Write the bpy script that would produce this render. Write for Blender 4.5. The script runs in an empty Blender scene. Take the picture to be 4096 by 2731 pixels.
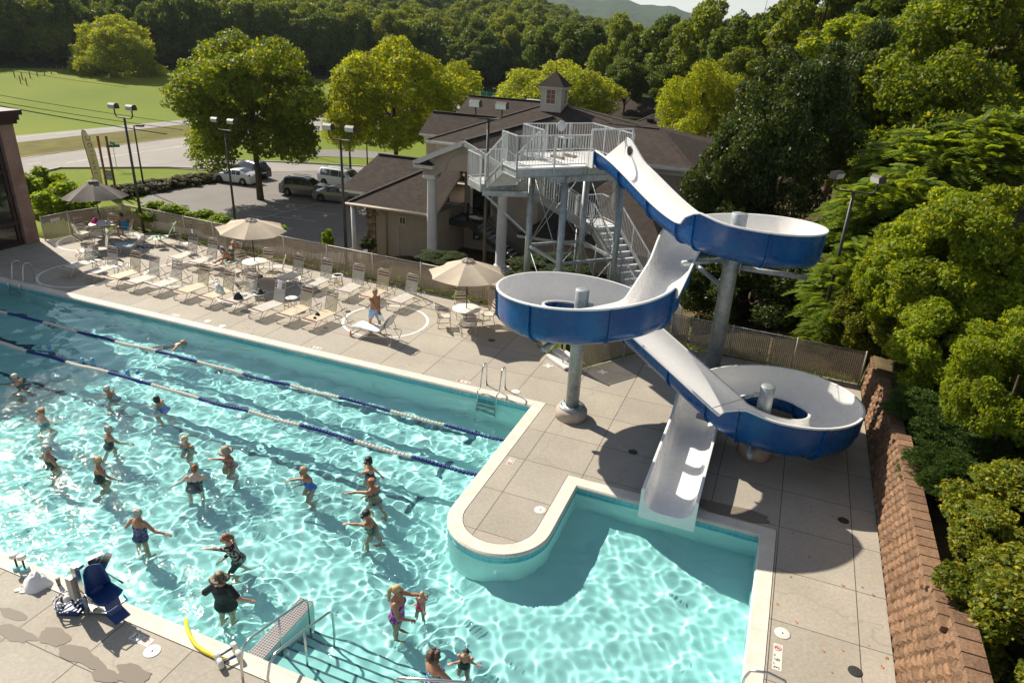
import bpy, bmesh, math, random
import numpy as np
from mathutils import Vector, Matrix, noise
random.seed(7)
R=math.radians
HAZE=.00007
sc=bpy.context.scene
COL=sc.collection
# ---------------- camera (world frame: X along the pool, Y away from it, deck at z=0)
S_=4096/2352.
f_,pit,roll,yaw=2818.63,.418234302,.0495495275,-.36191268
def _basis():
    cp,sp=math.cos(pit),math.sin(pit);cr,sr=math.cos(roll),math.sin(roll)
    fwd=np.array([0,cp,-sp]);rt=np.array([1.,0,0]);up=np.array([0,sp,cp])
    r2=rt*cr+up*sr;u2=-rt*sr+up*cr
    c,s=math.cos(-yaw),math.sin(-yaw);M=np.array([[c,-s,0],[s,c,0],[0,0,1]])
    return M@r2,M@u2,M@fwd
R2,U2,F2=_basis()
def ray(x,y): return F2+R2*(x*S_-2048)/f_-U2*(y*S_-1365.5)/f_
_d=ray(1221.36,931.38); CAM=np.array([10.6*_d[0]/_d[2],10.6*_d[1]/_d[2],10.6])
def at(x,y,z=0.):
    "world point at height z seen at (x,y) of the 2352x1568 photograph"
    d=ray(x,y);return Vector(CAM+d*(z-CAM[2])/d[2])
def ct(c,u,v,z=0.):
    "same, from the pixel of a zoomed crop: c=(x0,y0,x1,width)"
    k=(c[2]-c[0])/c[3];return at((c[0]+u*k)/S_,(c[1]+v*k)/S_,z)
L=(0,850,1400,2311);F=(1300,850,2700,2311);B1=(0,1780,1400,2308);B2=(1300,1780,2700,2308)
GG=(100,560,800,2335);K5=(2600,1750,4096,2352);T2=(1300,0,2700,2311);C1=(0,0,1400,2311)
cam=bpy.data.cameras.new('camera');co=bpy.data.objects.new('camera',cam);COL.objects.link(co);sc.camera=co
cam.sensor_width=36;cam.lens=f_/4096*36;cam.clip_start=.1;cam.clip_end=20000
m=Matrix.Identity(4)
for i in range(3): m[i][0]=R2[i];m[i][1]=U2[i];m[i][2]=-F2[i];m[i][3]=CAM[i]
co.matrix_world=m
# ---------------- world and sun
SUN_EL,SUN_AZ=R(39.5),math.atan2(-.93,.37)   # azimuth clockwise from +Y
W=bpy.data.worlds.new('World');sc.world=W;W.use_nodes=True
nt=W.node_tree;nt.nodes.clear()
sky=nt.nodes.new('ShaderNodeTexSky');sky.sky_type='NISHITA';sky.sun_disc=False;sky.sun_elevation=SUN_EL;sky.sun_rotation=SUN_AZ
sky.dust_density=.5;sky.air_density=1.0;sky.ozone_density=1.5;sky.altitude=300
bg=nt.nodes.new('ShaderNodeBackground');bg.inputs[1].default_value=.08
wo=nt.nodes.new('ShaderNodeOutputWorld');hsv=nt.nodes.new('ShaderNodeHueSaturation');hsv.inputs['Saturation'].default_value=.55;nt.links.new(sky.outputs[0],hsv.inputs['Color']);nt.links.new(hsv.outputs[0],bg.inputs[0]);nt.links.new(bg.outputs[0],wo.inputs[0])
sl=bpy.data.lights.new('sun','SUN');sl.energy=4.9;sl.angle=R(.53);sl.color=(1,.92,.79)
so=bpy.data.objects.new('sun',sl);COL.objects.link(so)
sd=Vector((math.sin(SUN_AZ)*math.cos(SUN_EL),math.cos(SUN_AZ)*math.cos(SUN_EL),math.sin(SUN_EL)))
so.rotation_euler=sd.to_track_quat('Z','Y').to_euler()
sl.cycles.is_caustics_light=True
sc.view_settings.view_transform='Standard';sc.view_settings.look='None';sc.view_settings.exposure=.62;sc.view_settings.gamma=1
cy=sc.cycles
cy.use_denoising=True;cy.max_bounces=10;cy.transmission_bounces=8;cy.transparent_max_bounces=24;cy.caustics_reflective=False;cy.caustics_refractive=True
cy.sample_clamp_indirect=6;cy.use_adaptive_sampling=True;cy.adaptive_threshold=.015
try: cy.denoiser='OPENIMAGEDENOISE';cy.denoising_input_passes='RGB_ALBEDO_NORMAL'
except Exception as e: print(e)
# ---------------- mesh helpers
class MB:
    def __init__(s): s.v=[];s.f=[];s.m=[];s.M=Matrix.Identity(4);s.mi=0;s.sm=[];s.smooth=False
    def add(s,vs,fs,mi=None,smooth=None):
        o=len(s.v);s.v.extend([tuple(s.M@Vector(p)) for p in vs]);s.f.extend([tuple(i+o for i in f) for f in fs])
        s.m.extend([s.mi if mi is None else mi]*len(fs));s.sm.extend([s.smooth if smooth is None else smooth]*len(fs));return s
    def box(s,c,d,rz=0,mi=None,rot=None):
        M=Matrix.Translation(c)@(rot if rot is not None else Matrix.Rotation(rz,4,'Z'))
        x,y,z=d[0]/2,d[1]/2,d[2]/2
        vs=[M@Vector((a*x,b*y,e*z)) for e in(-1,1) for b in(-1,1) for a in(-1,1)]
        return s.add(vs,[(0,2,3,1),(4,5,7,6),(0,1,5,4),(2,6,7,3),(1,3,7,5),(0,4,6,2)],mi,False)
    def bb(s,a,b,mi=None): return s.box([(a[i]+b[i])/2 for i in range(3)],[abs(b[i]-a[i]) for i in range(3)],mi=mi)
    def beam(s,a,b,w,h,mi=None,up=(0,0,1)):
        a,b=Vector(a),Vector(b);d=(b-a);l=d.length
        if l<1e-6:return s
        d/=l;u=Vector(up)
        if abs(d.dot(u))>.99:u=Vector((0,1,0))
        sx=d.cross(u).normalized();uu=sx.cross(d)
        vs=[p+sx*i*w/2+uu*j*h/2 for p in(a,b) for i,j in((-1,-1),(1,-1),(1,1),(-1,1))]
        return s.add(vs,[(3,2,1,0),(4,5,6,7),(0,1,5,4),(1,2,6,5),(2,3,7,6),(3,0,4,7)],mi,False)
    def tube(s,pts,r,n=8,mi=None,closed=False,caps=True):
        pts=[Vector(p) for p in pts];N=len(pts)
        rs=r if isinstance(r,(list,tuple)) else [r]*N
        ring=[];up=None
        for i in range(N):
            a=pts[i-1] if(i>0 or closed) else pts[i];b=pts[(i+1)%N] if(i<N-1 or closed) else pts[i]
            t=(b-a)
            if t.length<1e-9:t=Vector((0,0,1))
            t.normalize()
            if up is None:
                up=Vector((0,0,1)) if abs(t.z)<.9 else Vector((1,0,0))
            x=t.cross(up)
            if x.length<1e-4:x=t.cross(Vector((1,.3,.1)))
            x.normalize();y=x.cross(t).normalized();up=y
            ring.append([pts[i]+(x*math.cos(2*math.pi*k/n)+y*math.sin(2*math.pi*k/n))*rs[i] for k in range(n)])
        vs=[p for q in ring for p in q];fs=[]
        for i in range(N if closed else N-1):
            j=(i+1)%N
            for k in range(n): fs.append((i*n+k,i*n+(k+1)%n,j*n+(k+1)%n,j*n+k))
        if caps and not closed: fs.append(tuple(range(n))[::-1]);fs.append(tuple((N-1)*n+k for k in range(n)))
        return s.add(vs,fs,mi,n>5)
    def cyl(s,c,r,h,n=20,mi=None,r2=None): 
        c=Vector(c);return s.lathe(c,[(r,0),(r if r2 is None else r2,h)],n,mi)
    def lathe(s,c,prof,n=20,mi=None,caps=True,smooth=None):
        c=Vector(c);vs=[];fs=[]
        for r,z in prof: vs+= [c+Vector((r*math.cos(2*math.pi*k/n),r*math.sin(2*math.pi*k/n),z)) for k in range(n)]
        for i in range(len(prof)-1):
            for k in range(n): fs.append((i*n+k,i*n+(k+1)%n,(i+1)*n+(k+1)%n,(i+1)*n+k))
        if caps: fs.append(tuple(range(n))[::-1]);fs.append(tuple((len(prof)-1)*n+k for k in range(n)))
        return s.add(vs,fs,mi,(n>6) if smooth is None else smooth)
    def prism(s,poly,z0,z1,mi=None):
        n=len(poly);vs=[(p[0],p[1],z0) for p in poly]+[(p[0],p[1],z1) for p in poly]
        return s.add(vs,[tuple(range(n))[::-1],tuple(range(n,2*n))]+[(i,(i+1)%n,n+(i+1)%n,n+i) for i in range(n)],mi,False)
    def ell(s,c,r,n=14,mi=None,rot=None):
        c=Vector(c);vs=[];fs=[];h=n//2
        r=(r,r,r) if not hasattr(r,'__len__') else r
        for i in range(h+1):
            t=math.pi*i/h
            for k in range(n):
                p=Vector((r[0]*math.sin(t)*math.cos(2*math.pi*k/n),r[1]*math.sin(t)*math.sin(2*math.pi*k/n),r[2]*math.cos(t)))
                vs.append(c+(rot@p if rot is not None else p))
        for i in range(h):
            for k in range(n): fs.append((i*n+k,(i+1)*n+k,(i+1)*n+(k+1)%n,i*n+(k+1)%n))
        return s.add(vs,fs,mi,True)
    def grid(s,fn,nu,nv,mi=None,smooth=True,wrap=False):
        vs=[fn(i/(nu-1),j/(nv-1)) for i in range(nu) for j in range(nv)];fs=[]
        for i in range(nu-1):
            for j in range(nv-1): fs.append((i*nv+j,(i+1)*nv+j,(i+1)*nv+j+1,i*nv+j+1))
        return s.add(vs,fs,mi,smooth)
    def build(s,name,mats,parent=None,bevel=0):
        me=bpy.data.meshes.new(name);me.from_pydata(s.v,[],s.f)
        for mt in (mats if isinstance(mats,(list,tuple)) else [mats]): me.materials.append(mt)
        me.polygons.foreach_set('material_index',s.m);me.polygons.foreach_set('use_smooth',s.sm);me.update()
        o=bpy.data.objects.new(name,me);COL.objects.link(o)
        if parent: o.parent=parent
        if bevel:
            b=o.modifiers.new('b','BEVEL');b.width=bevel;b.segments=2;b.limit_method='ANGLE'
        return o
def npmesh(name,v,f,mats,parent=None,mi=None,smooth=False):
    "v Nx3 float array, f Mx3 or Mx4 int array"
    me=bpy.data.meshes.new(name);v=np.asarray(v,np.float32);f=np.asarray(f,np.int32)
    me.vertices.add(len(v));me.vertices.foreach_set('co',v.ravel());k=f.shape[1]
    me.loops.add(f.size);me.loops.foreach_set('vertex_index',f.ravel())
    me.polygons.add(len(f));me.polygons.foreach_set('loop_start',np.arange(len(f),dtype=np.int32)*k)
    me.polygons.foreach_set('loop_total',np.full(len(f),k,np.int32))
    for mt in (mats if isinstance(mats,(list,tuple)) else [mats]): me.materials.append(mt)
    if mi is not None: me.polygons.foreach_set('material_index',np.asarray(mi,np.int32))
    if smooth: me.polygons.foreach_set('use_smooth',np.ones(len(f),bool))
    me.update(calc_edges=True)
    o=bpy.data.objects.new(name,me);COL.objects.link(o)
    if parent:o.parent=parent
    return o
def tag(o,label=None,cat=None,group=None,kind=None):
    if label:o['label']=label
    if cat:o['category']=cat
    if group:o['group']=group
    if kind:o['kind']=kind
    return o
def thing(name,label,cat,loc=(0,0,0),rz=0,group=None):
    o=bpy.data.objects.new(name,None);COL.objects.link(o);o.location=loc;o.rotation_euler=(0,0,rz);o.empty_display_size=.2
    return tag(o,label,cat,group)
def copy_tree(o,parent=None,loc=None,rz=None,label=None,group=None):
    c=o.copy();COL.objects.link(c);c.parent=parent
    for ch in list(o.children): copy_tree(ch,c)
    if loc is not None:c.location=loc
    if rz is not None:c.rotation_euler[2]=rz
    if label:c['label']=label
    if group:c['group']=group
    return c
# ---------------- material helpers
def mat(name,col,rough=.6,metal=0,spec=.5,**k):
    m=bpy.data.materials.new(name);m.use_nodes=True;b=m.node_tree.nodes['Principled BSDF']
    b.inputs['Base Color'].default_value=(*col,1);b.inputs['Roughness'].default_value=rough;b.inputs['Metallic'].default_value=metal
    b.inputs['Specular IOR Level'].default_value=spec
    for n,v in k.items(): b.inputs[n.replace('_',' ')].default_value=v
    return m
def N(m,t,**k):
    n=m.node_tree.nodes.new('ShaderNode'+t)
    for a,v in k.items():
        if a.startswith('i_'):
            key=a[2:];key=int(key) if key.isdigit() else key.replace('_',' ')
            n.inputs[key].default_value=v
        else: setattr(n,a,v)
    return n
def lk(m,a,b): m.node_tree.links.new(a,b)
def bsdf(m): return m.node_tree.nodes['Principled BSDF']
def ramp(m,fac,stops,interp='LINEAR'):
    r=N(m,'ValToRGB');r.color_ramp.interpolation=interp;e=r.color_ramp.elements
    while len(e)<len(stops): e.new(.5)
    for q,(p,c) in zip(e,stops): q.position=p;q.color=(*c,1) if hasattr(c,'__len__') else (c,c,c,1)
    lk(m,fac,r.inputs[0]);return r.outputs[0]
def mix(m,fac,a,b,mode='MIX'):
    n=N(m,'MixRGB',blend_type=mode)
    for i,x in enumerate((fac,a,b)):
        if hasattr(x,'is_linked'): lk(m,x,n.inputs[i])
        elif i==0: n.inputs[0].default_value=x
        else: n.inputs[i].default_value=(*x,1)
    return n.outputs[0]
def pos(m,scale=(1,1,1),kind='Object',rot=(0,0,0)):
    if kind=='World': src=N(m,'NewGeometry').outputs['Position']
    else: src=N(m,'TexCoord').outputs[kind]
    mp=N(m,'Mapping');mp.inputs['Scale'].default_value=scale;mp.inputs['Rotation'].default_value=rot;lk(m,src,mp.inputs[0]);return mp.outputs[0]
def tex(m,v,scale,detail=4,rough=.55,dist=0,out='Fac'):
    n=N(m,'TexNoise');n.inputs['Scale'].default_value=scale;n.inputs['Detail'].default_value=detail;n.inputs['Roughness'].default_value=rough;n.inputs['Distortion'].default_value=dist
    if v is not None: lk(m,v,n.inputs[0])
    return n.outputs[out]
def bump(m,h,strength=.3,dist=.02):
    b=N(m,'Bump');b.inputs['Strength'].default_value=strength;b.inputs['Distance'].default_value=dist;lk(m,h,b.inputs['Height']);lk(m,b.outputs[0],bsdf(m).inputs['Normal'])
def noisy(name,c1,c2,scale=3,rough=.7,bscale=None,bs=.3,bd=.01,kind='World',metal=0,spec=.5,detail=5,lo=.3,hi=.7):
    m=mat(name,c1,rough,metal,spec);v=pos(m,kind=kind)
    lk(m,ramp(m,tex(m,v,scale,detail),[(lo,c1),(hi,c2)]),bsdf(m).inputs['Base Color'])
    if bscale: bump(m,tex(m,v,bscale,3),bs,bd)
    return m
# ---------------- pool, deck, water
concrete=mat('deck_concrete',(.5,.45,.38),.75,spec=.3)
def _deck():
    m=concrete;v=pos(m,kind='World')
    big=tex(m,v,.55,6,.6);fine=tex(m,v,14,5,.6);med=tex(m,v,2.2,6,.65,.6)
    c=ramp(m,big,[(.3,(.325,.29,.232)),(.7,(.44,.395,.32))])
    c=mix(m,ramp(m,med,[(.35,0),(.75,.6)]),c,(.30,.26,.205))
    c=mix(m,ramp(m,tex(m,v,.9,5,.7,1.),[(.60,0),(.72,.5)]),c,(.50,.37,.22))      # rust/tannin stains
    c=mix(m,.2,c,ramp(m,fine,[(.3,(.2,.18,.155)),(.7,(.62,.58,.52))]))
    pp=N(m,'NewGeometry').outputs['Position'];sn=N(m,'VectorMath',operation='ADD');lk(m,pp,sn.inputs[0]);sn.inputs[1].default_value=(.75,-.3,0)
    sv=N(m,'VectorMath',operation='DIVIDE');lk(m,sn.outputs[0],sv.inputs[0]);sv.inputs[1].default_value=(1.63,1.585,9);fl=N(m,'VectorMath',operation='FLOOR');lk(m,sv.outputs[0],fl.inputs[0])
    wn=N(m,'TexWhiteNoise',noise_dimensions='2D');lk(m,fl.outputs[0],wn.inputs['Vector'])
    c=mix(m,1,c,ramp(m,wn.outputs['Value'],[(0,(.93,.925,.92)),(.5,(1,1,1)),(1,(1.03,1.02,1.0))]),'MULTIPLY')
    # joints
    sp=N(m,'SeparateXYZ');lk(m,N(m,'NewGeometry').outputs['Position'],sp.inputs[0])
    def joint(out,off,per,w):
        a=N(m,'Math',operation='SUBTRACT');lk(m,out,a.inputs[0]);a.inputs[1].default_value=off
        b=N(m,'Math',operation='PINGPONG');lk(m,a.outputs[0],b.inputs[0]);b.inputs[1].default_value=per/2
        d=N(m,'Math',operation='LESS_THAN');lk(m,b.outputs[0],d.inputs[0]);d.inputs[1].default_value=w;return d.outputs[0]
    jx=joint(sp.outputs[0],-.75,1.63,.009);jy=joint(sp.outputs[1],.3,1.585,.008)
    mx=N(m,'Math',operation='MAXIMUM');lk(m,jx,mx.inputs[0]);lk(m,jy,mx.inputs[1])
    c=mix(m,mx.outputs[0],c,(.07,.06,.05))
    # hairline cracks
    vo=N(m,'TexVoronoi',feature='DISTANCE_TO_EDGE');vo.inputs['Scale'].default_value=.13
    vv=N(m,'VectorMath',operation='ADD');lk(m,v,vv.inputs[0]);nn=N(m,'TexNoise');nn.inputs['Scale'].default_value=1.5;lk(m,v,nn.inputs[0]);lk(m,nn.outputs['Color'],vv.inputs[1]);lk(m,vv.outputs[0],vo.inputs[0])
    c=mix(m,ramp(m,vo.outputs[0],[(.0,.35),(.003,0)]),c,(.2,.17,.14))
    lk(m,c,bsdf(m).inputs['Base Color']);bump(m,fine,.25,.004)
_deck()
PER=(0,.0)
def arc(cx,cy,r,a0,a1,n=24): return [(cx+r*math.cos(R(a0+(a1-a0)*i/n)),cy+r*math.sin(R(a0+(a1-a0)*i/n))) for i in range(n+1)]
def outline(o):
    "pool outline offset outward by o, counter-clockwise from far-left"
    return [(-36,0+o),(0+o,0+o)]+[(0+o,-5.45)]+arc(1.25,-5.45,1.25-o,180,360,28)[1:]+[(2.5-o,-3.4+o),(7+o,-3.4+o),(7+o,-13),(3.2-o*.0,-13),(2.9,-11.2-o),(2.2,-10.55-o*1.1),(1.5,-10.95-o),(-36,-10.95-o)]
# deck sheet with the pool cut out
def hole_mesh(name,outer,inner,z,mats):
    bm=bmesh.new();ed=[]
    for lp in (outer,inner):
        vs=[bm.verts.new((x,y,z)) for x,y in lp];ed+=[bm.edges.new((vs[i],vs[(i+1)%len(vs)])) for i in range(len(vs))]
    bmesh.ops.triangle_fill(bm,edges=ed,use_beauty=True,use_dissolve=False)
    bmesh.ops.recalc_face_normals(bm,faces=bm.faces)
    for f in bm.faces:
        if f.normal.z<0:f.normal_flip()
    me=bpy.data.meshes.new(name);bm.to_mesh(me);bm.free();me.materials.append(mats)
    o=bpy.data.objects.new(name,me);COL.objects.link(o);return o
DECK_OUT=[(-36,5),(-27.3,5),(-27.15,6.15),(-26.3,8.6),(-18,7.95),(-8,7.45),(-4.4,7.2),(-.8,3.7),(-.35,3.75),(.25,3.0),(.45,2.95),(3.0,6.75),(9.6,6.45),(9.62,-13.5),(9.62,-16),(-36,-16)]
deck=hole_mesh('pool_deck',DECK_OUT,outline(.36),0,concrete);tag(deck,kind='structure')
cop_m=noisy('coping_stone',(.60,.545,.455),(.72,.67,.58),2.5,.7,30,.3,.003,spec=.3)
def ring_strip(mb,a,b,za,zb,mi=0):
    n=len(a);vs=[(x,y,za) for x,y in a]+[(x,y,zb) for x,y in b]
    mb.add(vs,[(i,(i+1)%n,n+(i+1)%n,n+i) for i in range(n)],mi,False)
mb=MB();o0,o1,o2=outline(-.02),outline(0.03),outline(.345)
ring_strip(mb,outline(-.02),outline(-.02),-.075,-.03);ring_strip(mb,outline(-.02),outline(.015),-.03,.006);ring_strip(mb,outline(.015),outline(.345),.006,.006)
ring_strip(mb,outline(.345),outline(.345),.006,-.05);ring_strip(mb,outline(-.02),outline(.0),-.075,-.08)
cop=mb.build('pool_coping',cop_m);tag(cop,'cream stone coping running round the pool edge','coping')
def _cj():
    m=cop_m;b=bsdf(m);src=b.inputs['Base Color'].links[0].from_socket
    sp=N(m,'SeparateXYZ');lk(m,N(m,'NewGeometry').outputs['Position'],sp.inputs[0]);acc=None
    for k in (0,1):
        p=N(m,'Math',operation='PINGPONG');lk(m,sp.outputs[k],p.inputs[0]);p.inputs[1].default_value=.46
        l=N(m,'Math',operation='LESS_THAN');lk(m,p.outputs[0],l.inputs[0]);l.inputs[1].default_value=.005
        if acc is None: acc=l.outputs[0]
        else:
            q=N(m,'Math',operation='MAXIMUM');lk(m,acc,q.inputs[0]);lk(m,l.outputs[0],q.inputs[1]);acc=q.outputs[0]
    f=N(m,'Math',operation='MULTIPLY');lk(m,acc,f.inputs[0]);f.inputs[1].default_value=.45
    lk(m,mix(m,f.outputs[0],src,(.3,.27,.22)),b.inputs['Base Color'])
_cj()
# basin: walls and sloping floor
def fz(x,y): return -(1.02+.74*min(1,max(0,(y+10.95)/10.95))**.6) if x<1.3 else -(1.1)
plaster=noisy('pool_plaster',(.70,.93,.90),(.76,.95,.93),1.2,.8,spec=.2)
tilem=mat('waterline_tile',(.10,.50,.60),.25)
def _t():
    m=tilem;br=N(m,'TexBrick');br.offset=0;br.inputs['Scale'].default_value=1;br.inputs['Brick Width'].default_value=.15;br.inputs['Row Height'].default_value=.15;br.inputs['Mortar Size'].default_value=.006
    br.inputs['Color1'].default_value=(.09,.47,.58,1);br.inputs['Color2'].default_value=(.14,.55,.62,1);br.inputs['Mortar'].default_value=(.45,.6,.6,1)
    sp=N(m,'SeparateXYZ');lk(m,N(m,'NewGeometry').outputs['Position'],sp.inputs[0]);a=N(m,'Math',operation='ADD');lk(m,sp.outputs[0],a.inputs[0]);lk(m,sp.outputs[1],a.inputs[1])
    cb=N(m,'CombineXYZ');lk(m,a.outputs[0],cb.inputs[0]);lk(m,sp.outputs[2],cb.inputs[1]);lk(m,cb.outputs[0],br.inputs[0]);lk(m,br.outputs[0],bsdf(m).inputs['Base Color'])
_t()
mb=MB();ou=outline(.0)
dense=[]
for i in range(len(ou)):
    a,b=ou[i],ou[(i+1)%len(ou)];n=max(1,int(math.hypot(b[0]-a[0],b[1]-a[1])/1.0))
    for k in range(n): dense.append((a[0]+(b[0]-a[0])*k/n,a[1]+(b[1]-a[1])*k/n))
ring_strip(mb,dense,dense,-.08,-.31,1)
ring_strip(mb,dense,dense,-.31,-2.2,0)
walls=mb.build('pool_basin_wall',[plaster,tilem]);tag(walls,kind='structure')
mb=MB();nx,ny=44,24
mb.grid(lambda u,v:(-36.5+44*u,-13.5+14*v,fz(-36.5+44*u,-13.5+14*v)),90,30,0)
floor=mb.build('pool_floor',plaster);tag(floor,kind='structure')
tile_d=noisy('lane_tile',(.02,.06,.10),(.04,.10,.14),8,.4)
mb=MB()
for yl in (-1.05,-2.9,-4.72):
    z=fz(0,yl)+.012
    mb.box((-16.2,yl,z),(29.4,.17,.012));mb.box((-1.5,yl,z+.004),(.17,.8,.012))
lanes=mb.build('lane_marking',tile_d);tag(lanes,kind='structure')
# water surface: real waves
WZ=-.17
def build_water():
    rng=np.random.RandomState(3)
    dx=.032
    # region mask of three rectangles (clipped against the outline by testing points)
    def field(X,Y):
        z=np.zeros_like(X)
        for k in range(60):
            lam=.19+.95*rng.rand()**1.7;th=rng.rand()*2*np.pi;a=.0021*lam**1.38/.6
            kx,ky=2*np.pi/lam*np.cos(th),2*np.pi/lam*np.sin(th)
            wx=.35*np.sin(X*.7+k)+.35*np.sin(Y*.9+k*1.3)
            loc=.6+.4*np.sin(X*(.5+.4*rng.rand())+rng.rand()*6)*np.sin(Y*(.6+.4*rng.rand())+rng.rand()*6) if lam<.6 else 1
            z+=a*loc*1.12*np.sin(kx*X+ky*Y+rng.rand()*6.28+wx*1.6)
        return z
    xs=np.arange(-34,7.04,dx);ys=np.arange(-12.6,.03,dx)
    X,Y=np.meshgrid(xs,ys,indexing='ij')
    Z=field(X,Y)
    # calmer by the slide bay and in the far lane, choppier among the swimmers
    amp=.84-.06*np.exp(-((Y+7.5)/3.4)**2)/(1+np.exp((X-1.5)*2.5))
    Z=Z*amp
    # ripples spreading from every bather
    for k,(px,py) in enumerate(((52,880),(262,905),(376,930),(97,966),(247,1014),(430,1020),(528,1055),(114,1062),(226,1095),(444,1112),(712,1106),(850,1086),(861,1138),(855,1208),(322,1228),(547,1277),(519,1386),(912,1412),(966,1398),(1018,1550),(1066,1518),(424,790))):
        p=at(px,py,WZ);r=np.hypot(X-p.x,Y-p.y);m_=r<2.2;q=.0028*np.exp(-((r-.55)/.6)**2)*np.cos(2*np.pi*(r-.1*k)/(.26+.03*(k%3)));Z[m_]+=q[m_]
    ol=np.array(outline(.0));inside=np.zeros(X.shape,bool);n=len(ol)
    for i in range(n):
        x1,y1=ol[i];x2,y2=ol[(i+1)%n]
        if y1==y2: continue
        c=((Y<y1)!=(Y<y2))&(X<(x2-x1)*(Y-y1)/(y2-y1)+x1);inside^=c
    # grow by one cell so that the sheet meets the wall
    g=inside.copy();g[1:]|=inside[:-1];g[:-1]|=inside[1:];g[:,1:]|=g[:,:-1].copy();g[:,:-1]|=g[:,1:].copy()
    idx=-np.ones(X.shape,np.int64);q=g[:-1,:-1]&g[1:,:-1]&g[1:,1:]&g[:-1,1:]
    used=np.zeros(X.shape,bool);used[:-1,:-1]|=q;used[1:,:-1]|=q;used[1:,1:]|=q;used[:-1,1:]|=q
    idx[used]=np.arange(used.sum())
    V=np.stack([X[used],Y[used],Z[used]+WZ],1)
    i,j=np.nonzero(q);Fq=np.stack([idx[i,j],idx[i+1,j],idx[i+1,j+1],idx[i,j+1]],1)
    return V,Fq
V,Fq=build_water()
wm=bpy.data.materials.new('pool_water');wm.use_nodes=True;wn=wm.node_tree;wn.nodes.clear()
gl=wn.nodes.new('ShaderNodeBsdfGlass');gl.inputs['IOR'].default_value=1.33;gl.inputs['Roughness'].default_value=.0;gl.inputs['Color'].default_value=(.73,.98,.97,1)
gs=wn.nodes.new('ShaderNodeBsdfGlossy');gs.inputs['Roughness'].default_value=.05;gs.inputs['Color'].default_value=(.02,.02,.02,1)
rn=wn.nodes.new('ShaderNodeTexNoise');rn.inputs['Scale'].default_value=5.5;rn.inputs['Detail'].default_value=3;rn.inputs['Distortion'].default_value=.6;rp=wn.nodes.new('ShaderNodeNewGeometry');wn.links.new(rp.outputs['Position'],rn.inputs['Vector'])
rbp=wn.nodes.new('ShaderNodeBump');rbp.inputs['Strength'].default_value=1;rbp.inputs['Distance'].default_value=.035;wn.links.new(rn.outputs['Fac'],rbp.inputs['Height']);wn.links.new(rbp.outputs[0],gs.inputs['Normal'])
mw=wn.nodes.new('ShaderNodeAddShader');wn.links.new(gl.outputs[0],mw.inputs[0]);wn.links.new(gs.outputs[0],mw.inputs[1])
go=wn.nodes.new('ShaderNodeOutputMaterial');wn.links.new(mw.outputs[0],go.inputs[0])
water=npmesh('water',V,Fq,wm,smooth=True);tag(water,kind='structure')
water.cycles.is_caustics_caster=True
for o in (floor,walls,lanes): o.cycles.is_caustics_receiver=True
# ---------------- water slide
gel_w=mat('gelcoat_white',(.80,.79,.765),.22,spec=.5)
def _gw():
    m=gel_w;v=pos(m,kind='World')
    c=ramp(m,tex(m,v,1.3,5,.6),[(.35,(.83,.815,.785)),(.72,(.79,.775,.745))])
    c=mix(m,ramp(m,tex(m,pos(m,(1,1,.25),'World'),5,5,.7),[(.64,0),(.78,.10)]),c,(.56,.52,.44))
    lk(m,c,bsdf(m).inputs['Base Color']);lk(m,ramp(m,tex(m,v,3,3),[(.3,.2),(.7,.34)]),bsdf(m).inputs['Roughness'])
_gw()
gel_b=mat('gelcoat_blue',(.006,.072,.25),.3,spec=.5)
def _gb():
    m=gel_b;v=pos(m,kind='World')
    lk(m,ramp(m,tex(m,v,1.1,6,.6),[(.3,(.001,.055,.20)),(.7,(.002,.088,.29))]),bsdf(m).inputs['Base Color'])
    lk(m,ramp(m,tex(m,v,6,4),[(.3,.18),(.75,.42)]),bsdf(m).inputs['Roughness'])
    bump(m,tex(m,v,28,3),.12,.004)
_gb()
black=mat('black_paint',(.012,.012,.012),.5)
galv=mat('galvanised_steel',(.42,.45,.46),.5,.55)
def _gv():
    m=galv;v=pos(m,kind='World');vo=N(m,'TexVoronoi');vo.inputs['Scale'].default_value=22;lk(m,v,vo.inputs[0])
    c=ramp(m,tex(m,v,5,6,.7,.5),[(.3,(.25,.28,.285)),(.7,(.45,.475,.48))])
    c=mix(m,.25,c,vo.outputs['Color'],'SOFT_LIGHT')
    lk(m,c,bsdf(m).inputs['Base Color']);lk(m,ramp(m,tex(m,v,8,4),[(.3,.38),(.7,.65)]),bsdf(m).inputs['Roughness'])
_gv()
pedm=noisy('pedestal_concrete',(.33,.27,.21),(.52,.44,.36),3,.85,20,.4,.01)
C1c,C2c,C3c=(4.95,4.7),(1.45,-.25),(6.65,1.1)
def zc1(p): return 5.47-1.33*p/360-1.07
def zc2(p): return 3.25+1.55*p/360-1.06
def zc3(p): return 1.6-1.38*p/360-1.04
ST=[]  # x,y,heading(rad),z,hL,hR
def lerp(a,b,t): return a+(b-a)*t
def smst(t): t=min(1,max(0,t));return t*t*(3-2*t)
p0,p1=(.02,6.78),(3.73,3.36);hd=math.atan2(p1[1]-p0[1],p1[0]-p0[0])
for i in range(26):
    t=i/26;z=lerp(6.22,zc1(-132.5),smst(t*1.05)*.62+t*.38)
    hL=.6+.42*(1-smst(t/.28));hR=.62
    ST.append((lerp(p0[0],p1[0],t),lerp(p0[1],p1[1],t),hd,z,hL,hR))
N0=len(ST)
for i in range(79):
    p=-132.5+312.5*i/78;q=R(p);s=1-math.sqrt(min(1,i/4))
    e=smst((i-72)/6)
    ST.append((C1c[0]+1.8*math.cos(q),C1c[1]+1.8*math.sin(q),q+R(90),zc1(p),.55,lerp(lerp(1.07,.64,s)+.10*math.exp(-((i-4)/3.)**2),1.0,e)))
N1=len(ST)
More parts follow.
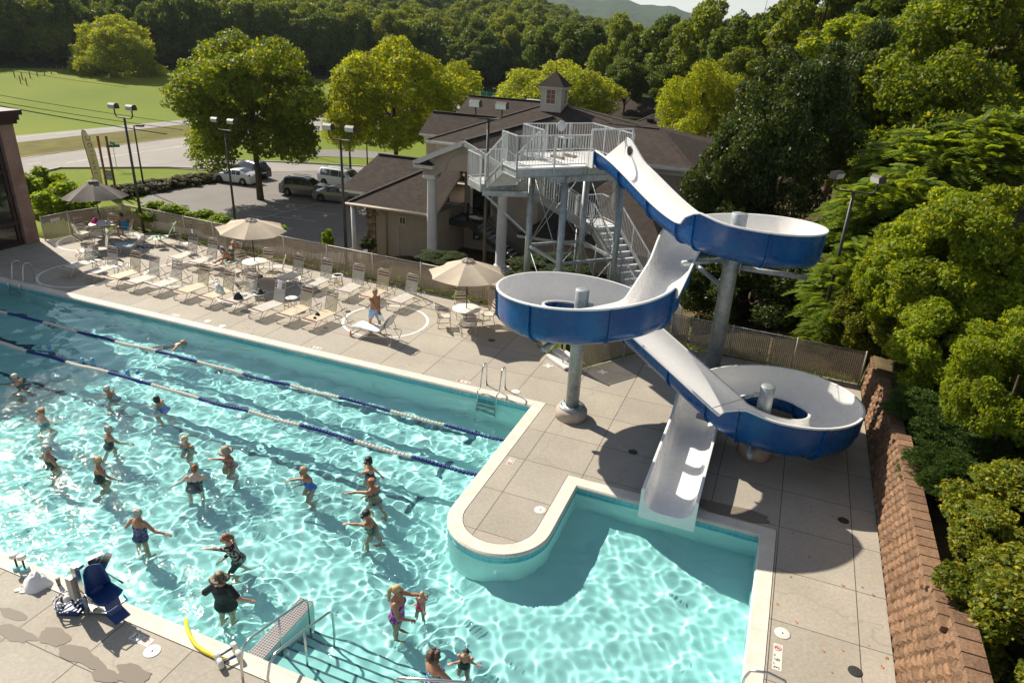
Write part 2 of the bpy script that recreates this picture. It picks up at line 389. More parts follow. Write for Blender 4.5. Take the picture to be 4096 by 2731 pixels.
for i in range(1,20):
    t=i/20;z=lerp(zc1(180),zc2(360)-.14,.25*t+.75*smst(t))
    # right of travel is the outer wall coming off the first loop
    ST.append((lerp(3.15,3.25,t),lerp(4.7,-.25,t),R(-90),z,lerp(.6,.72,t),lerp(1.0,.58,smst(t/.42))))
N2=len(ST)
for i in range(80):
    p=360-297.5*i/79;q=R(p);s=1-math.sqrt(min(1,i/3))
    zz=zc2(p)-.14*(1-smst(i/16))
    ST.append((C2c[0]+1.8*math.cos(q),C2c[1]+1.8*math.sin(q),q-R(90),zz,lerp(1.06+.14*(1-smst(i/16)),.74,s),.58))
N3=len(ST)
a3,b3=(2.28,1.35),(5.82,-.496);hd=math.atan2(b3[1]-a3[1],b3[0]-a3[0])
for i in range(1,18):
    t=i/18;z=lerp(zc2(62.5),zc3(-117.5),t)
    ST.append((lerp(a3[0],b3[0],t),lerp(a3[1],b3[1],t),hd,z,lerp(1.0,.58,smst(t/.18)),.6))
N4=len(ST)
for i in range(76):
    p=-117.5+297.5*i/75;q=R(p);s=1-math.sqrt(min(1,i/4));h=lerp(1.04,.84,smst((p-20)/150))
    zz=zc3(p) if p<40 else lerp(zc3(40),.17,smst((p-40)/140)*.5+(p-40)/280)
    ST.append((C3c[0]+1.8*math.cos(q),C3c[1]+1.8*math.sin(q),q+R(90),zz,.55,lerp(max(h,zc3(p)+1.04-zz)+.08*math.exp(-((i-4)/3.)**2),.62,s)))
N5=len(ST)
for i in range(1,27):
    t=i/26;y=lerp(1.1,-3.74,t);z=.17-.09*t
    ST.append((4.85,y,R(-90),z,.56,lerp(.86,.56,smst(t/.25))))
def prof(hL,hR,w=.6,off=0.,flare=.03):
    "cross-section, left rim to right rim, (lateral, height); lateral>0 is right of travel"
    pts=[]
    def side(h,s):
        q=[];rr=.40
        for k in range(4): 
            u=k/4;q.append((s*(w+flare*(1-u)*max(0,h-.4)+off),lerp(h,min(h,rr),u)))
        for k in range(8):
            a=math.pi/2*k/7;q.append((s*((w-rr)+(rr+off)*math.cos(a)),rr-(rr+off)*math.sin(a)))
        return q
    l=side(hL,-1);r=side(hR,1)
    return l+[(-.1,-off),(0,-off),(.1,-off)]+r[::-1]
def sweep(mb,i0,i1,off,mi):
    rings=[]
    for i in range(i0,i1+1):
        x,y,h,z,hL,hR=ST[i];n=(math.sin(h),-math.cos(h))
        rings.append([(x+n[0]*u,y+n[1]*u,z+v) for u,v in prof(hL,hR,off=off)])
    k=len(rings[0]);vs=[p for r in rings for p in r];fs=[]
    for i in range(len(rings)-1):
        for j in range(k-1): fs.append((i*k+j,(i+1)*k+j,(i+1)*k+j+1,i*k+j+1))
    if off>0: fs=[f[::-1] for f in fs]
    mb.add(vs,fs,mi,True)
def rim(mb,i0,i1,mi):
    "rolled flange along both rims"
    for side in(0,-1):
        rings=[]
        for i in range(i0,i1+1):
            x,y,h,z,hL,hR=ST[i];n=(math.sin(h),-math.cos(h));s=-1 if side==0 else 1
            u,v=prof(hL,hR)[side]
            rings.append([(x+n[0]*(u+s*a),y+n[1]*(u+s*a),z+v+b) for a,b in((-.004,-.01),(-.004,.012),(.015,.022),(.06,.018),(.072,0),(.066,-.03),(.022,-.03))])
        k=7;vs=[p for r in rings for p in r];fs=[]
        for i in range(len(rings)-1):
            for j in range(k): fs.append((i*k+j,(i+1)*k+j,(i+1)*k+(j+1)%k,i*k+(j+1)%k))
        if side==0: fs=[f[::-1] for f in fs]
        fs.append(tuple(range(k)));fs.append(tuple((len(rings)-1)*k+j for j in range(k))[::-1])
        mb.add(vs,fs,mi,False)
slide=thing('water_slide','blue fibreglass water slide with white channel looping down in three turns to the small pool','water slide',(1.3,-.1,0))
def sp(o): o.parent=slide;o.matrix_parent_inverse=Matrix.Translation((-1.3,.1,0));return o
segs=[('flume_section',0,N0),('flume_section',N0,N1-1),('flume_section',N1-1,N2),('flume_section',N2,N3-1),('flume_section',N3-1,N4),('flume_section',N4,N5-1),('flume_section',N5-1,len(ST)-1)]
for nm,i0,i1 in segs:
    mb=MB();sweep(mb,i0,i1,0,0);rim(mb,i0,i1,0);sweep(mb,i0,i1,.022,1)
    for i in (i0,i1):   # blue end skins closing the shell
        x,y,h,z,hL,hR=ST[i];n=(math.sin(h),-math.cos(h))
        a=[(x+n[0]*u,y+n[1]*u,z+v) for u,v in prof(hL,hR)];b=[(x+n[0]*u,y+n[1]*u,z+v) for u,v in prof(hL,hR,off=.022)]
        k=len(a);mb.add(a+b,[(j,j+1,k+j+1,k+j) for j in range(k-1)],1,False)
    sp(mb.build(nm,[gel_w,gel_b]))
# bolted joint flanges
joints=[0,8,17,N0-1,N0+3]+[N0+3+int(k*13) for k in range(1,6)]+[N1+1,N1+9,N2-2,N2+3]+[N2+3+13*k for k in range(1,6)]+[N3+1,N3+9,N4-2,N4+3]+[N4+3+13*k for k in range(1,6)]+[N5+2,N5+10,N5+18]
for i in joints:
    x,y,h,z,hL,hR=ST[i];n=(math.sin(h),-math.cos(h));t=(math.cos(h),math.sin(h));mb=MB()
    a=prof(hL,hR,off=.02);b=prof(hL,hR,off=.085);k=len(a)
    b=[(b[j][0],min(b[j][1],a[j][1]-.02 if j in(0,k-1) else 9)) for j in range(k)]
    vs=[]
    for d in(-.016,.016):
        for P in(a,b): vs+=[(x+n[0]*u+t[0]*d,y+n[1]*u+t[1]*d,z+v) for u,v in P]
    fs=[]
    for j in range(k-1): fs+=[(j,k+j,k+j+1,j+1),(2*k+j,2*k+j+1,3*k+j+1,3*k+j),(k+j,3*k+j,3*k+j+1,k+j+1)]
    fs+=[(0,2*k,3*k,k),(k-1,2*k-1,4*k-1,3*k-1)]
    mb.add(vs,fs,0,False)
    for j in range(2,k-2,2):
        u=(a[j][0]+b[j][0])/2;v=(a[j][1]+b[j][1])/2
        mb.box((x+n[0]*u,y+n[1]*u,z+v),(.055,.02,.02),rz=h)
    sp(mb.build('joint_flange',gel_b))
# starting tub with the raised hood and its oval hole as a dark disc
mb=MB();x,y,h,z,hL,hR=ST[0];t=(math.cos(h),math.sin(h));n=(t[1],-t[0])
def Q(u,s,v): return (x+n[0]*u+t[0]*s,y+n[1]*u+t[1]*s,z+v)
mb.add([Q(-.6,-1.3,.0),Q(.6,-1.3,.0),Q(.6,0,.03),Q(-.6,0,.03),Q(-.6,-1.3,.12),Q(.6,-1.3,.12),Q(.6,0,.62),Q(-.6,0,.98),Q(.68,-1.3,.12),Q(.68,0,.62),Q(-.68,-1.3,.12),Q(-.68,0,.98),Q(.68,-1.3,0),Q(.68,0,0),Q(-.68,-1.3,0),Q(-.68,0,0)],
 [(0,1,2,3),(1,5,6,2),(0,3,7,4),(5,8,9,6),(4,7,11,10),(8,12,13,9),(10,11,15,14)],0,False)
sp(mb.build('starting_tub',gel_w))
mb=MB()
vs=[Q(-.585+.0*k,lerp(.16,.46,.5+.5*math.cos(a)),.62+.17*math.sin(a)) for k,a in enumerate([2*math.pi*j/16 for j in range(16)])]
mb.add(vs,[tuple(range(16))],0,False);mb.build('hood_hole',mat('hollow_shade',(.01,.01,.012),.8)).parent=None  # flat disc, the shade of the hollow is painted in its colour
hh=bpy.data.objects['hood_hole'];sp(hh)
# end plate of the run-out
mb=MB();x,y,h,z,hL,hR=ST[-1]
out=[(-.67,.57),(-.67,-.12),(.67,-.12),(.67,.57)];inn=prof(hL,hR)
P=[(x-u,y,z+v) for u,v in inn];O=[(x-.68*1 if False else x+.68,y,z+.58),(x+.68,y,z-.16),(x-.68,y,z-.16),(x-.68,y,z+.58)]
bm_v=P+[(x+.68,y-.004,z+.575),(x+.68,y-.004,z-.26),(x-.68,y-.004,z-.26),(x-.68,y-.004,z+.575)];k=len(P);mid=k//2
fs=[(j,j+1,k+1) for j in range(mid)]+[(j,j+1,k+2) for j in range(mid,k-1)]+[(mid,k+2,k+1),(0,k+1,k),(k-1,k+3,k+2)]
mb.add(bm_v,fs,0,False);sp(mb.build('end_plate',gel_w))
mb=MB();mb.bb((4.2,-3.74,-.16),(4.24,-3.42,.1));sp(mb.build('end_fascia',gel_w));mb=MB();mb.bb((5.46,-3.74,-.16),(5.5,-3.42,.1));sp(mb.build('end_fascia',gel_w))
# support posts
def post(x,y,r,top,ped=True,arms=()):
    mb=MB();mb.lathe((x,y,.36 if ped else 0),[(r,0),(r,top-(.36 if ped else 0)-.01),(r-.01,top-(.36 if ped else 0))],24)
    for i,(az,z,ln) in enumerate(arms):
        d=Vector((math.cos(R(az)),math.sin(R(az)),0));a=Vector((x,y,z));mb.tube([a+d*.0,a+d*ln],.085,12)
        mb.box(a+d*(r+.05)+Vector((0,0,.0)),(.03,.3,.3),rz=R(az))
    p=sp(mb.build('support_post',galv))
    mb=MB();mb.cyl((x,y,.36 if ped else 0.0),r*2.0,.03,24)
    for k in range(8):
        a=R(45*k+20);mb.cyl((x+r*1.65*math.cos(a),y+r*1.65*math.sin(a),.39 if ped else .03),.016,.07,6)
    q=mb.build('base_plate',galv);q.parent=p
    if ped:
        mb=MB();mb.lathe((x,y,-.02),[(.47,0),(.47,.28),(.44,.32),(.38,.38)],28);sp(mb.build('pedestal',pedm))
post(1.3,-.1,.195,4.06,arms=((-100,3.0,2.1),(80,2.55,1.9),(-170,2.8,2.0)))
post(4.83,4.5,.245,5.7,arms=((0,4.0,2.3),(-135,4.25,1.9),(100,3.9,1.9),(120,3.2,4.2)))
post(6.58,.25,.19,2.12,arms=((-95,.72,1.5),(20,.45,2.3),(170,.62,1.75)))
# tie rods from the post heads
for (x,y,z),(x2,y2,z2) in (((1.3,-.1,3.7),(2.85,.55,3.0)),((6.58,.25,1.95),(5.2,-.3,1.35)),((4.83,4.5,5.4),(3.9,4.2,5.0))):
    mb=MB();a=Vector((x,y,z));b=Vector((x2,y2,z2));d=(b-a).normalized()
    mb.tube([a+d*.15,b],.012,8);mb.box(a+d*.26,(.22,.03,.13),rz=math.atan2(d.y,d.x));mb.tube([a+d*.4,a+d*.6],.025,8);sp(mb.build('tie_rod',galv))
# ---------------- slide tower (local frame turned 46 degrees)
TA=(-2.66,4.67,0);tower=thing('slide_tower','galvanised steel slide tower with railed platform and zigzag stair behind the fence','tower',TA,R(46))
rail_m=mat('bright_galvanised',(.50,.53,.54),.45,.35)
lk(rail_m,ramp(rail_m,tex(rail_m,pos(rail_m,kind='World'),6,5,.7),[(.3,(.36,.39,.40)),(.7,(.60,.62,.63))]),bsdf(rail_m).inputs['Base Color'])
deckw=noisy('platform_deck',(.55,.54,.52),(.68,.67,.65),3,.7,20,.2,.004)
FZ=6.22
def tpart(mb,name,m,parent=None): o=mb.build(name,m,parent or tower);return o
mb=MB();mb.bb((1.62,0,FZ-.06),(4.65,3.03,FZ));mb.bb((0,0,FZ-.06),(1.62,1.29,FZ));tpart(mb,'platform_deck',deckw)
mb=MB()
for a,b in (((0,.04),(4.65,.04)),((1.66,3.0),(4.65,3.0)),((.03,.04),(.03,1.29)),((4.62,.04),(4.62,3.0)),((1.66,1.29),(1.66,3)),((0,1.29),(1.66,1.29)),((2.6,0),(2.6,3)),((3.6,0),(3.6,3))):
    w=Vector((a[0],a[1],FZ-.20));e=Vector((b[0],b[1],FZ-.20));mb.beam(w,e,.02,.27);mb.beam(w+Vector((0,0,.13)),e+Vector((0,0,.13)),.1,.016);mb.beam(w-Vector((0,0,.13)),e-Vector((0,0,.13)),.1,.016)
for a,b in (((1.3,.1),(5.0,.1)),((1.3,2.7),(4.9,2.7)),((2.0,-.1),(2.0,3.1)),((4.4,-.1),(4.4,3.1))): mb.beam((*a,FZ-.45),(*b,FZ-.45),.14,.2)
tpart(mb,'platform_beam',galv)
legs=[(2.0,.15),(4.4,.12),(4.36,2.65),(1.95,2.75)]
for x,y in legs:
    mb=MB();mb.cyl((x,y,-.6),.13,FZ-.55+.6,20);mb.box((x,y,FZ-.53),(.34,.34,.03));mb.box((x,y,FZ-.5),(.3,.3,.02))
    l=tpart(mb,'leg',galv);mb=MB();mb.cyl((x,y,-.1),.25,.12,20);mb.build('base_plate',pedm,l)
def brace(a,b,r=.018): 
    mb=MB();mb.tube([a,b],r,8);tpart(mb,'brace_rod',galv)
zn=2.6
for i in range(4):
    a,b=legs[i],legs[(i+1)%4]
    mb=MB();mb.beam((*a,zn),(*b,zn),.09,.11);tpart(mb,'cross_beam',galv)
    brace((*a,zn),(*b,FZ-.55));brace((*b,zn),(*a,FZ-.55));brace((*a,zn),(*b,.1));brace((*b,zn),(*a,.1))
def railing(pts,h=1.07,name='guard_rail',step=.115,posts=True,bot=.09):
    "pts: floor-level 3D polyline"
    mb=MB();pts=[Vector(p) for p in pts];up=Vector((0,0,1))
    for a,b in zip(pts,pts[1:]):
        d=b-a;l=Vector((d.x,d.y)).length
        mb.beam(a+up*h,b+up*h,.05,.04);mb.beam(a+up*bot,b+up*bot,.04,.03)
        n=max(1,round(l/step))
        for k in range(1,n):
            p=a.lerp(b,k/n);mb.beam(p+up*bot,p+up*h,.014,.014)
        m=max(1,round(l/1.15))
        for k in range(m+1):
            p=a.lerp(b,k/m);mb.beam(p-up*.22,p+up*h,.045,.05)
    return tpart(mb,name,rail_m)
S=FZ
railing([(1.62,3.03,S),(4.65,3.03,S)]);railing([(4.65,3.03,S),(4.65,.06,S)])
railing([(0,0,S),(2.85,0,S)]);railing([(1.62,1.29,S),(1.62,3.03,S)])
railing([(0,1.29,S),(0,0,S)])
# taller gate frame over the slide entrance
mb=MB()
for x in(2.85,4.55): mb.beam((x,0,S-.3),(x,0,S+1.25),.055,.055)
mb.beam((2.85,0,S+1.25),(4.55,0,S+1.25),.055,.055);mb.beam((4.55,0,S),(4.65,0,S),.04,.04)
tpart(mb,'entrance_frame',rail_m)
LZ,L2=5.03,2.98
def flight(a,b,w,za,zb,n,rails=(1,1)):
    "a,b centre of the flight at top and bottom in plan; w unit sideways"
    a,b,w=Vector((*a,0)),Vector((*b,0)),Vector((*w,0));d=(b-a);mb=MB()
    ang=math.atan2(d.y,d.x);run=d.length/n
    for k in range(n):
        p=a+d*((k+.5)/n);z=za+(zb-za)*(k+1)/n
        mb.box((p.x,p.y,z-.02),(run+.02,1.16,.035),rz=ang);mb.box((p.x-d.x/n*.5,p.y-d.y/n*.5,z+.07),(.012,1.16,.14),rz=ang)
    tpart(mb,'stair_tread',deckw)
    mb=MB()
    for s in(-.62,.62):
        p,q=a+w*s+Vector((0,0,za-.12)),b+w*s+Vector((0,0,zb-.06));mb.beam(p,q,.03,.30)
    tpart(mb,'stringer',galv)
    for s,on in zip((-.64,.64),rails):
        if on: railing([a+w*s+Vector((0,0,za)),b+w*s+Vector((0,0,zb))],h=1.05,bot=.12,name='stair_rail')
def landing(x0,y0,x1,y1,z):
    mb=MB();mb.bb((x0,y0,z-.05),(x1,y1,z));tpart(mb,'landing',deckw)
    mb=MB()
    for a,b in (((x0,y0),(x1,y0)),((x0,y1),(x1,y1)),((x0,y0),(x0,y1)),((x1,y0),(x1,y1))): mb.beam((*a,z-.18),(*b,z-.18),.03,.24)
    tpart(mb,'landing_beam',galv)
flight((.82,1.29),(.82,3.25),(1,0),FZ,LZ,7)
landing(0,3.25,1.64,4.6,LZ)
railing([(0,3.25,LZ),(0,4.6,LZ)]);railing([(0,4.6,LZ),(1.64,4.6,LZ)])
flight((1.64,3.92),(5.1,3.92),(0,1),LZ,L2,11)
landing(5.1,3.15,6.4,4.6,L2)
railing([(5.1,4.6,L2),(6.4,4.6,L2)]);railing([(6.4,4.6,L2),(6.4,3.15,L2)])
flight((5.75,3.15),(5.75,-1.9),(1,0),L2,-.02,16)
# stays and beams that carry the landing
mb=MB();mb.beam((.1,3.3,LZ-.35),(2.0,2.75,LZ-.4),.1,.2);mb.beam((.1,4.5,LZ-.35),(2.2,4.5,LZ-.4),.1,.18);mb.beam((.2,3.4,LZ-.4),(1.95,2.75,3.0),.08,.08);tpart(mb,'landing_stay',galv)
for x,y in ((6.3,3.3),(6.3,4.5),(5.2,4.5)):
    mb=MB();mb.cyl((x,y,-.6),.06,L2+.3,10);tpart(mb,'leg',galv)
# white water pipe up to the platform
pvc=mat('white_pipe',(.72,.71,.66),.4)
mb=MB();px,py=4.9,.9
mb.tube([(px,py,-.3),(px,py,4.6)],.085,14);mb.tube([(px,py,4.55),(px-.0,py,4.75),(px-.12,py-.1,4.88),(px-.26,py-.2,4.8),(px-.3,py-.25,4.6),(px-.45,py-.35,4.5),(px-.58,py-.45,4.62),(px-.6,py-.47,5.0),(px-.6,py-.47,5.8)],.1,14)
mb.lathe((px,py,4.35),[(.1,0),(.1,.22)],14);tpart(mb,'supply_pipe',pvc)
# lifeguard's chair and feet blocks on the platform: a thing of its own
lm=mat('chair_plastic',(.5,.51,.52),.5)
ch=thing('tall_chair','tall grey lifeguard stool with oval back standing on the slide platform','chair',Vector(TA)+Matrix.Rotation(R(46),3,'Z')@Vector((2.75,1.75,FZ)),R(60))
mb=MB();mb.bb((-.24,-.2,.72),(.24,.2,.77));mb.build('seat',lm,ch,.01)
mb=MB();mb.lathe((0,0,0),[(.01,0),(.19,.01),(.2,.03),(.19,.05),(.01,.06)],20)
o=mb.build('backrest',lm,ch);o.rotation_euler=(R(90),0,0);o.location=(0,.28,1.12)
for x,y in((-.2,-.18),(.2,-.18),(.2,.2),(-.2,.2)):
    mb=MB();mb.tube([(x,y,.72),(x*1.4,y*1.4,.08)],.016,8);mb.build('leg',galv,ch)
for s_ in(-1,1): mb=MB();mb.tube([(.25*s_,.25,.7),(.24*s_,.26,1.2)],.014);mb.build('back_post',galv,ch)
mb=MB();mb.tube([(-.26,-.24,.3),(.26,-.24,.3),(.27,.26,.3),(-.27,.26,.3)],.014,8,closed=True);mb.build('footrest',galv,ch)
for k,(x,y) in enumerate(((-.32,0),(.32,0))):
    mb=MB();mb.bb((x-.09,-.3,.0),(x+.09,.3,.09));mb.build('base_block',mat('weathered_wood',(.32,.25,.18),.8) if k==0 else bpy.data.materials['weathered_wood'],ch)
# ---------------- terrain
def ss(t): t=np.clip(t,0,1);return t*t*(3-2*t)
FEN=[(-36,5.5),(-28,5.5),(-26.4,8.7),(-18,8.1),(-8,7.6),(-4.4,7.35),(3.0,7.0),(9.6,6.45),(40,6.4)]
fx_=np.array([p[0] for p in FEN]);fy_=np.array([p[1] for p in FEN])
CP=np.array([CAM[0],CAM[1]])
def H(x,y):
    x=np.asarray(x,float);y=np.asarray(y,float);fy=np.interp(x,fx_,fy_)
    low=-4.5+(2.3)*ss((x+21)/7)*ss((48-y)/14)            # car park level, club house bench
    h=-.07+(low+.07)*ss((y-fy-.5)/(6.5-1.5*ss((x+12)/6)))
    # right hand bank and hillside
    up=1.15+.0*x+np.clip(x-10.6,0,200)*.30+6*ss((x-30)/60)
    bank=np.where(x>9.75,up,0)
    hy=.0+(up+.2)*ss((x-8.6)/4.5)
    h=np.where(y<6.6,np.where(x>9.75,up,h),h*(1-ss((x-1)/7))+hy*ss((x-1)/7))
    ine=(x<9.3)&(y<fy-.6)&(y>-15.6)&(x>-35.5);h=np.where(ine,-3.2,h)
    # far field and hills
    dx,dy=x-CP[0],y-CP[1];r=np.hypot(dx,dy);az=np.degrees(np.arctan2(dy,dx))-110.7    # + = left of view axis
    field=np.clip((r-135)/90,0,1.)*4.0*ss((az-5)/20)*(r<1500)
    h=h+np.where((y>20),field,0)
    rg=np.interp(az,[-60,-12,-7.6,-3.7,-1.1,.5,13,34,60],[0,0,3,11,20,23,28,33,38])
    hill=ss((r-165)/430)*rg*(1+.05*np.sin(az*.9+1)*ss((az-3)/6))
    rh=ss((-az-16)/14)*ss((r-50)/150)*(16+14*ss((-az-22)/8))
    mg=np.interp(az,[-60,-25,-20,-15.3,-10.6,-6.5,-2.7,10,60],[40,45,50,66,120,140,138,110,80])
    mtn=ss((r-1900)/1500)*mg*(1+.035*np.sin(az*1.7)+.02*np.sin(az*4.1))
    return h+hill+rh+mtn
grass=mat('mown_grass',(.07,.12,.02),.9,spec=.1)
def _gr():
    m=grass;v=pos(m,kind='World')
    big=tex(m,v,.035,5,.6,.4);med=tex(m,pos(m,(1,.25,1),'World',(0,0,R(25))),.6,5,.65);fine=tex(m,v,5,4,.7)
    c=ramp(m,big,[(.3,(.10,.165,.010)),(.52,(.155,.215,.012)),(.72,(.235,.245,.025))])
    c=mix(m,ramp(m,med,[(.35,0),(.8,.55)]),c,(.20,.21,.05))
    c=mix(m,.4,c,ramp(m,fine,[(.3,(.05,.08,.006)),(.7,(.22,.26,.03))]))
    # woodland floor and distance: darker, browner litter under the trees
    lk(m,c,bsdf(m).inputs['Base Color']);bump(m,fine,.5,.05)
_gr()
litter=noisy('woodland_floor_mulch',(.05,.038,.02),(.13,.10,.05),1.2,.95,8,.8,.05,spec=.1)
hillm=noisy('hill_woodland',(.012,.026,.008),(.03,.055,.014),.05,.95,.3,1,2.,spec=.05)
mtnm=noisy('mountain_woodland',(.02,.045,.016),(.04,.07,.025),.012,.95,.03,1,14.,spec=.05)
na,nr=300,230
azs=np.radians(110.7+np.linspace(62,-62,na));rs=1.5*np.power(7000/1.5,np.linspace(0,1,nr))
A_,R_=np.meshgrid(azs,rs,indexing='ij');gx=CP[0]+R_*np.cos(A_);gy=CP[1]+R_*np.sin(A_);gz=H(gx,gy)
gv=np.stack([gx,gy,gz],-1).reshape(-1,3);i,j=np.meshgrid(np.arange(na-1),np.arange(nr-1),indexing='ij');i=i.ravel();j=j.ravel()
gf=np.stack([i*nr+j,i*nr+j+1,(i+1)*nr+j+1,(i+1)*nr+j],1)
cxm=gv[gf].mean(1);rr=np.hypot(cxm[:,0]-CP[0],cxm[:,1]-CP[1]);aa=np.degrees(np.arctan2(cxm[:,1]-CP[1],cxm[:,0]-CP[0]))-110.7
mi=np.zeros(len(gf),int);mi[(cxm[:,0]>9.7)&(rr<220)]=1;mi[(cxm[:,0]>3.4)&(cxm[:,1]>6.5)&(rr<220)]=1;mi[(cxm[:,0]>-21)&(cxm[:,0]<4)&(cxm[:,1]>7.5)&(cxm[:,1]<29)]=1;mi[rr>185]=2;mi[(rr>130)&(aa<3)]=2;mi[rr>1500]=3  # brown ground by the clubhouse added to cut green bounce on its walls
ground=npmesh('ground',gv,gf[:,::-1],[grass,litter,hillm,mtnm],mi=mi,smooth=True);tag(ground,kind='structure')
# ---------------- roads and car park, as sheets over the ground
asph=mat('asphalt',(.1,.1,.1),.85,spec=.3)
def _as(m,a,b):
    v=pos(m,kind='World');c=ramp(m,tex(m,v,.22,6,.65,.3),[(.3,a),(.72,b)])
    c=mix(m,.35,c,ramp(m,tex(m,v,9,4,.7),[(.3,tuple(.5*q for q in a)),(.7,tuple(1.35*q for q in b))]))
    c=mix(m,ramp(m,tex(m,pos(m,(1,.05,1),'World',(0,0,R(8))),.35,4,.6),[(.5,0),(.75,.35)]),c,tuple(.6*q for q in a))
    lk(m,c,bsdf(m).inputs['Base Color'])
_as(asph,(.16,.145,.132),(.225,.208,.19))
roadm=mat('worn_road',(.2,.19,.18),.85,spec=.3);_as(roadm,(.24,.222,.198),(.32,.297,.264))
dry=noisy('dry_verge_grass',(.13,.105,.035),(.16,.16,.04),.5,.95,6,.5,.05,spec=.1)
paint=noisy('road_paint',(.45,.44,.40),(.62,.61,.56),3,.7)
yel=mat('yellow_line',(.42,.22,.06),.7)
def sheet(name,px,z,m,kind='structure'):
    pts=[at(x,y,z) for x,y in px];bm=bmesh.new();vs=[bm.verts.new(p) for p in pts];f=bm.faces.new(vs)
    bmesh.ops.triangulate(bm,faces=[f])
    for q in bm.faces:
        if q.normal.z<0:q.normal_flip()
    me=bpy.data.meshes.new(name);bm.to_mesh(me);bm.free();me.materials.append(m);o=bpy.data.objects.new(name,me);COL.objects.link(o);o['kind']=kind;return o
ZL=-4.46
sheet('road',[(-250,392),(40,363),(460,311),(740,271),(1010,243),(1230,226),(1230,236),(1010,258),(800,292),(475,343),(432,349),(428,353),(445,361),(600,372),(845,384),(870,390),(560,396),(522,394),(383,386),(139,387),(94,398),(-250,462)],ZL+.02,roadm)
sheet('far_road',[(-250,350),(35,312),(417,276),(740,243),(1100,214),(1250,205),(1250,211),(1100,222),(740,254),(487,279),(38,328),(-250,372)],ZL+.0,roadm)
sheet('median',[(-250,372),(38,328),(487,279),(740,254),(1100,222),(1230,212),(1230,226),(1010,243),(740,271),(460,311),(40,363),(-250,392)],ZL-.02,dry)
sheet('car_park',[(523,394),(497,411),(430,424),(346,444),(320,462),(330,540),(420,600),(900,700),(1000,640),(880,392),(845,384),(600,378)],ZL,asph)
sheet('far_car_park',[(690,345),(800,343),(900,352),(960,372),(860,364),(700,358)],ZL,asph)
def stripe(a,b,w,z,m,name='lane_line'):
    a,b=at(*a,z),at(*b,z);d=(b-a).normalized();n=Vector((-d.y,d.x,0))*w/2;mb=MB();mb.add([a+n,a-n,b-n,b+n],[(0,1,2,3)],0,False);o=mb.build(name,m);o['kind']='structure'
z=ZL+.03
stripe((153,374),(466,329),.16,z,paint)
for a,b in (((199,358),(236,353)),((400,338),(436,333)),((60,378),(95,373)),((-40,390),(0,385)),((560,318),(590,314))): stripe(a,b,.14,z,paint)
stripe((38,361),(460,309.5),.14,z+.004,yel)
for a,b in (((38,316),(417,279)),): stripe(a,b,.14,z,paint)
for a,b in (((130,309),(175,304)),((250,299),(285,295)),((385,285),(412,282))): stripe(a,b,.14,z,paint)
P1r=(700,560,1500,2323)
def pr(u,v): return ((P1r[0]+u*(800/2323))/S_,(P1r[1]+v*(800/2323))/S_)
for a,b in (((1010,712),(1530,765)),((755,770),(1270,830)),((1370,808),(1890,866)),((850,880),(1020,900)),((1110,880),(1635,945)),((965,915),(1725,720)),((1250,1015),(1370,1033)),((1610,742),(1960,770))): stripe(pr(*a),pr(*b),.11,z,paint,'bay_line')
kerbm=noisy('kerb_concrete',(.34,.32,.28),(.45,.43,.38),2,.8)
def kerb(px,z=ZL,w=.18,h=.14):
    mb=MB();P=[at(x,y,z) for x,y in px]
    for a,b in zip(P,P[1:]): mb.beam(a+Vector((0,0,h/2)),b+Vector((0,0,h/2)),w,h)
    tag(mb.build('kerb',kerbm),kind='structure')
kerb([(94,397),(139,386.5),(383,385.5),(470,389),(522,394)]);kerb([(346,444),(430,424),(475,415),(500,408)]);kerb([(475,343),(440,347),(431,352),(440,359),(480,365),(600,372),(700,375),(845,384)])
# concrete walk patch at the garden: grass wedges come from the ground itself
# ---------------- retaining wall of split-face blocks
blockm=mat('split_block',(.25,.15,.1),.95,spec=.1)
def _bl():
    m=blockm;v=pos(m,kind='World')
    c=ramp(m,tex(m,v,1.6,6,.65),[(.3,(.155,.09,.055)),(.55,(.225,.135,.082)),(.8,(.31,.20,.13))])
    c=mix(m,.35,c,ramp(m,tex(m,v,22,4,.7),[(.3,(.08,.045,.03)),(.7,(.48,.32,.22))]))
    rpi=N(m,'NewGeometry').outputs['Random Per Island'];c=mix(m,1,c,ramp(m,rpi,[(0,(.72,.70,.68)),(.5,(.95,.93,.90)),(1,(1.15,1.1,1.02))]),'MULTIPLY')
    lk(m,c,bsdf(m).inputs['Base Color']);bump(m,tex(m,v,30,5,.7),1.0,.02)
_bl()
def wall_top(y): return 1.02 if y>4.4 else 1.18 if y>2.9 else 1.34 if y>1.2 else 1.42 if y>-.2 else 1.62 if y>-5.8 else 1.82 if y>-7.2 else 2.22
mb=MB();rng=random.Random(5);ch=.155;lng=.31
y=6.45
ch=.2;lng=.31
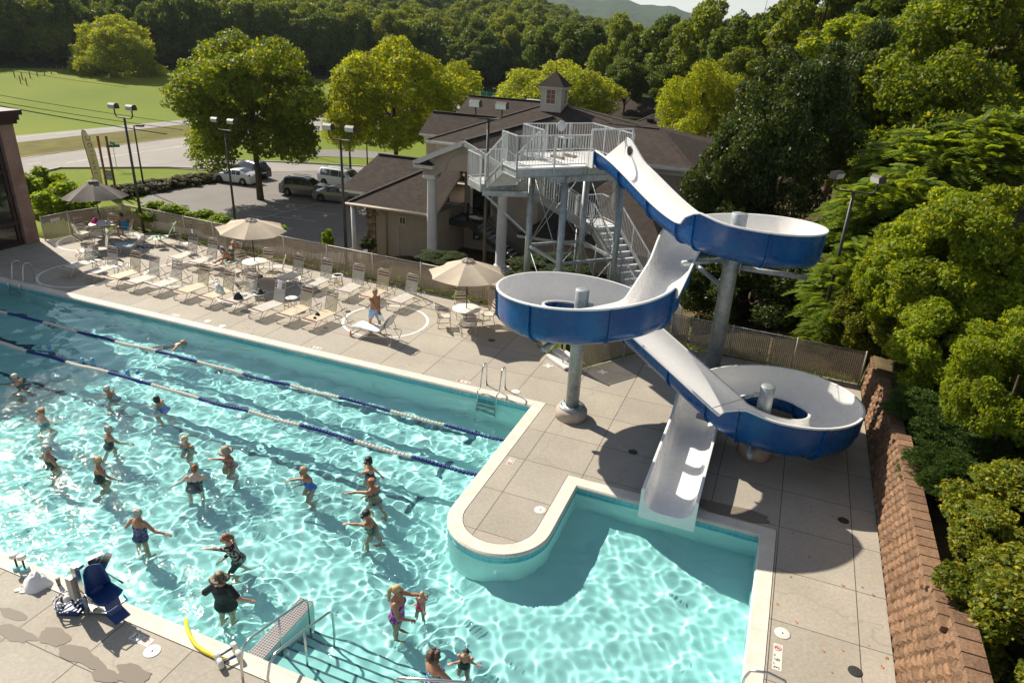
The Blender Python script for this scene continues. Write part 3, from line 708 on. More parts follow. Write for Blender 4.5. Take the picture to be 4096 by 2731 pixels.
for k in range(66):
    y0=6.45-lng*k;top=wall_top(y0-.15);n=int(round(top/ch))
    for c in range(n):
        ya=y0-(lng/2 if c%2 else 0);yb=ya-lng+.014;xa=9.60+.022*c;z0,z1=c*ch,(c+1)*ch-.012;G=5;vs=[];am=.04+.03*rng.random()
        for i in range(G):
            for j in range(G):
                u,v=i/(G-1),j/(G-1);e=(math.sin(math.pi*u)**.4)*(math.sin(math.pi*v)**.4) if 0<u<1 and 0<v<1 else 0
                vs.append((xa+.045-e*am-(rng.uniform(-.010,.010) if e else 0),ya+(yb-ya)*u+(rng.uniform(-.02,.02) if 0<u<1 else 0),z0+(z1-z0)*v+(rng.uniform(-.012,.012) if 0<v<1 else 0)))
        mb.add(vs,[(i*G+j,i*G+j+1,(i+1)*G+j+1,(i+1)*G+j) for i in range(G-1) for j in range(G-1)],0,False)
        mb.add([(xa+.045,ya,z1),(xa+.045,yb,z1),(xa+.3,yb,z1),(xa+.3,ya,z1),(xa+.045,ya,z0),(xa+.045,yb,z0),(xa+.3,yb,z0),(xa+.3,ya,z0)],[(0,3,2,1),(4,5,6,7),(0,4,7,3),(1,2,6,5)],0,False)
    xa=9.60+.022*n;z0=n*ch;w=[rng.uniform(-.006,.006) for _ in range(4)]
    mb.add([(xa-.02+w[0],y0,z0),(xa-.02+w[1],y0-lng+.01,z0),(xa+.33,y0-lng+.01,z0),(xa+.33,y0,z0),(xa-.01+w[0],y0-.01,z0+.1),(xa-.01+w[1],y0-lng+.02,z0+.1),(xa+.33,y0-lng+.02,z0+.1),(xa+.33,y0-.01,z0+.1)],[(4,7,6,5),(0,4,5,1),(1,5,6,2),(2,6,7,3),(3,7,4,0)],0,False)
rw=mb.build('retaining_wall',blockm);tag(rw,'stepped retaining wall of brown split-face blocks along the right side of the deck','wall')
# ---------------- fences (chain link with privacy slats)
slat=noisy('fence_slat',(.30,.24,.17),(.42,.35,.26),1.2,.7)
fpost=noisy('fence_post',(.45,.41,.34),(.55,.5,.42),3,.5,metal=.1)
def fence(pts,label,zf=None,h=1.17,name='slat_fence',holes=.0,step=.078,rail=None):
    t=thing(name,label,'fence',(pts[0][0],pts[0][1],0));base=Vector((pts[0][0],pts[0][1],0));mb=MB();rl=MB();P=[Vector((x,y,0))-base for x,y in pts];r=random.Random(len(pts)*7+int(pts[0][0]*10))
    for a,b in zip(P,P[1:]):
        l=(b-a).length;n=int(l/step);d=(b-a)/l
        for k in range(n):
            if r.random()<holes: continue
            p=a+d*(k+.5)*step;w=step*.74;tilt=r.uniform(-.006,.006);nn=Vector((-d.y,d.x,0))*.004
            q=[p-d*w/2+Vector((tilt,0,.06)),p+d*w/2+Vector((tilt,0,.06)),p+d*w/2+Vector((-tilt,0,h-.05+r.uniform(-.02,.02))),p-d*w/2+Vector((-tilt,0,h-.05))]
            mb.add([v+nn for v in q]+[v-nn for v in q],[(0,1,2,3),(7,6,5,4),(0,3,7,4),(1,5,6,2)],0,False)
        rl.tube([a+Vector((0,0,h)),b+Vector((0,0,h))],.022,6)
        rl.tube([a+Vector((0,0,.06)),b+Vector((0,0,.06))],.006,4)
        # wire mesh seen between the slats
        for k in range(1,8): rl.tube([a+Vector((0,0,h*k/8)),b+Vector((0,0,h*k/8))],.0035,3,caps=False)
        m=max(1,round(l/2.6))
        for k in range(m+1):
            if k==m and b is not P[-1]: continue
            pm=MB();pm.cyl(a.lerp(b,k/m)+Vector((0,0,-.25)),.032,h+.28,8);pm.ell(a.lerp(b,k/m)+Vector((0,0,h+.03)),.036,8);pm.build('post',fpost,t)
    mb.build('slats',slat,t);rl.build('top_rail',rail or fpost,t);return t
fence([(-27.2,6.15),(-26.4,8.7),(-22,8.4),(-18,8.1),(-13,7.85),(-8,7.6),(-4.4,7.35),(-.83,3.72)],'long tan slatted chain-link fence behind the loungers',holes=.01)
fence([(.42,2.95),(3.0,6.78),(9.55,6.4)],'tan slatted chain-link fence under the slide, ending at the retaining wall',holes=.03,h=1.2,step=.066,rail=galv)
g=fence([(-27.35,4.8),(-27.2,6.1)],'tan slatted fence gate with small white notice beside the brick building',name='fence_gate');g['category']='gate'
mb=MB();mb.box((.1,.65,.92),(.012,.5,.14),rz=0);mb.build('notice',mat('notice_white',(.7,.7,.68),.5),g)
# gate by the slide post
t=thing('tower_gate','open metal gate frame with slats and ramp boards beside the slide post','gate',(-.8,3.75,0))
mb=MB()
for p,q in (((0,0,.08),(.75,-.55,.08)),((0,0,1.2),(.75,-.55,1.2)),((0,0,0),(0,0,1.25)),((.75,-.55,0),(.75,-.55,1.25)),((0,0,.08),(.75,-.55,1.2))): mb.beam(p,q,.045,.045)
mb.build('gate_frame',fpost,t)
mb=MB();mb.box((.75,-.25,.06),(1.2,.9,.08),rz=R(-38));mb.box((.6,-.1,.16),(.9,.3,.12),rz=R(-38));mb.build('step_board',deckw,t)
# cropped notice on the fence under the loop
t=tag(MB().box((0,0,0),(.62,.012,.34)).build('fence_sign',mat('sign_white',(.72,.72,.70),.5)),'white notice with black capital N fixed on the fence behind the slide post','sign');t.location=(1.93,5.0,.75);t.rotation_euler=(0,0,R(56))
def text(s,size,loc,rot,m,name='lettering',parent=None,depth=.0015,align='CENTER',sx=1):
    cu=bpy.data.curves.new('txt','FONT');cu.body=s;cu.size=size;cu.extrude=depth;cu.align_x=align;cu.align_y='CENTER'
    o=bpy.data.objects.new('txt',cu);COL.objects.link(o);bpy.context.view_layer.update();dg=bpy.context.evaluated_depsgraph_get()
    me=bpy.data.meshes.new_from_object(o.evaluated_get(dg));bpy.data.objects.remove(o);me.materials.clear();me.materials.append(m)
    q=bpy.data.objects.new(name,me);COL.objects.link(q);q.location=loc;q.rotation_euler=rot;q.scale=(sx,1,1)
    if parent:q.parent=parent
    return q

text('NO',.26,(-.08,-.012,0),(R(90),0,0),black,parent=t)
# ---------------- floodlight poles
polem=noisy('dark_bronze_pole',(.028,.024,.02),(.05,.044,.038),3,.5)
housem=noisy('lamp_housing',(.035,.027,.022),(.075,.06,.05),4,.5)
lens=mat('lamp_glass',(.55,.56,.5),.12,spec=.8)
def flood(loc,h,rz,label,w=1.15,aim=0,hz=0,r=.075,box=.34):
    t=thing('floodlight_pole',label,'floodlight',(loc[0],loc[1],hz),rz)
    mb=MB();mb.cyl((0,0,0),r,h,12,r2=r*.72);mb.box((0,0,.03),(.36,.36,.07));mb.build('pole',polem,t)
    mb=MB();p=[(-w/2,0,h+.42),(-w/2,0,h+.2)]+[(-w/2+.18*(1-math.cos(a)),0,h+.2-.18*math.sin(a)) for a in (.5,1.0,1.57)];q=[(-x,y,z) for x,y,z in p[::-1]]
    mb.tube(p+q,.03,8);mb.build('arm',polem,t)
    for s in(-1,1):
        b=MB();B_=box
        prof=[(-.5,0),(.5,.0),(.62,.55),(.25,.82),(-.35,.72)]
        V_=[(x_*1.0,) for x_ in ()]
        vs=[];wd=B_*1.25
        for xx in(-wd/2,wd/2): vs+=[(xx,B_*.9*u,B_*.95*v) for u,v in prof]
        b.M=Matrix.Translation((s*w/2,0,h+.42))@Matrix.Rotation(aim*s,4,'Z')
        b.add(vs,[(4,3,2,1,0),(5,6,7,8,9),(0,1,6,5),(2,3,8,7),(3,4,9,8),(4,0,5,9)],0,False);ho=b.build('lamp_head',housem,t)
        b2=MB();b2.M=b.M;b2.add([vs[1],vs[2],vs[7],vs[6]],[(0,1,2,3)],0,False)
        b2.build('lens',lens,ho)
    return t
AF=R(180+0)
flood((-24.7,8.25),5.7,R(180),'tall dark floodlight pole at the far left fence, nearest the brick building')
flood((-23.9,14.0),6.1,R(180),'floodlight pole standing in the car park bushes behind the tan middle umbrella',hz=-1.5)
flood((-12.55,8.7),5.85,R(180),'floodlight pole by the stone-piered garage, right of the middle umbrella',hz=-.1)
flood((-5.1,7.75),7.35,R(180),'tallest floodlight pole rising in front of the gabled porch and railed tower stairs',w=1.1)
flood((8.2,9.2),5.55,R(180),'leaning brown floodlight pole in front of the dark trees, behind the right fence',w=1.35,aim=R(55),hz=.35)

# ---------------- weeds along the fence foot
rng=np.random.RandomState(8);PW=[]
for pl in ([(-27.2,6.3),(-26.4,8.75),(-18,8.12),(-8,7.62),(-4.4,7.38)],[(3.0,6.85),(9.5,6.5)]):
    for (x0,y0),(x1,y1) in zip(pl,pl[1:]):
        l=math.hypot(x1-x0,y1-y0);n=int(l*150);t=rng.rand(n);cl=.5+.5*np.sin(t*l*1.7+x0)*np.sin(t*l*.6);h=rng.rand(n)**2*(.12+.75*cl**2);PW.append(np.stack([x0+(x1-x0)*t+rng.normal(0,.07,n),y0+(y1-y0)*t+rng.normal(.02,.10,n),h-.02],1))
PW=np.concatenate(PW);NW=rng.normal(size=PW.shape)+np.array([0,-.3,.5]);NW/=np.linalg.norm(NW,axis=1)[:,None];WEEDS=(PW,NW)
# ---------------- buildings
shing=mat('roof_shingle',(.06,.045,.04),.9,spec=.2)
def _sh():
    m=shing;sp=N(m,'SeparateXYZ');lk(m,N(m,'NewGeometry').outputs['Position'],sp.inputs[0])
    nr=N(m,'SeparateXYZ');lk(m,N(m,'NewGeometry').outputs['Normal'],nr.inputs[0])
    ax=N(m,'Math',operation='ABSOLUTE');lk(m,nr.outputs[0],ax.inputs[0]);ay=N(m,'Math',operation='ABSOLUTE');lk(m,nr.outputs[1],ay.inputs[0])
    gt=N(m,'Math',operation='GREATER_THAN');lk(m,ax.outputs[0],gt.inputs[0]);lk(m,ay.outputs[0],gt.inputs[1])
    mx=N(m,'Mix');lk(m,gt.outputs[0],mx.inputs[0]);lk(m,sp.outputs[0],mx.inputs[2]);lk(m,sp.outputs[1],mx.inputs[3])
    zz=N(m,'Math',operation='MULTIPLY');lk(m,sp.outputs[2],zz.inputs[0]);zz.inputs[1].default_value=2.6
    cb=N(m,'CombineXYZ');lk(m,mx.outputs[0],cb.inputs[0]);lk(m,zz.outputs[0],cb.inputs[1])
    br=N(m,'TexBrick');br.inputs['Scale'].default_value=1;br.inputs['Brick Width'].default_value=.34;br.inputs['Row Height'].default_value=.17;br.inputs['Mortar Size'].default_value=.016
    br.inputs['Color1'].default_value=(.066,.048,.038,1);br.inputs['Color2'].default_value=(.034,.026,.021,1);br.inputs['Mortar'].default_value=(.012,.01,.009,1);br.inputs['Bias'].default_value=0
    lk(m,cb.outputs[0],br.inputs[0]);v=pos(m,kind='World')
    c=mix(m,.35,br.outputs[0],ramp(m,tex(m,v,2.2,5,.7),[(.3,(.025,.02,.016)),(.7,(.095,.072,.056))]))
    lk(m,c,bsdf(m).inputs['Base Color']);bump(m,br.outputs['Fac'],-.5,.02)
_sh()
stucco=noisy('stucco',(.37,.31,.245),(.45,.385,.305),1.1,.9,60,.25,.004,spec=.15)
trim=noisy('white_trim',(.60,.57,.50),(.72,.69,.62),2,.6)
colm=noisy('white_column',(.62,.62,.60),(.74,.74,.72),2,.5)
darkg=mat('window_dark',(.02,.018,.015),.08,spec=.8)
greenm=noisy('dark_green_metal',(.012,.02,.014),(.03,.04,.03),4,.5)
stone=mat('field_stone',(.3,.22,.15),.9,spec=.15)
def _st():
    m=stone;v=pos(m,(1,1,1.7),'World');vo=N(m,'TexVoronoi',feature='DISTANCE_TO_EDGE');vo.inputs['Scale'].default_value=3.2;lk(m,v,vo.inputs[0])
    v2=N(m,'TexVoronoi');v2.inputs['Scale'].default_value=3.2;lk(m,v,v2.inputs[0]);hs=N(m,'SeparateColor');lk(m,v2.outputs['Color'],hs.inputs[0])
    c=ramp(m,hs.outputs[0],[(0,(.12,.085,.06)),(.4,(.25,.17,.10)),(.7,(.36,.29,.21)),(1,(.22,.19,.17))])
    lk(m,mix(m,ramp(m,vo.outputs[0],[(.0,1),(.05,0)]),c,(.05,.04,.03)),bsdf(m).inputs['Base Color']);bump(m,vo.outputs[0],.8,.06)
_st()
def roofpoly(mb,vs,fs,t=.16):
    "roof skin with thickness: vs upper points; underside dropped by t"
    n=len(vs);lo=[(x,y,z-t) for x,y,z in vs];mb.add(list(vs)+lo,list(fs)+[tuple(n+i for i in f[::-1]) for f in fs],0,False)
    from collections import Counter
    ed=Counter()
    for f in fs:
        for a,b in zip(f,f[1:]+f[:1]): ed[(a,b)]+=1
    for (a,b) in ed:
        if (b,a) not in ed: mb.add([vs[a],vs[b],lo[b],lo[a]],[(0,3,2,1)],1,False)
def hip(mb,x0,x1,y0,y1,z,rx0,rx1,ry,rz):
    vs=[(x0,y0,z),(x1,y0,z),(x1,y1,z),(x0,y1,z),(rx0,ry,rz),(rx1,ry,rz)]
    roofpoly(mb,vs,[(0,1,5,4),(1,2,5),(2,3,4,5),(3,0,4)])
def caps(mb,segs):
    for a,b in segs:
        a,b=Vector(a),Vector(b);mb.beam(a+Vector((0,0,.015)),b+Vector((0,0,.015)),.26,.05,mi=0)
club=thing('clubhouse','low beige clubhouse with dark shingled hip roofs, gabled porch and small cupola','building',(-10,20,-2.5))
def cp(o): o.parent=club;o.matrix_parent_inverse=Matrix.Translation((10,-20,2.5));return o
def wallbox(a,b,m=None): 
    mb=MB();mb.bb(a,b);return cp(mb.build('wall',m or stucco))
# main block
mb=MB();hip(mb,-18.4,.3,27.5,42,3.1,-11.6,-11.3,34.7,5.65);caps(mb,[((-18.4,27.5,3.1),(-11.6,34.7,5.65)),((-11.3,34.7,5.65),(-3.2,33.4,4.45))])
# the right wing drops to a lower hip end
rf=cp(mb.build('roof',[shing,trim]))
# replace the long right slope by a lower winged hip
mb=MB();vs=[(-6.2,27.46,3.12),(.3,27.46,3.12),(.3,39,3.12),(-3.0,33,4.62),(-7.2,33,4.62)];roofpoly(mb,vs,[(0,1,3,4),(1,2,3)]);caps(mb,[((.3,27.46,3.14),(-3.0,33,4.64)),((-3.0,33,4.64),(-8,33.2,4.66))]);cp(mb.build('roof',[shing,trim]))
wallbox((-17.7,28.2,-3),(-.4,41.3,3.0))
mb=MB();mb.bb((-17.9,28.0,2.45),(-.2,28.16,2.93));mb.bb((-18.4,27.4,2.86),(.3,27.5,3.0));cp(mb.build('frieze',trim))
mb=MB();mb.bb((-16.9,28.02,2.0),(-15.2,28.19,2.3));cp(mb.build('lintel',trim))
# left upper gabled dormers
def gable_x(mb,x0,x1,y0,y1,z,rz,ov=0):
    ry=(y0+y1)/2;vs=[(x0,y0,z),(x1,y0,z),(x1,ry,rz),(x0,ry,rz),(x1,y1,z),(x0,y1,z)];roofpoly(mb,vs,[(0,1,2,3),(3,2,4,5)])
mb=MB();gable_x(mb,-20.7,-13.0,30.6,35.0,3.0,4.4);caps(mb,[((-20.7,32.8,4.42),(-13,32.8,4.42))]);cp(mb.build('roof',[shing,trim]))
wallbox((-20.3,31.0,-3),(-14,34.6,2.9));mb=MB();mb.bb((-20.4,30.85,2.35),(-14,30.99,2.85));cp(mb.build('frieze',trim))
mb=MB();gable_x(mb,-20.5,-12.0,36.5,41.5,3.9,5.2);caps(mb,[((-20.5,39,5.22),(-12,39,5.22))]);cp(mb.build('roof',[shing,trim]))
wallbox((-20.1,36.9,-3),(-13,41.1,3.8))
mb=MB();mb.tube([(-16.0,41.0,4.4),(-12.5,41.0,4.4)],.75,16);cp(mb.build('roof_duct',noisy('duct_metal',(.18,.19,.18),(.28,.29,.28),2,.5)))
# cupola
cx,cy_,cz=-11.2,33.9,5.2
mb=MB();mb.bb((cx-.8,cy_-.8,cz-.1),(cx+.8,cy_+.8,6.85));cu=cp(mb.build('cupola',noisy('cupola_siding',(.50,.46,.38),(.58,.54,.46),2,.7)))
def sub(mb,name,m,par,off=(10,-20,2.5)):
    o=mb.build(name,m);o.parent=par;return o
mb=MB();e=1.02;mb.add([(cx-e,cy_-e,6.85),(cx+e,cy_-e,6.85),(cx+e,cy_+e,6.85),(cx-e,cy_+e,6.85),(cx,cy_,7.9)],[(0,1,4),(1,2,4),(2,3,4),(3,0,4),(3,2,1,0)],0,False);sub(mb,'cupola_roof',shing,cu)
mb=MB();mb.bb((cx-.95,cy_-.95,6.72),(cx+.95,cy_+.95,6.84));sub(mb,'cornice',trim,cu)
for ax in(0,1):
    mb=MB()
    for s,w in((0,.42),):
        def BX(u0,v0,u1,v1,d0,d1,mi): 
            a=(cx+u0,cy_-.8-d1,v0) if ax==0 else (cx+.8+d0,cy_+u0,v0);b=(cx+u1,cy_-.8-d0,v1) if ax==0 else (cx+.8+d1,cy_+u1,v1);mb.bb(a,b,mi)
        BX(-.33,5.68,.33,6.62,.003,.03,0);BX(-.42,5.6,-.33,6.7,.003,.06,1);BX(.33,5.6,.42,6.7,.003,.06,1);BX(-.33,5.6,.33,5.68,.003,.06,1);BX(-.33,6.62,.33,6.7,.003,.06,1)
        BX(-.012,5.68,.012,6.62,.031,.05,1);BX(-.33,5.98,.33,6.0,.031,.05,1);BX(-.33,6.3,.33,6.32,.031,.05,1)
    sub(mb,'window',[mat('brown_pane',(.22,.11,.06),.2),trim],cu)  # plain brown base colour on the panes
mb=MB();mb.tube([(cx,cy_,7.85),(cx,cy_,9.0)],.02,6);mb.ell((cx,cy_,8.0),.07,8);mb.ell((cx,cy_,8.45),.045,8);mb.beam((cx-.25,cy_,8.7),(cx+.25,cy_,8.7),.02,.03);sub(mb,'weathervane',greenm,cu)
# gabled porch
ax_,ay,az_=-10.3,16.9,5.05
mb=MB();zl=3.72
vs=[(-13.25,16.6,zl-.05),(-7.35,16.6,zl-.05),(ax_,16.6,az_),(ax_,31.5,az_),(-13.25,27.9,zl-.05),(-7.35,27.9,zl-.05)]
roofpoly(mb,vs,[(0,2,3,4),(1,5,3,2)],.14);caps(mb,[((ax_,16.6,az_),(ax_,31,az_))]);cp(mb.build('roof',[shing,trim]))
peel=mat('peeling_white_trim',(.7,.69,.65),.6)
lk(peel,ramp(peel,tex(peel,pos(peel,(1,1,3),'World'),6,6,.75),[(.60,(.66,.64,.60)),(.66,(.10,.09,.08))]),bsdf(peel).inputs['Base Color'])
mb=MB();mb.beam((-13.3,16.52,zl-.14),(ax_,16.52,az_-.12),.12,.26);mb.beam((ax_,16.52,az_-.12),(-7.3,16.52,zl-.14),.12,.26);mb.bb((-13.3,16.45,zl-.36),(-12.1,17.3,zl-.18));cp(mb.build('rake_board',peel))
mb=MB();mb.add([(-12.15,16.4,zl-.17),(-13.25,16.4,zl-.17),(-13.25,17.3,zl-.17),(-12.15,17.3,zl-.17),(-12.7,16.95,zl+.12)],[(0,1,4),(1,2,4),(2,3,4),(3,0,4)],0,False);cp(mb.build('return_roof',shing))
# arched front: gable wall with a segmental arch cut
pts=[(-12.9,2.95),(-12.0,2.95)]+[(ax_+1.7*math.cos(R(180-k*15)),2.98+.42*math.sin(R(k*15))) for k in range(0,13)]+[(-8.5,2.95),(-7.7,2.95),(-7.7,3.55),(ax_,4.85),(-12.9,3.55)]
mb=MB();n=len(pts);mb.add([(x,16.8,z) for x,z in pts]+[(x,17.25,z) for x,z in pts],[tuple(range(n)),tuple(range(n,2*n))[::-1]]+[(i,n+i,n+(i+1)%n,(i+1)%n) for i in range(n)],0,False);cp(mb.build('gable_wall',stucco))
mb=MB();mb.tube([(ax_+1.15*math.cos(R(a)),16.79,3.35+1.0*math.sin(R(a))) for a in range(0,181,12)],.03,6);cp(mb.build('arch_moulding',stucco))
for x in (-12.45,-8.15):
    y=17.05;c=thing('x','x','x');bpy.data.objects.remove(c)
    mb=MB();mb.lathe((x,y,-1.72),[(.36,0),(.38,.06),(.36,.14),(.30,.18),(.285,.22),(.285,2.0),(.25,4.35),(.27,4.4),(.31,4.45),(.31,4.5)],28);mb.box((x,y,2.84),(.78,.78,.1));mb.box((x,y,2.93),(.7,.7,.1));k=cp(mb.build('column',colm))
    mb=MB();mb.box((x,y,-1.78),(.84,.84,.14));mb.box((x,y,-1.9),(1.0,1.0,.1));mb.build('plinth',trim,k)
    mb=MB();mb.box((x,y,-2.35),(.95,.95,.82));mb.build('stone_base',stone,k)
# recessed wall with door and balcony
wallbox((-12.3,21.0,-3),(-7.5,27.6,3.6));wallbox((-12.9,19.6,2.95),(-12.3,27,3.6))
mb=MB();mb.bb((-11.7,20.93,.05),(-10.5,20.99,2.3));d=cp(mb.build('door',darkg));mb=MB();mb.bb((-11.84,20.9,.05),(-11.7,20.99,2.44));mb.bb((-10.5,20.9,.05),(-10.36,20.99,2.44));mb.bb((-11.7,20.9,2.3),(-10.5,20.99,2.44));mb.build('door_frame',trim,d)
stair=thing('green_stair','dark green iron balcony and outside stair descending beneath the clubhouse porch','stair',(-12.5,20,0))
def gp(mb,n,m=greenm,par=None):
    o=mb.build(n,m);o.parent=par or stair
    if par is None:o.matrix_parent_inverse=Matrix.Translation((12.5,-20,0))
    return o
mb=MB();mb.bb((-13.3,19.2,-.05),(-10.6,20.9,.03));mb.bb((-13.35,19.12,-.35),(-10.6,19.2,.0));mb.bb((-13.4,19.12,-.35),(-13.32,20.9,0));gp(mb,'balcony')
def grail(a,b,h=1.0):
    a,b=Vector(a),Vector(b);mb=MB();mb.beam(a+Vector((0,0,h)),b+Vector((0,0,h)),.05,.04);mb.beam(a+Vector((0,0,h-.14)),b+Vector((0,0,h-.14)),.03,.03);mb.beam(a+Vector((0,0,.1)),b+Vector((0,0,.1)),.03,.03)
    n=int((b-a).length/.12)
    for k in range(1,n): p=a.lerp(b,k/n);mb.beam(p+Vector((0,0,.1)),p+Vector((0,0,h-.14)),.014,.014)
    for p in(a,b): mb.beam(p-Vector((0,0,.1)),p+Vector((0,0,h+.1)),.07,.07);mb.ell(p+Vector((0,0,h+.14)),.045,8)
    gp(mb,'railing')
grail((-13.3,19.2,0),(-11.2,19.2,0));grail((-13.3,19.2,0),(-13.3,20.85,0));grail((-11.2,19.2,0),(-7.4,19.2,-2.5));grail((-10.5,20.5,0),(-7.2,20.5,-2.4));grail((-9.2,18.3,-2.5),(-7.6,18.9,-2.5),.9)
mb=MB()
for k in range(14): x=-11.1+k*.27;z=-.02-k*.18;mb.bb((x,19.28,z-.17),(x+.29,20.4,z-.14),1)
mb.beam((-11.2,19.22,-.15),(-7.4,19.22,-2.65),.04,.26,0);mb.beam((-11.2,20.45,-.15),(-7.4,20.45,-2.65),.04,.26,0);gp(mb,'stair_flight',[greenm,deckw])
# garage wing
wallbox((-16.7,17.8,-3.2),(-12.4,21.0,.62));wallbox((-16.7,21.0,-3.2),(-12.4,27,.62))
mb=MB();mb.bb((-17.25,17.72,-4.6),(-16.66,18.4,.55));cp(mb.build('stone_pier',stone))
mb=MB();roofpoly(mb,[(-18.1,17.1,.72),(-12.25,17.1,.72),(-12.25,21,2.75),(-14.2,21,2.75),(-18.1,25,.72)],[(0,1,2,3),(0,3,4)]);caps(mb,[((-18.1,17.1,.72),(-14.2,21.0,2.75))]);cp(mb.build('roof',[shing,trim]))
mb=MB();vs=[(-19.9,18.9,.95),(-14.5,18.9,.95),(-14.0,22.3,2.7),(-19.1,22.3,2.7),(-14.0,26,.95),(-19.9,26,.95)];roofpoly(mb,vs,[(0,1,2,3),(3,2,4,5)]);caps(mb,[((-19.1,22.3,2.72),(-13,22.3,2.72))]);cp(mb.build('roof',[shing,trim]))
mb=MB();mb.tube([(-18.2,17.0,.62),(-12.2,17.0,.62)],.075,8);cp(mb.build('gutter',noisy('rusty_gutter',(.50,.47,.40),(.48,.36,.24),3,.6)))
for x in(-15.9,-12.7):
    mb=MB();mb.tube([(x-.2,17.05,.55),(x,17.4,.3),(x,17.72,.1),(x,17.72,-3)],.06,8);cp(mb.build('downpipe',stucco))
mb=MB();mb.bb((-15.0,17.74,-.35),(-14.55,17.79,.12));v=cp(mb.build('vent',trim));mb=MB();mb.bb((-14.95,17.72,-.3),(-14.8,17.75,.07));mb.bb((-14.75,17.72,-.3),(-14.6,17.75,.07));mb.build('louvre',mat('louvre',(.12,.08,.05),.7),v)
mb=MB();mb.tube([(-15.1,17.75,-.5),(-15.1,17.75,-3)],.025,6);cp(mb.build('conduit',trim))
mb=MB();mb.bb((-11.6,20.9,-1.55),(-11.1,20.97,-1.1));mb.bb((-11.48,20.88,-1.45),(-11.25,20.91,-1.3),1);cp(mb.build('wall_box',[black,trim]))
mb=MB();mb.cyl((-17.9,17.3,-4.5),.13,5.1,14);k=cp(mb.build('column',colm));mb=MB();mb.box((-17.9,17.3,-3.9),(.75,.75,.5));mb.box((-17.9,17.3,-3.62),(.85,.85,.1),mi=1);mb.build('plinth',[stone,trim],k)
# lower link beside the tower
mb=MB();hip(mb,-8.2,.6,19.6,31,-.45,-3.6,-3.4,27.4,2.7);cp(mb.build('roof',[shing,trim]));wallbox((-7.6,20.2,-3.3),(0,27.7,-.6))
mb=MB();mb.ell((-4.6,20.1,-1.0),.09,10);cp(mb.build('wall_lamp',mat('amber_lamp',(.6,.12,.03),.3)))
# ---------------- second building behind
b2=thing('shingled_building','large dark shingled hip roof of another building behind the clubhouse and yellow trees','building',(-5,70,0))
def q2(mb,n,m): o=mb.build(n,m,b2);o.matrix_parent_inverse=Matrix.Translation((5,-70,0));return o
mb=MB();hip(mb,-18,12,66,96,-1.6,-7,3,81,3.4);caps(mb,[((-18,66,-1.6),(-7,81,3.4))]);q2(mb,'roof',[shing,trim])
mb=MB();mb.bb((-17,67,-5),(11,95,-1.7));q2(mb,'wall',stucco)
mb=MB();mb.bb((-27,92,-5),(-12,104,-1.0));q2(mb,'wall',stucco);mb=MB();gable_x(mb,-28,-10,91,105,-.8,1.6);q2(mb,'roof',[shing,trim])
for x in(-11.5,-9.6):
    mb=MB();mb.box((x,73,.95),(.75,.6,.45),rot=Matrix.Rotation(R(20),4,'X'));q2(mb,'roof_vent',black)
mb=MB();mb.bb((-2.9,80.2,3.2),(-1.1,82,5.0));q2(mb,'cupola',trim)
mb=MB();mb.add([(-3.3,79.8,5),(-.7,79.8,5),(-.7,82.4,5),(-3.3,82.4,5),(-2,81.1,6.5)],[(0,1,4),(1,2,4),(2,3,4),(3,0,4)],0,False);q2(mb,'cupola_roof',shing)
# ---------------- brick building at the left edge
brick=mat('painted_block',(.2,.12,.09),.9,spec=.15)
def _br():
    m=brick;v=pos(m,kind='World');c=ramp(m,tex(m,v,1.3,5,.65),[(.3,(.22,.135,.10)),(.7,(.33,.22,.17))])
    c=mix(m,ramp(m,tex(m,v,.9,4,.7,1),[(.6,0),(.75,.4)]),c,(.45,.38,.32));lk(m,c,bsdf(m).inputs['Base Color']);bump(m,tex(m,v,14,4,.7),.5,.01)
_br()
maroon=noisy('maroon_frame',(.022,.008,.008),(.045,.015,.014),3,.5)
lb=thing('pool_building','brown block building with maroon glazed doors and dark roof fascia at the left edge','building',(-27.5,4,0))
def q3(mb,n,m,par=None):
    o=mb.build(n,m);o.parent=par or lb
    if par is None:o.matrix_parent_inverse=Matrix.Translation((27.5,-4,0))
    return o
mb=MB();mb.bb((-34,3.95,-.3),(-27.45,4.6,5.55));q3(mb,'wall',brick)
mb=MB();mb.bb((-34,-14,-.3),(-31.6,3.94,5.55));q3(mb,'wall',brick)
mb=MB();mb.bb((-33,-15,5.56),(-27.3,4.72,5.72));mb.bb((-33,-15,5.72),(-27.22,4.8,5.95));mb.bb((-33,-15,5.95),(-27.1,4.9,6.17));q3(mb,'roof',[maroon])
mb=MB();mb.bb((-46,-16,-1),(-29.6,4.0,12.8));q3(mb,'tall_block',brick)
mb=MB()
for z in(.0,1.0,2.2,3.4,5.4): mb.bb((-27.75,-14,z),(-27.6,3.95,z+.16))
for k in range(13): y=3.85-1.25*k;mb.bb((-27.76,y-.14,0),(-27.59,y,5.55))
q3(mb,'door_frame',maroon)
mb=MB();mb.bb((-27.68,-14,.1),(-27.66,3.94,5.5));q3(mb,'glass',darkg)
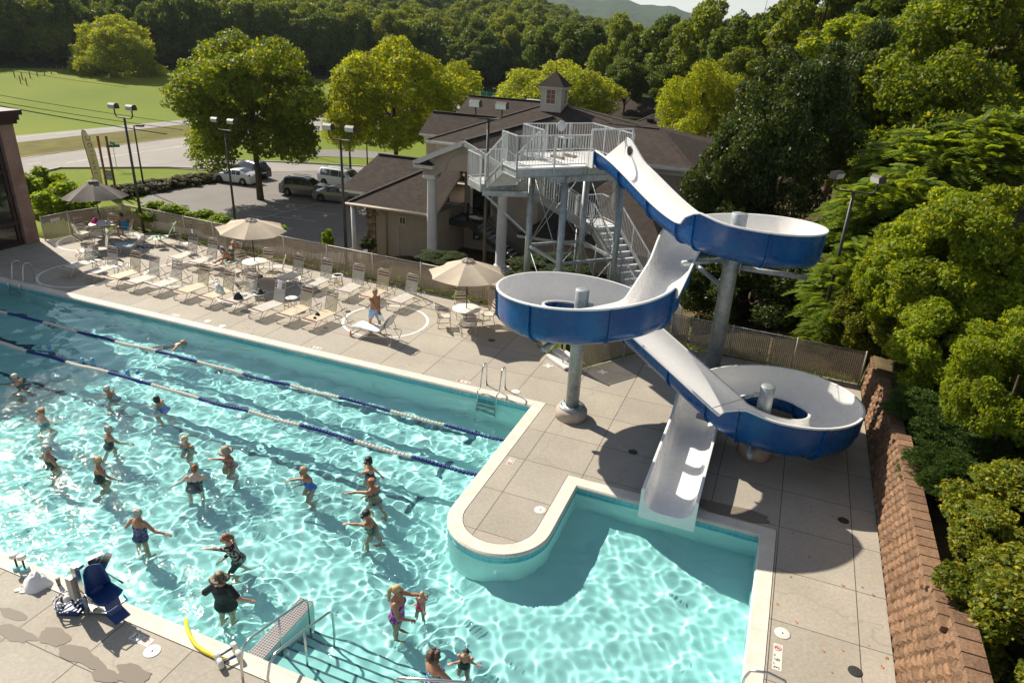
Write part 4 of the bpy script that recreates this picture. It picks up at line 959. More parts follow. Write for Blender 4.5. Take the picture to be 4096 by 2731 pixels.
# things kept behind the glass
# ---------------- vegetation
def leafmat(name,cols,trans=.42,rough=.55,tcol=None,spec=.22,gain=(1.35,1.2,.9)):
    m=bpy.data.materials.new(name);m.use_nodes=True;nt=m.node_tree;b=nt.nodes['Principled BSDF'];out=nt.nodes['Material Output']
    g=N(m,'NewGeometry');cols=[(p,tuple(min(1,q*w*1.25) for q,w in zip(c,gain))) for p,c in cols];r=ramp(m,g.outputs['Random Per Island'],cols)
    v=pos(m,kind='World');cl=ramp(m,tex(m,v,.35,4,.6),[(.3,.72),(.7,1.2)])
    mm=N(m,'MixRGB',blend_type='MULTIPLY');mm.inputs[0].default_value=1;lk(m,r,mm.inputs[1]);lk(m,cl,mm.inputs[2]);c=mm.outputs[0]
    lk(m,c,b.inputs['Base Color']);b.inputs['Roughness'].default_value=rough;b.inputs['Specular IOR Level'].default_value=spec
    t=N(m,'BsdfTranslucent');hs=N(m,'MixRGB',blend_type='MULTIPLY');hs.inputs[0].default_value=1;lk(m,c,hs.inputs[1]);hs.inputs[2].default_value=(*(tcol or (2.5,2.1,.7)),1);lk(m,hs.outputs[0],t.inputs[0])
    mx=N(m,'MixShader');mx.inputs[0].default_value=trans;lk(m,b.outputs[0],mx.inputs[1]);lk(m,t.outputs[0],mx.inputs[2]);lk(m,mx.outputs[0],out.inputs[0]);return m
LM=dict(
 maple=leafmat('leaf_maple',[(0,(.045,.085,.010)),(.5,(.065,.11,.012)),(.85,(.10,.14,.014)),(1,(.16,.17,.02))]),
 pear=leafmat('leaf_yellow_pear',[(0,(.075,.105,.010)),(.4,(.115,.135,.012)),(.8,(.17,.165,.016)),(1,(.26,.22,.03))],gain=(1.25,1.42,.8)),
 dark=leafmat('leaf_dark_pear',[(0,(.016,.034,.009)),(.6,(.026,.05,.012)),(.9,(.045,.07,.016)),(1,(.09,.10,.03))],trans=.25,rough=.5,spec=.25),
 wood=leafmat('leaf_woodland',[(0,(.020,.044,.009)),(.5,(.032,.062,.012)),(1,(.055,.085,.018))],trans=.34,gain=(1.9,1.6,1.3)),
 wood2=leafmat('leaf_woodland_light',[(0,(.04,.072,.012)),(.5,(.06,.092,.014)),(1,(.085,.115,.02))],trans=.38,gain=(1.8,1.55,1.2)),
 elm=leafmat('leaf_yellow_elm',[(0,(.06,.09,.010)),(.5,(.09,.125,.012)),(.85,(.13,.15,.014)),(1,(.2,.19,.03))],trans=.42,gain=(1.4,1.45,.9)),
 sumac=leafmat('leaf_sumac',[(0,(.045,.085,.018)),(.6,(.065,.11,.022)),(1,(.10,.14,.03))],trans=.42,gain=(1.9,1.65,1.2)),
 bush=leafmat('leaf_bush_bright',[(0,(.07,.14,.012)),(.6,(.10,.18,.014)),(1,(.16,.21,.02))],trans=.45),
 juni=leafmat('leaf_juniper',[(0,(.018,.042,.010)),(.6,(.03,.062,.013)),(1,(.05,.085,.018))],trans=.15,rough=.6),
 priv=leafmat('leaf_privet',[(0,(.045,.075,.012)),(.5,(.075,.11,.015)),(.85,(.14,.16,.02)),(1,(.26,.24,.03))],trans=.36,rough=.5),
 hedge=leafmat('leaf_low_hedge',[(0,(.035,.04,.014)),(.6,(.05,.055,.018)),(1,(.09,.06,.03))],trans=.2,gain=(1.1,1.15,.85)))
bark=noisy('bark',(.055,.042,.03),(.12,.095,.07),6,.95,20,.6,.02,spec=.1)
def leaves(P,Nn,size,rng,asp=.55,fold=.0):
    n=len(P);t=rng.normal(size=(n,3));t-=Nn*(t*Nn).sum(1)[:,None];t/=np.linalg.norm(t,axis=1)[:,None]+1e-9;b=np.cross(Nn,t)
    s=size*(.65+.7*rng.rand(n))[:,None]
    a=P+t*s;c=P-t*s;d=P+b*s*asp+Nn*s*.12;e=P-b*s*asp+Nn*s*.12
    V=np.stack([a,d,c,e],1).reshape(-1,3);return V,np.arange(4*n).reshape(n,4)
def crown_pts(seed,n,blobs,up=.15,shape='round',br=(.2,.36),hollow=.72):
    rng=np.random.RandomState(seed);C=[];Rb=[]
    while len(C)<blobs:
        d=rng.normal(size=3);d/=np.linalg.norm(d)
        if d[2]<-.75: continue
        k=.45+.42*rng.rand()**.6
        if shape=='tall': k*= 1-.30*max(0,d[2])**2*rng.rand()
        c=d*k;c[2]+=up*.3
        C.append(c);Rb.append(br[0]+(br[1]-br[0])*rng.rand())
    C=np.array(C);Rb=np.array(Rb);w=Rb**2;w/=w.sum();ix=rng.choice(len(C),n,p=w)
    d=rng.normal(size=(n,3));d/=np.linalg.norm(d,axis=1)[:,None]
    rad=Rb[ix]*(hollow+(1.08-hollow)*rng.rand(n)**.6)
    lump=1+.16*np.sin(d[:,0]*7+ix)*np.sin(d[:,1]*6+2*ix)+.1*np.sin(d[:,2]*11+ix*3)
    P=C[ix]+d*(rad*lump)[:,None]*np.array([1,1,.82])
    # drop leaves buried deep inside neighbouring clumps
    keep=np.ones(n,bool)
    for c,r in zip(C,Rb): keep&=(np.linalg.norm((P-c)/np.array([1,1,.82]),axis=1)>r*.52)|(rng.rand(n)<.12)
    P=P[keep];d=d[keep]
    Nn=d*.5+rng.normal(size=P.shape)*.75+np.array([0,0,.25]);Nn/=np.linalg.norm(Nn,axis=1)[:,None]
    return P,Nn,C,rng
PROTO={}
def crown_proto(key,seed,n,leaf,blobs,m,**k):
    P,Nn,C,rng=crown_pts(seed,n,blobs,**k);V,Fc=leaves(P,Nn,leaf,rng,asp=.55)
    o=npmesh('crown',V,Fc,LM[m]);me=o.data;bpy.data.objects.remove(o);PROTO[key]=(me,C);return me
def trunk_mesh(C,seed,r=.035,bottom=-1.6):
    rng=random.Random(seed);mb=MB();top=.25
    mb.tube([(0,0,bottom),(.01,0,bottom*.6),(rng.uniform(-.03,.03),rng.uniform(-.03,.03),-.45),(rng.uniform(-.05,.05),rng.uniform(-.05,.05),top)],[r*1.5,r,r*.85,r*.35],8)
    for c in C[:14]:
        a=Vector((0,0,rng.uniform(-.75,-.1)));c=Vector(c)*.95;m=a.lerp(c,.5)+Vector((0,0,-.05));mb.tube([a,m,c],[r*.5,r*.32,r*.1],5)
    o=mb.build('trunk',bark);me=o.data;bpy.data.objects.remove(o);return me
for key,seed,n,leaf,bl,m,k in (
 ('maple',1,64000,.024,60,'maple',dict(br=(.17,.3))),('pear',2,52000,.021,56,'pear',dict(shape='tall',br=(.15,.27))),('pear2',12,52000,.021,52,'pear',dict(shape='tall',br=(.16,.3))),
 ('dark',3,80000,.021,75,'dark',dict(br=(.14,.25),hollow=.6)),('dark2',13,70000,.023,65,'dark',dict(br=(.14,.26),hollow=.6)),
 ('woodA',4,22000,.040,44,'wood',dict(br=(.15,.3))),('woodB',5,22000,.040,38,'wood2',dict(br=(.16,.32))),('woodC',6,20000,.042,48,'wood',dict(shape='tall',br=(.14,.28))),
 ('elm',7,70000,.026,70,'elm',dict(br=(.13,.25),hollow=.5)),('elm2',8,60000,.028,60,'elm',dict(br=(.13,.26),hollow=.5)),
 ('priv',9,60000,.030,60,'priv',dict(br=(.14,.26),hollow=.62)),('bushC',14,9000,.075,26,'bush',dict(br=(.2,.4),hollow=.6)),('hedge',10,16000,.045,40,'hedge',dict(br=(.14,.26)))):
    me=crown_proto(key,seed,n,leaf,bl,m,**k);PROTO[key]=(me,trunk_mesh(PROTO[key][1],seed))
# fronds for the sumacs and bright bushes
def frond_proto(key,seed,n,m,flen=.34,leaflets=9,lw=.032,flat=1.):
    P,Nn,C,rng=crown_pts(seed,n,26,br=(.24,.42),hollow=.8);out=[];
    d=P/np.linalg.norm(P,axis=1)[:,None];d=d+rng.normal(size=P.shape)*.55;d[:,2]=np.abs(d[:,2])*.35;d/=np.linalg.norm(d,axis=1)[:,None]
    side=np.cross(d,[0,0,1.]);side/=np.linalg.norm(side,axis=1)[:,None]+1e-9;upv=np.cross(side,d);V=[];s=(.7+.6*rng.rand(len(P)))[:,None]
    for j in range(leaflets):
        t=(j+.5)/leaflets;cen=P+d*flen*s*t-np.array([0,0,1.])*(flen*.55*t*t)*s
        ll=.13*flat*math.sin(math.pi*min(1,t*.85+.2))*s
        for sg in(-1,1):
            tip=cen+(side*sg+d*.45)*ll-np.array([0,0,.35])*ll;w=d*lw*s*.5
            V.append(np.stack([cen,cen*.45+tip*.55+w,tip,cen*.45+tip*.55-w],1))
    V=np.concatenate(V).reshape(-1,3);o=npmesh('crown',V,np.arange(len(V)).reshape(-1,4),LM[m]);me=o.data;bpy.data.objects.remove(o);PROTO[key]=(me,trunk_mesh(C,seed,.02))
frond_proto('sumac',21,1500,'sumac',flen=.42,lw=.075);frond_proto('sumac2',22,1300,'sumac',flen=.44,lw=.08);frond_proto('bush',23,2400,'bush',flen=.34,lw=.07,flat=1.2);frond_proto('bush2',24,2000,'bush',flen=.36,lw=.07,flat=1.2)
def juniper():
    rng=np.random.RandomState(31);P,Nn,C,_=crown_pts(31,15000,60,br=(.14,.26),hollow=.7)
    V=[];d=P/np.linalg.norm(P,axis=1)[:,None]+rng.normal(size=P.shape)*.5+np.array([0,0,.3]);d/=np.linalg.norm(d,axis=1)[:,None]
    for j in range(5):
        q=d+rng.normal(size=P.shape)*.45;q/=np.linalg.norm(q,axis=1)[:,None];w=np.cross(q,rng.normal(size=P.shape));w/=np.linalg.norm(w,axis=1)[:,None]+1e-9
        V.append(np.stack([P,P+q*.04+w*.007,P+q*.085,P+q*.04-w*.007],1))
    V=np.concatenate(V).reshape(-1,3);o=npmesh('crown',V,np.arange(len(V)).reshape(-1,4),LM['juni']);me=o.data;bpy.data.objects.remove(o);PROTO['juni']=(me,trunk_mesh(C,31,.02))
juniper()
def plant(key,c,rad,label,cat='tree',name='tree',group=None,rz=0,ground=None,trunk=True):
    "c crown centre (world), rad radii"
    gz_=float(H(c[0],c[1])) if ground is None else ground
    t=thing(name,label,cat,(c[0],c[1],gz_),rz,group);me,tm=PROTO[key]
    o=bpy.data.objects.new('crown',me);COL.objects.link(o);o.parent=t;o.location=(0,0,c[2]-gz_);o.scale=rad
    if trunk:
        q=bpy.data.objects.new('trunk',tm);COL.objects.link(q);q.parent=t;q.location=(0,0,c[2]-gz_);q.scale=(rad[0],rad[1],max(.3,(c[2]-gz_)/1.55))
    return t
def PT(key,px,py,depth,w,h,label,**k):
    c=CAM+ray(px,py)*depth;s=depth/1618.;return plant(key,c,(w*s/2,w*s/2,h*s/2),label,rz=R((px*37)%360),**k)
PT('maple',578,252,60,350,330,'broad round green tree over the black car at the car park edge')
PT('pear',905,245,66,320,290,'large yellow-green tree behind the parked white van')
PT('pear2',1040,235,84,160,190,'yellow-green tree at the right behind the large one, above the porch lamp');PT('pear2',800,290,72,130,150,'small yellow-green tree just left of the biggest yellow-green one',name='tree')
PT('pear2',1295,225,100,300,170,'golden yellow-green tree directly behind the roof cupola')
PT('pear',1195,235,108,110,120,'narrow yellow tree left of the cupola, beside the taller golden one')
PT('pear2',1610,255,62,210,230,'yellow-green tree at the right end of the second building roof')
PT('dark',1800,330,33,330,420,'tall dark glossy-leaved tree behind the top slide loop')
PT('dark2',1660,480,34,240,330,'dark leafy tree beside the clubhouse right corner')
PT('dark2',1950,260,38,260,380,'dark tall tree right of the glossy-leaved one at the wood edge')
PT('dark',1720,680,31,330,260,'dark low thicket behind the slide and right fence',name='thicket',cat='shrub')
PT('dark2',1900,620,29.5,260,260,'dark thicket beside the leaning floodlight pole',name='thicket',cat='shrub')
PT('maple',2100,330,36,420,420,'mottled olive tree with bare twigs at upper right')
PT('maple',2260,130,40,420,420,'high wooded crown in the top right corner')
PT('elm2',1960,170,48,330,260,'light green tree rising behind the dark ones at upper right')
PT('sumac',2150,420,29,260,200,'bright sumac clump with long pinnate leaves below the olive tree',name='sumac',cat='shrub')
PT('sumac2',2290,390,28,260,230,'sumac clump at the right edge under the top corner tree',name='sumac',cat='shrub')
PT('sumac',2060,520,27,240,230,'sumac behind the leaning floodlight pole lamp',name='sumac',cat='shrub')
PT('sumac2',1990,700,26,230,260,'drooping sumac low by the foot of the leaning pole',name='sumac',cat='shrub')
PT('elm',2230,600,20.5,420,380,'yellow-green elm spreading over the right slope')
PT('elm2',2090,640,22.5,250,330,'smaller yellow-green elm between the sumacs and spreading elm')
PT('elm',2330,900,15.5,300,380,'yellow-green branch mass hanging at the right edge above the juniper')
PT('elm2',2200,800,19.5,320,260,'yellow-green elm mass low between the spreading elm and the junipers');PT('elm',2060,470,30,260,260,'yellow-green tree crown behind the leaning floodlight lamp');PT('priv',2120,760,22.5,220,180,'pale shrub mass under the elms near the wall end',name='shrub',cat='shrub');PT('dark2',2130,820,24,260,160,'shadowed undergrowth beneath the elm above the wall end',name='thicket',cat='shrub')
PT('priv',2000,740,25,200,200,'pale-leaved bush right of the leaning floodlight pole foot',name='shrub',cat='shrub')
for k,(x,y,rx,ry,rz_,lb) in enumerate(((11.15,3.6,1.15,1.9,.75,'dark green juniper at the far end of the wall top'),(11.25,.9,1.3,1.9,.8,'dark green juniper at mid wall, beside the tallest step'),(11.3,-1.6,1.35,1.7,.8,'dark green juniper at the near end, against the yellow privet'),(12.9,3.0,1.7,2.6,1.1,'taller dark juniper behind the wall-top ones'),(13.0,-.6,1.6,2.0,1.1,'dark juniper between the elm branches and the yellow privet'))):
    plant('juni',(x,y,float(H(x,y))+.45),(rx,ry,rz_),lb,name='juniper',cat='shrub',trunk=False,rz=k)
for k,(x,y,rx,ry,rz_,lb) in enumerate(((11.55,-4.0,1.5,1.9,1.15,'yellow-green privet bush, farther one along the near wall'),(11.55,-6.7,1.55,1.9,1.25,'yellow-green privet bush at the bottom right corner'),(12.9,-8.4,1.8,1.8,1.3,'yellow-green privet bush nearest the camera, mostly cropped'),(14.0,-3.5,1.8,2.6,1.5,'yellow-green privet bush farthest up the bank'))):
    plant('priv',(x,y,float(H(x,y))+.6),(rx,ry,rz_),lb,name='privet',cat='shrub',trunk=False,rz=k*2)
wv,wf=leaves(WEEDS[0],WEEDS[1],.05,np.random.RandomState(2),asp=.35);tag(npmesh('weeds',wv,wf,LM['bush']),'thin green weeds growing along the foot of the fences','weeds',kind='stuff')
# middle-distance woodland, each tree a thing
r_=random.Random(11)
def wl(px,py,dep,w,h,key,label,group): return PT(key,px,py,dep,w,h,label,group=group)
WLB=['woodland tree at the left end of the row behind the cupola','woodland tree second from the left above the golden tree','rounded woodland tree just left of the blue mountain gap','woodland tree right under the blue mountain','dark woodland tree at the right foot of the blue mountain','woodland tree rising left of the open sky strip','broad woodland tree under the middle of the sky strip','woodland tree at the right end of the sky strip','tall woodland tree just right of the sky strip','lower woodland tree directly right of the golden tree behind the cupola','low woodland tree above the second building roof','woodland tree between the yellow-green and the glossy dark tree','large woodland tree at the top edge, right of the sky strip','large woodland tree at the top edge, left of the corner crown']
for k,(px,py,dep,w,h) in enumerate(((1260,120,150,130,140),(1345,110,140,150,130),(1420,125,120,140,150),(1480,150,110,130,150),(1545,120,95,160,180),(1630,110,85,170,190),(1720,130,75,180,200),(1800,105,70,190,200),(1880,80,62,220,220),(1440,190,105,120,110),(1560,200,88,140,120),(1700,220,66,170,180),(2030,60,60,240,220),(2130,40,55,250,240))):
    wl(px,py,dep,w,h,('woodA','woodC','woodB')[k%3],WLB[k],'woodland trees behind the roofs')
for k,(px,py,dep,w,h) in enumerate(((275,135,150,200,180),(520,100,190,110,110),(400,110,185,120,170))):
    PT(('pear','woodB','woodC')[k],px,py,dep,w,h,('yellow-green tree standing in front of the dark wood on the field','light green rounded tree at the wood edge above the maple','thin grey-green tree at the wood edge between lighter ones')[k])
for k in range(46):
    px=-60+k*28.5+r_.uniform(-8,8);dep=185+r_.uniform(-6,20)+(25 if px>700 else 0);w=r_.uniform(85,125);h=r_.uniform(90,150);s=dep/1618.
    c=CAM+ray(px,165+ (px/1200)*15)*dep;c[2]=float(H(c[0],c[1]))+h*s*.42
    if px>720 and px<1160 and False: continue
    plant(('woodA','woodB','woodC')[r_.randrange(3)],c,(w*s/2,w*s/2,h*s/2),'tall woodland tree in the front row at the far edge of the field',group='woodland edge trees',rz=r_.uniform(0,6))
# bright bushes on the slope behind the left fence
for k,(px,py,dep,w,h,lb) in enumerate(((140,462,36,150,90,'bright green bush nearest the brick building, left of the dark umbrella'),(95,430,38,130,90,'bright green bush against the brick building wall'),(215,490,36,110,50,'bright green bush behind the dark umbrella'),(370,478,34,110,42,'bright green bush right of the first floodlight pole'),(440,498,34,100,40,'bright green bush left of the second floodlight pole'),(510,512,33,90,44,'bright green bush at the foot of the second floodlight pole'),(620,525,33,90,36,'low bright weeds behind the tan middle umbrella'),(752,545,31,30,50,'single upright bright sapling behind the fence'),(300,500,35,90,40,'bright green bush between the dark umbrella and first pole'))):
    PT('bushC',px,py+8,dep*1.10,w,h*1.15,lb,name='bush',cat='shrub',trunk=False)
for k,(px,py,dep,w,h,lb) in enumerate(((1010,592,37,120,26,'low dark shrub along the garage wall'),(1270,612,33,200,46,'dark shrub bed under the slide tower'),(1180,640,31,60,30,'small shrub beside the second porch column'),(845,560,41,40,34,'leafy plant by the garage patio'))):
    PT('dark2',px,py,dep,w,h,lb,name='shrub',cat='shrub',trunk=False)
for k in range(9):
    px=262+k*28;py=440-k*4.4;c=at(px,py,-4.1);plant('hedge',(c.x,c.y,-4.3),(1.9,1.5,.75),'low brownish-green planting beside the car park kerb',name='low_hedge',cat='shrub',group='kerb planting',trunk=False,rz=k)
# ---------------- far hillside wood that reads as one mass
rng=np.random.RandomState(5)
nT=6500
az=np.radians(110.7+rng.uniform(-36,48,nT));rr=198+(rng.rand(nT)**1.1)*480
X=CP[0]+rr*np.cos(az);Y=CP[1]+rr*np.sin(az);Z=H(X,Y);s=rng.uniform(3.8,7.4,nT)
azd=np.degrees(az)-110.7;keep=~((azd<3)&(rr<215));X,Y,Z,s=X[keep],Y[keep],Z[keep],s[keep];nT=len(X)
me=bpy.data.meshes.new('hillside_forest');me.vertices.add(nT);me.vertices.foreach_set('co',np.stack([X,Y,Z+s*.95],1).astype(np.float32).ravel())
for nm,ty,arr in (('sc','FLOAT',s),('rot','FLOAT',rng.uniform(0,6.28,nT)),('tall','FLOAT',rng.uniform(.9,1.45,nT)),('kd','INT',rng.randint(0,4,nT))):
    at_=me.attributes.new(nm,ty,'POINT');at_.data.foreach_set('value',arr.astype(np.int32 if ty=='INT' else np.float32))
fo=bpy.data.objects.new('hillside_forest',me);COL.objects.link(fo);tag(fo,'dense green forest covering the far hillside','forest',kind='stuff')
ng=bpy.data.node_groups.new('forest','GeometryNodeTree');ng.interface.new_socket('Geometry',in_out='INPUT',socket_type='NodeSocketGeometry');ng.interface.new_socket('Geometry',in_out='OUTPUT',socket_type='NodeSocketGeometry')
def GN(t,**k):
    n=ng.nodes.new(t)
    for a,b in k.items(): setattr(n,a,b)
    return n
gi=GN('NodeGroupInput');go=GN('NodeGroupOutput');jn=GN('GeometryNodeJoinGeometry')
def attr(nm,ty): n=GN('GeometryNodeInputNamedAttribute',data_type=ty);n.inputs[0].default_value=nm;return [o for o in n.outputs if o.enabled][0]
kd=attr('kd','INT');sc_a=attr('sc','FLOAT');ro_a=attr('rot','FLOAT');tl=attr('tall','FLOAT')
ml=GN('ShaderNodeMath',operation='MULTIPLY');ng.links.new(sc_a,ml.inputs[0]);ng.links.new(tl,ml.inputs[1])
cx=GN('ShaderNodeCombineXYZ');ng.links.new(sc_a,cx.inputs[0]);ng.links.new(sc_a,cx.inputs[1]);ng.links.new(ml.outputs[0],cx.inputs[2]);cr_=GN('ShaderNodeCombineXYZ');ng.links.new(ro_a,cr_.inputs[2])
for k,key in enumerate(('woodA','woodB','woodC','woodA')):
    cmp=GN('FunctionNodeCompare',data_type='INT',operation='EQUAL');ng.links.new(kd,[i for i in cmp.inputs if i.enabled][0]);[i for i in cmp.inputs if i.enabled][1].default_value=k
    po=bpy.data.objects.new('forest_tree_kind',PROTO[key][0]);oi=GN('GeometryNodeObjectInfo');oi.inputs['Object'].default_value=po
    ip=GN('GeometryNodeInstanceOnPoints');ng.links.new(gi.outputs[0],ip.inputs['Points']);ng.links.new(cmp.outputs[0],ip.inputs['Selection']);ng.links.new(oi.outputs['Geometry'],ip.inputs['Instance']);ng.links.new(cx.outputs[0],ip.inputs['Scale']);ng.links.new(cr_.outputs[0],ip.inputs['Rotation']);ng.links.new(ip.outputs[0],jn.inputs[0])
ng.links.new(jn.outputs[0],go.inputs[0]);md=fo.modifiers.new('forest','NODES');md.node_group=ng
# ---------------- pool furniture
frame_m=noisy('tan_powder_coat',(.50,.43,.33),(.58,.51,.40),4,.4,kind='Object')
str_c=noisy('strap_cream',(.60,.56,.48),(.70,.66,.58),3,.55);str_y=noisy('strap_yellow_cream',(.66,.55,.36),(.73,.62,.42),3,.55);str_r=mat('strap_maroon',(.16,.02,.03),.5)
rubber=mat('black_plastic',(.015,.015,.015),.6)
def make_lounger(ang,cream,name='lounger'):
    "foot at -X, hinge at x=.62, head at +X"
    t=bpy.data.objects.new(name,None);COL.objects.link(t)
    hw=.31;zs=.36;ca,sa=math.cos(ang),math.sin(ang);BL=.78
    mb=MB()
    mb.tube([(.75,-hw,zs),(-.55,-hw,zs),(-.62,-hw+.06,zs),(-.62,hw-.06,zs),(-.55,hw,zs),(.75,hw,zs)],.014,7)
    mb.tube([(.75,-hw,zs),(1.16,-hw,zs+.05),(1.2,-hw,zs)],.014,7);mb.tube([(.75,hw,zs),(1.16,hw,zs+.05),(1.2,hw,zs)],.014,7)
    mb.tube([(-.1,-hw,zs),(-.1,hw,zs)],.01,6);mb.build('seat_frame',frame_m,t)
    for x0,x1 in((-.42,-.62),(1.2,1.12)):
        mb=MB();mb.tube([(x0,-hw,zs),(x1-.02,-hw,.06),(x1+.0,-hw+.05,.015),(x1,hw-.05,.015),(x1-.02,hw,.06),(x0,hw,zs)],.014,7)
        mb.tube([(x0+.3*(1 if x0<0 else -1),-hw,zs),(x1,-hw,.03)],.011,6);mb.tube([(x0+.3*(1 if x0<0 else -1),hw,zs),(x1,hw,.03)],.011,6);mb.build('leg',frame_m,t)
    mb=MB();mb.tube([(.62,-hw+.03,zs),(.62+BL*ca,-hw+.03,zs+BL*sa),(.62+(BL+.06)*ca,-hw+.1,zs+(BL+.06)*sa),(.62+(BL+.06)*ca,hw-.1,zs+(BL+.06)*sa),(.62+BL*ca,hw-.03,zs+BL*sa),(.62,hw-.03,zs)],.013,7)
    b=mb.build('back_frame',frame_m,t)
    for s in(-1,1): mb=MB();mb.tube([(.62+.45*ca,s*(hw-.02),zs+.45*sa),(.98,s*(hw),zs+.02)],.009,6);mb.beam((.86,s*hw,zs+.015),(1.1,s*hw,zs+.03),.03,.03);mb.build('adjuster',rubber,t)
    mb=MB();n=21
    for k in range(n):
        x=-.58+k*(1.17/(n-1));mb.box((x,0,zs+.008),(.040,2*hw+.02,.006),mi=1 if k in(1,2) else 0)
    mb.build('seat_straps',[cream,str_r],t)
    mb=MB();n=14
    for k in range(n):
        s=.06+k*(BL-.08)/(n-1);mb.box((.62+s*ca,0,zs+s*sa),(.036,2*hw-.04,.006),mi=1 if k in(n-2,n-4) else 0,rot=Matrix.Rotation(-ang,4,'Y'))
    mb.build('back_straps',[cream,str_r],b)
    return t
LA=make_lounger(R(76),str_c);LB=make_lounger(R(74),str_y);LC=make_lounger(R(58),str_c);LD=make_lounger(R(34),str_c)
used=set()
def lounger(proto,foot,hinge,label,group='strap loungers on the far deck'):
    f=Vector(foot);h=Vector(hinge);d=h-f;rz=math.atan2(d.y,d.x)
    loc=(h.x-.62*math.cos(rz),h.y-.62*math.sin(rz),0)
    if proto.name not in used: used.add(proto.name);o=proto;o.location=loc;o.rotation_euler=(0,0,rz)
    else: o=copy_tree(proto,None,loc,rz)
    return tag(o,label,'lounger',group)
def LP(u,v,c=L,z=.36): return ct(c,u,v,z)
LO={}
for key,pr_,f,h,c,lb in (
 ('a',LA,(435,370),(590,322),L,'leftmost front-row lounger, all in the building shadow beside a small table'),
 ('b',LA,(590,400),(740,352),L,'front-row lounger second from the left, half in shadow, beside a small round table'),
 ('c',LB,(745,432),(890,384),L,'yellowish front-row lounger, third from the left, in full sun'),
 ('d',LA,(870,460),(1015,414),L,'cream front-row lounger, fourth from the left, empty'),
 ('e',LA,(1020,486),(1165,436),L,'whitish front-row lounger, fifth from the left, empty'),
 ('f',LB,(1200,522),(1340,472),L,'yellowish front-row lounger just left of the one with a plastic bag'),
 ('g',LB,(1365,560),(1505,508),L,'front-row lounger with a clear plastic bag on its seat'),
 ('h',LA,(1520,588),(1655,534),L,'front-row lounger holding a black bag and a folded white cloth'),
 ('i',LA,(1690,645),(1840,590),L,'front-row lounger with a small white towel over the top of its back'),
 ('j',LB,(1880,675),(2015,618),L,'yellow front-row lounger right of the table, second from the right end'),
 ('k',LB,(2045,710),(2180,652),L,'yellow front-row lounger at the right end with sunglasses and a cap on it'),
 ('l',LA,(1140,302),(1270,262),L,'back-row lounger with a grey towel draped over its back'),
 ('m',LA,(1280,330),(1400,290),L,'back-row lounger between the grey-towel one and the sunbather'),
 ('n',LC,(1430,350),(1535,310),L,'back-row lounger under the sunbathing woman, spread with a floral towel'),
 ('o',LA,(1855,440),(1965,398),L,'shaded greyish back-row lounger right of the white round table'),
 ('p',LA,(2050,475),(2150,432),L,'back-row lounger left of the small table at the third floodlight pole'),
 ('q',LA,(105,528),(215,470),F,'back-row lounger right of the third floodlight pole'),
 ('r',LB,(255,565),(375,505),F,'yellow back-row lounger behind the standing man'),
 ('s',LA,(450,595),(565,540),F,'rightmost back-row lounger, nearest the fence and round table set'),
 ('t',LA,(600,245),(700,232),L,'lounger facing left with a white item and orange straps hung on its back'),
 ('u',LD,(800,215),(885,222),L,'low reclined lounger covered by a teal and navy zebra towel'),
 ('v',LC,(990,165),(1110,160),L,'lounger nearest the left fence draped with a green towel'),
 ('w',LC,(225,740),(385,778),F,'lounger in the painted circle covered by white towels')):
    LO[key]=lounger(pr_,LP(*f,c),LP(*h,c),lb)
# small side tables
tbl=noisy('table_top_white',(.72,.68,.60),(.78,.74,.66),3,.4)
def side_table(loc,label):
    t=thing('side_table',label,'side table',(loc.x,loc.y,0),0,'small round side tables')
    mb=MB();mb.lathe((0,0,.43),[(.21,0),(.235,.008),(.235,.02),(.215,.03),(.0,.03)],24);mb.build('tabletop',tbl,t)
    mb=MB()
    for k in range(3):
        a=R(k*120+20);mb.tube([(.16*math.cos(a),.16*math.sin(a),.43),(.2*math.cos(a),.2*math.sin(a),.012)],.011,6)
    mb.tube([(.185*math.cos(R(k*30)),.185*math.sin(R(k*30)),.2) for k in range(12)],.008,5,closed=True);mb.build('leg_frame',frame_m,t)
    return t
for u,v,c,lb in ((632,318,L,'side table between the two leftmost front-row loungers'),(775,352,L,'side table between the second and third front-row loungers'),(1925,562,L,'side table between the white-towel lounger and the yellow one'),(2228,418,L,'side table beside the third floodlight pole'),(1235,205,L,'side table right of the green-towel lounger near the fence'),(1045,172,L,'side table holding green cans before the green-towel lounger'),(1710,535,L,'side table carrying a black bag between front-row loungers'),(85,412,F,'side table right of the shadowed back-row loungers')):
    side_table(ct(c,u,v,.45),lb)
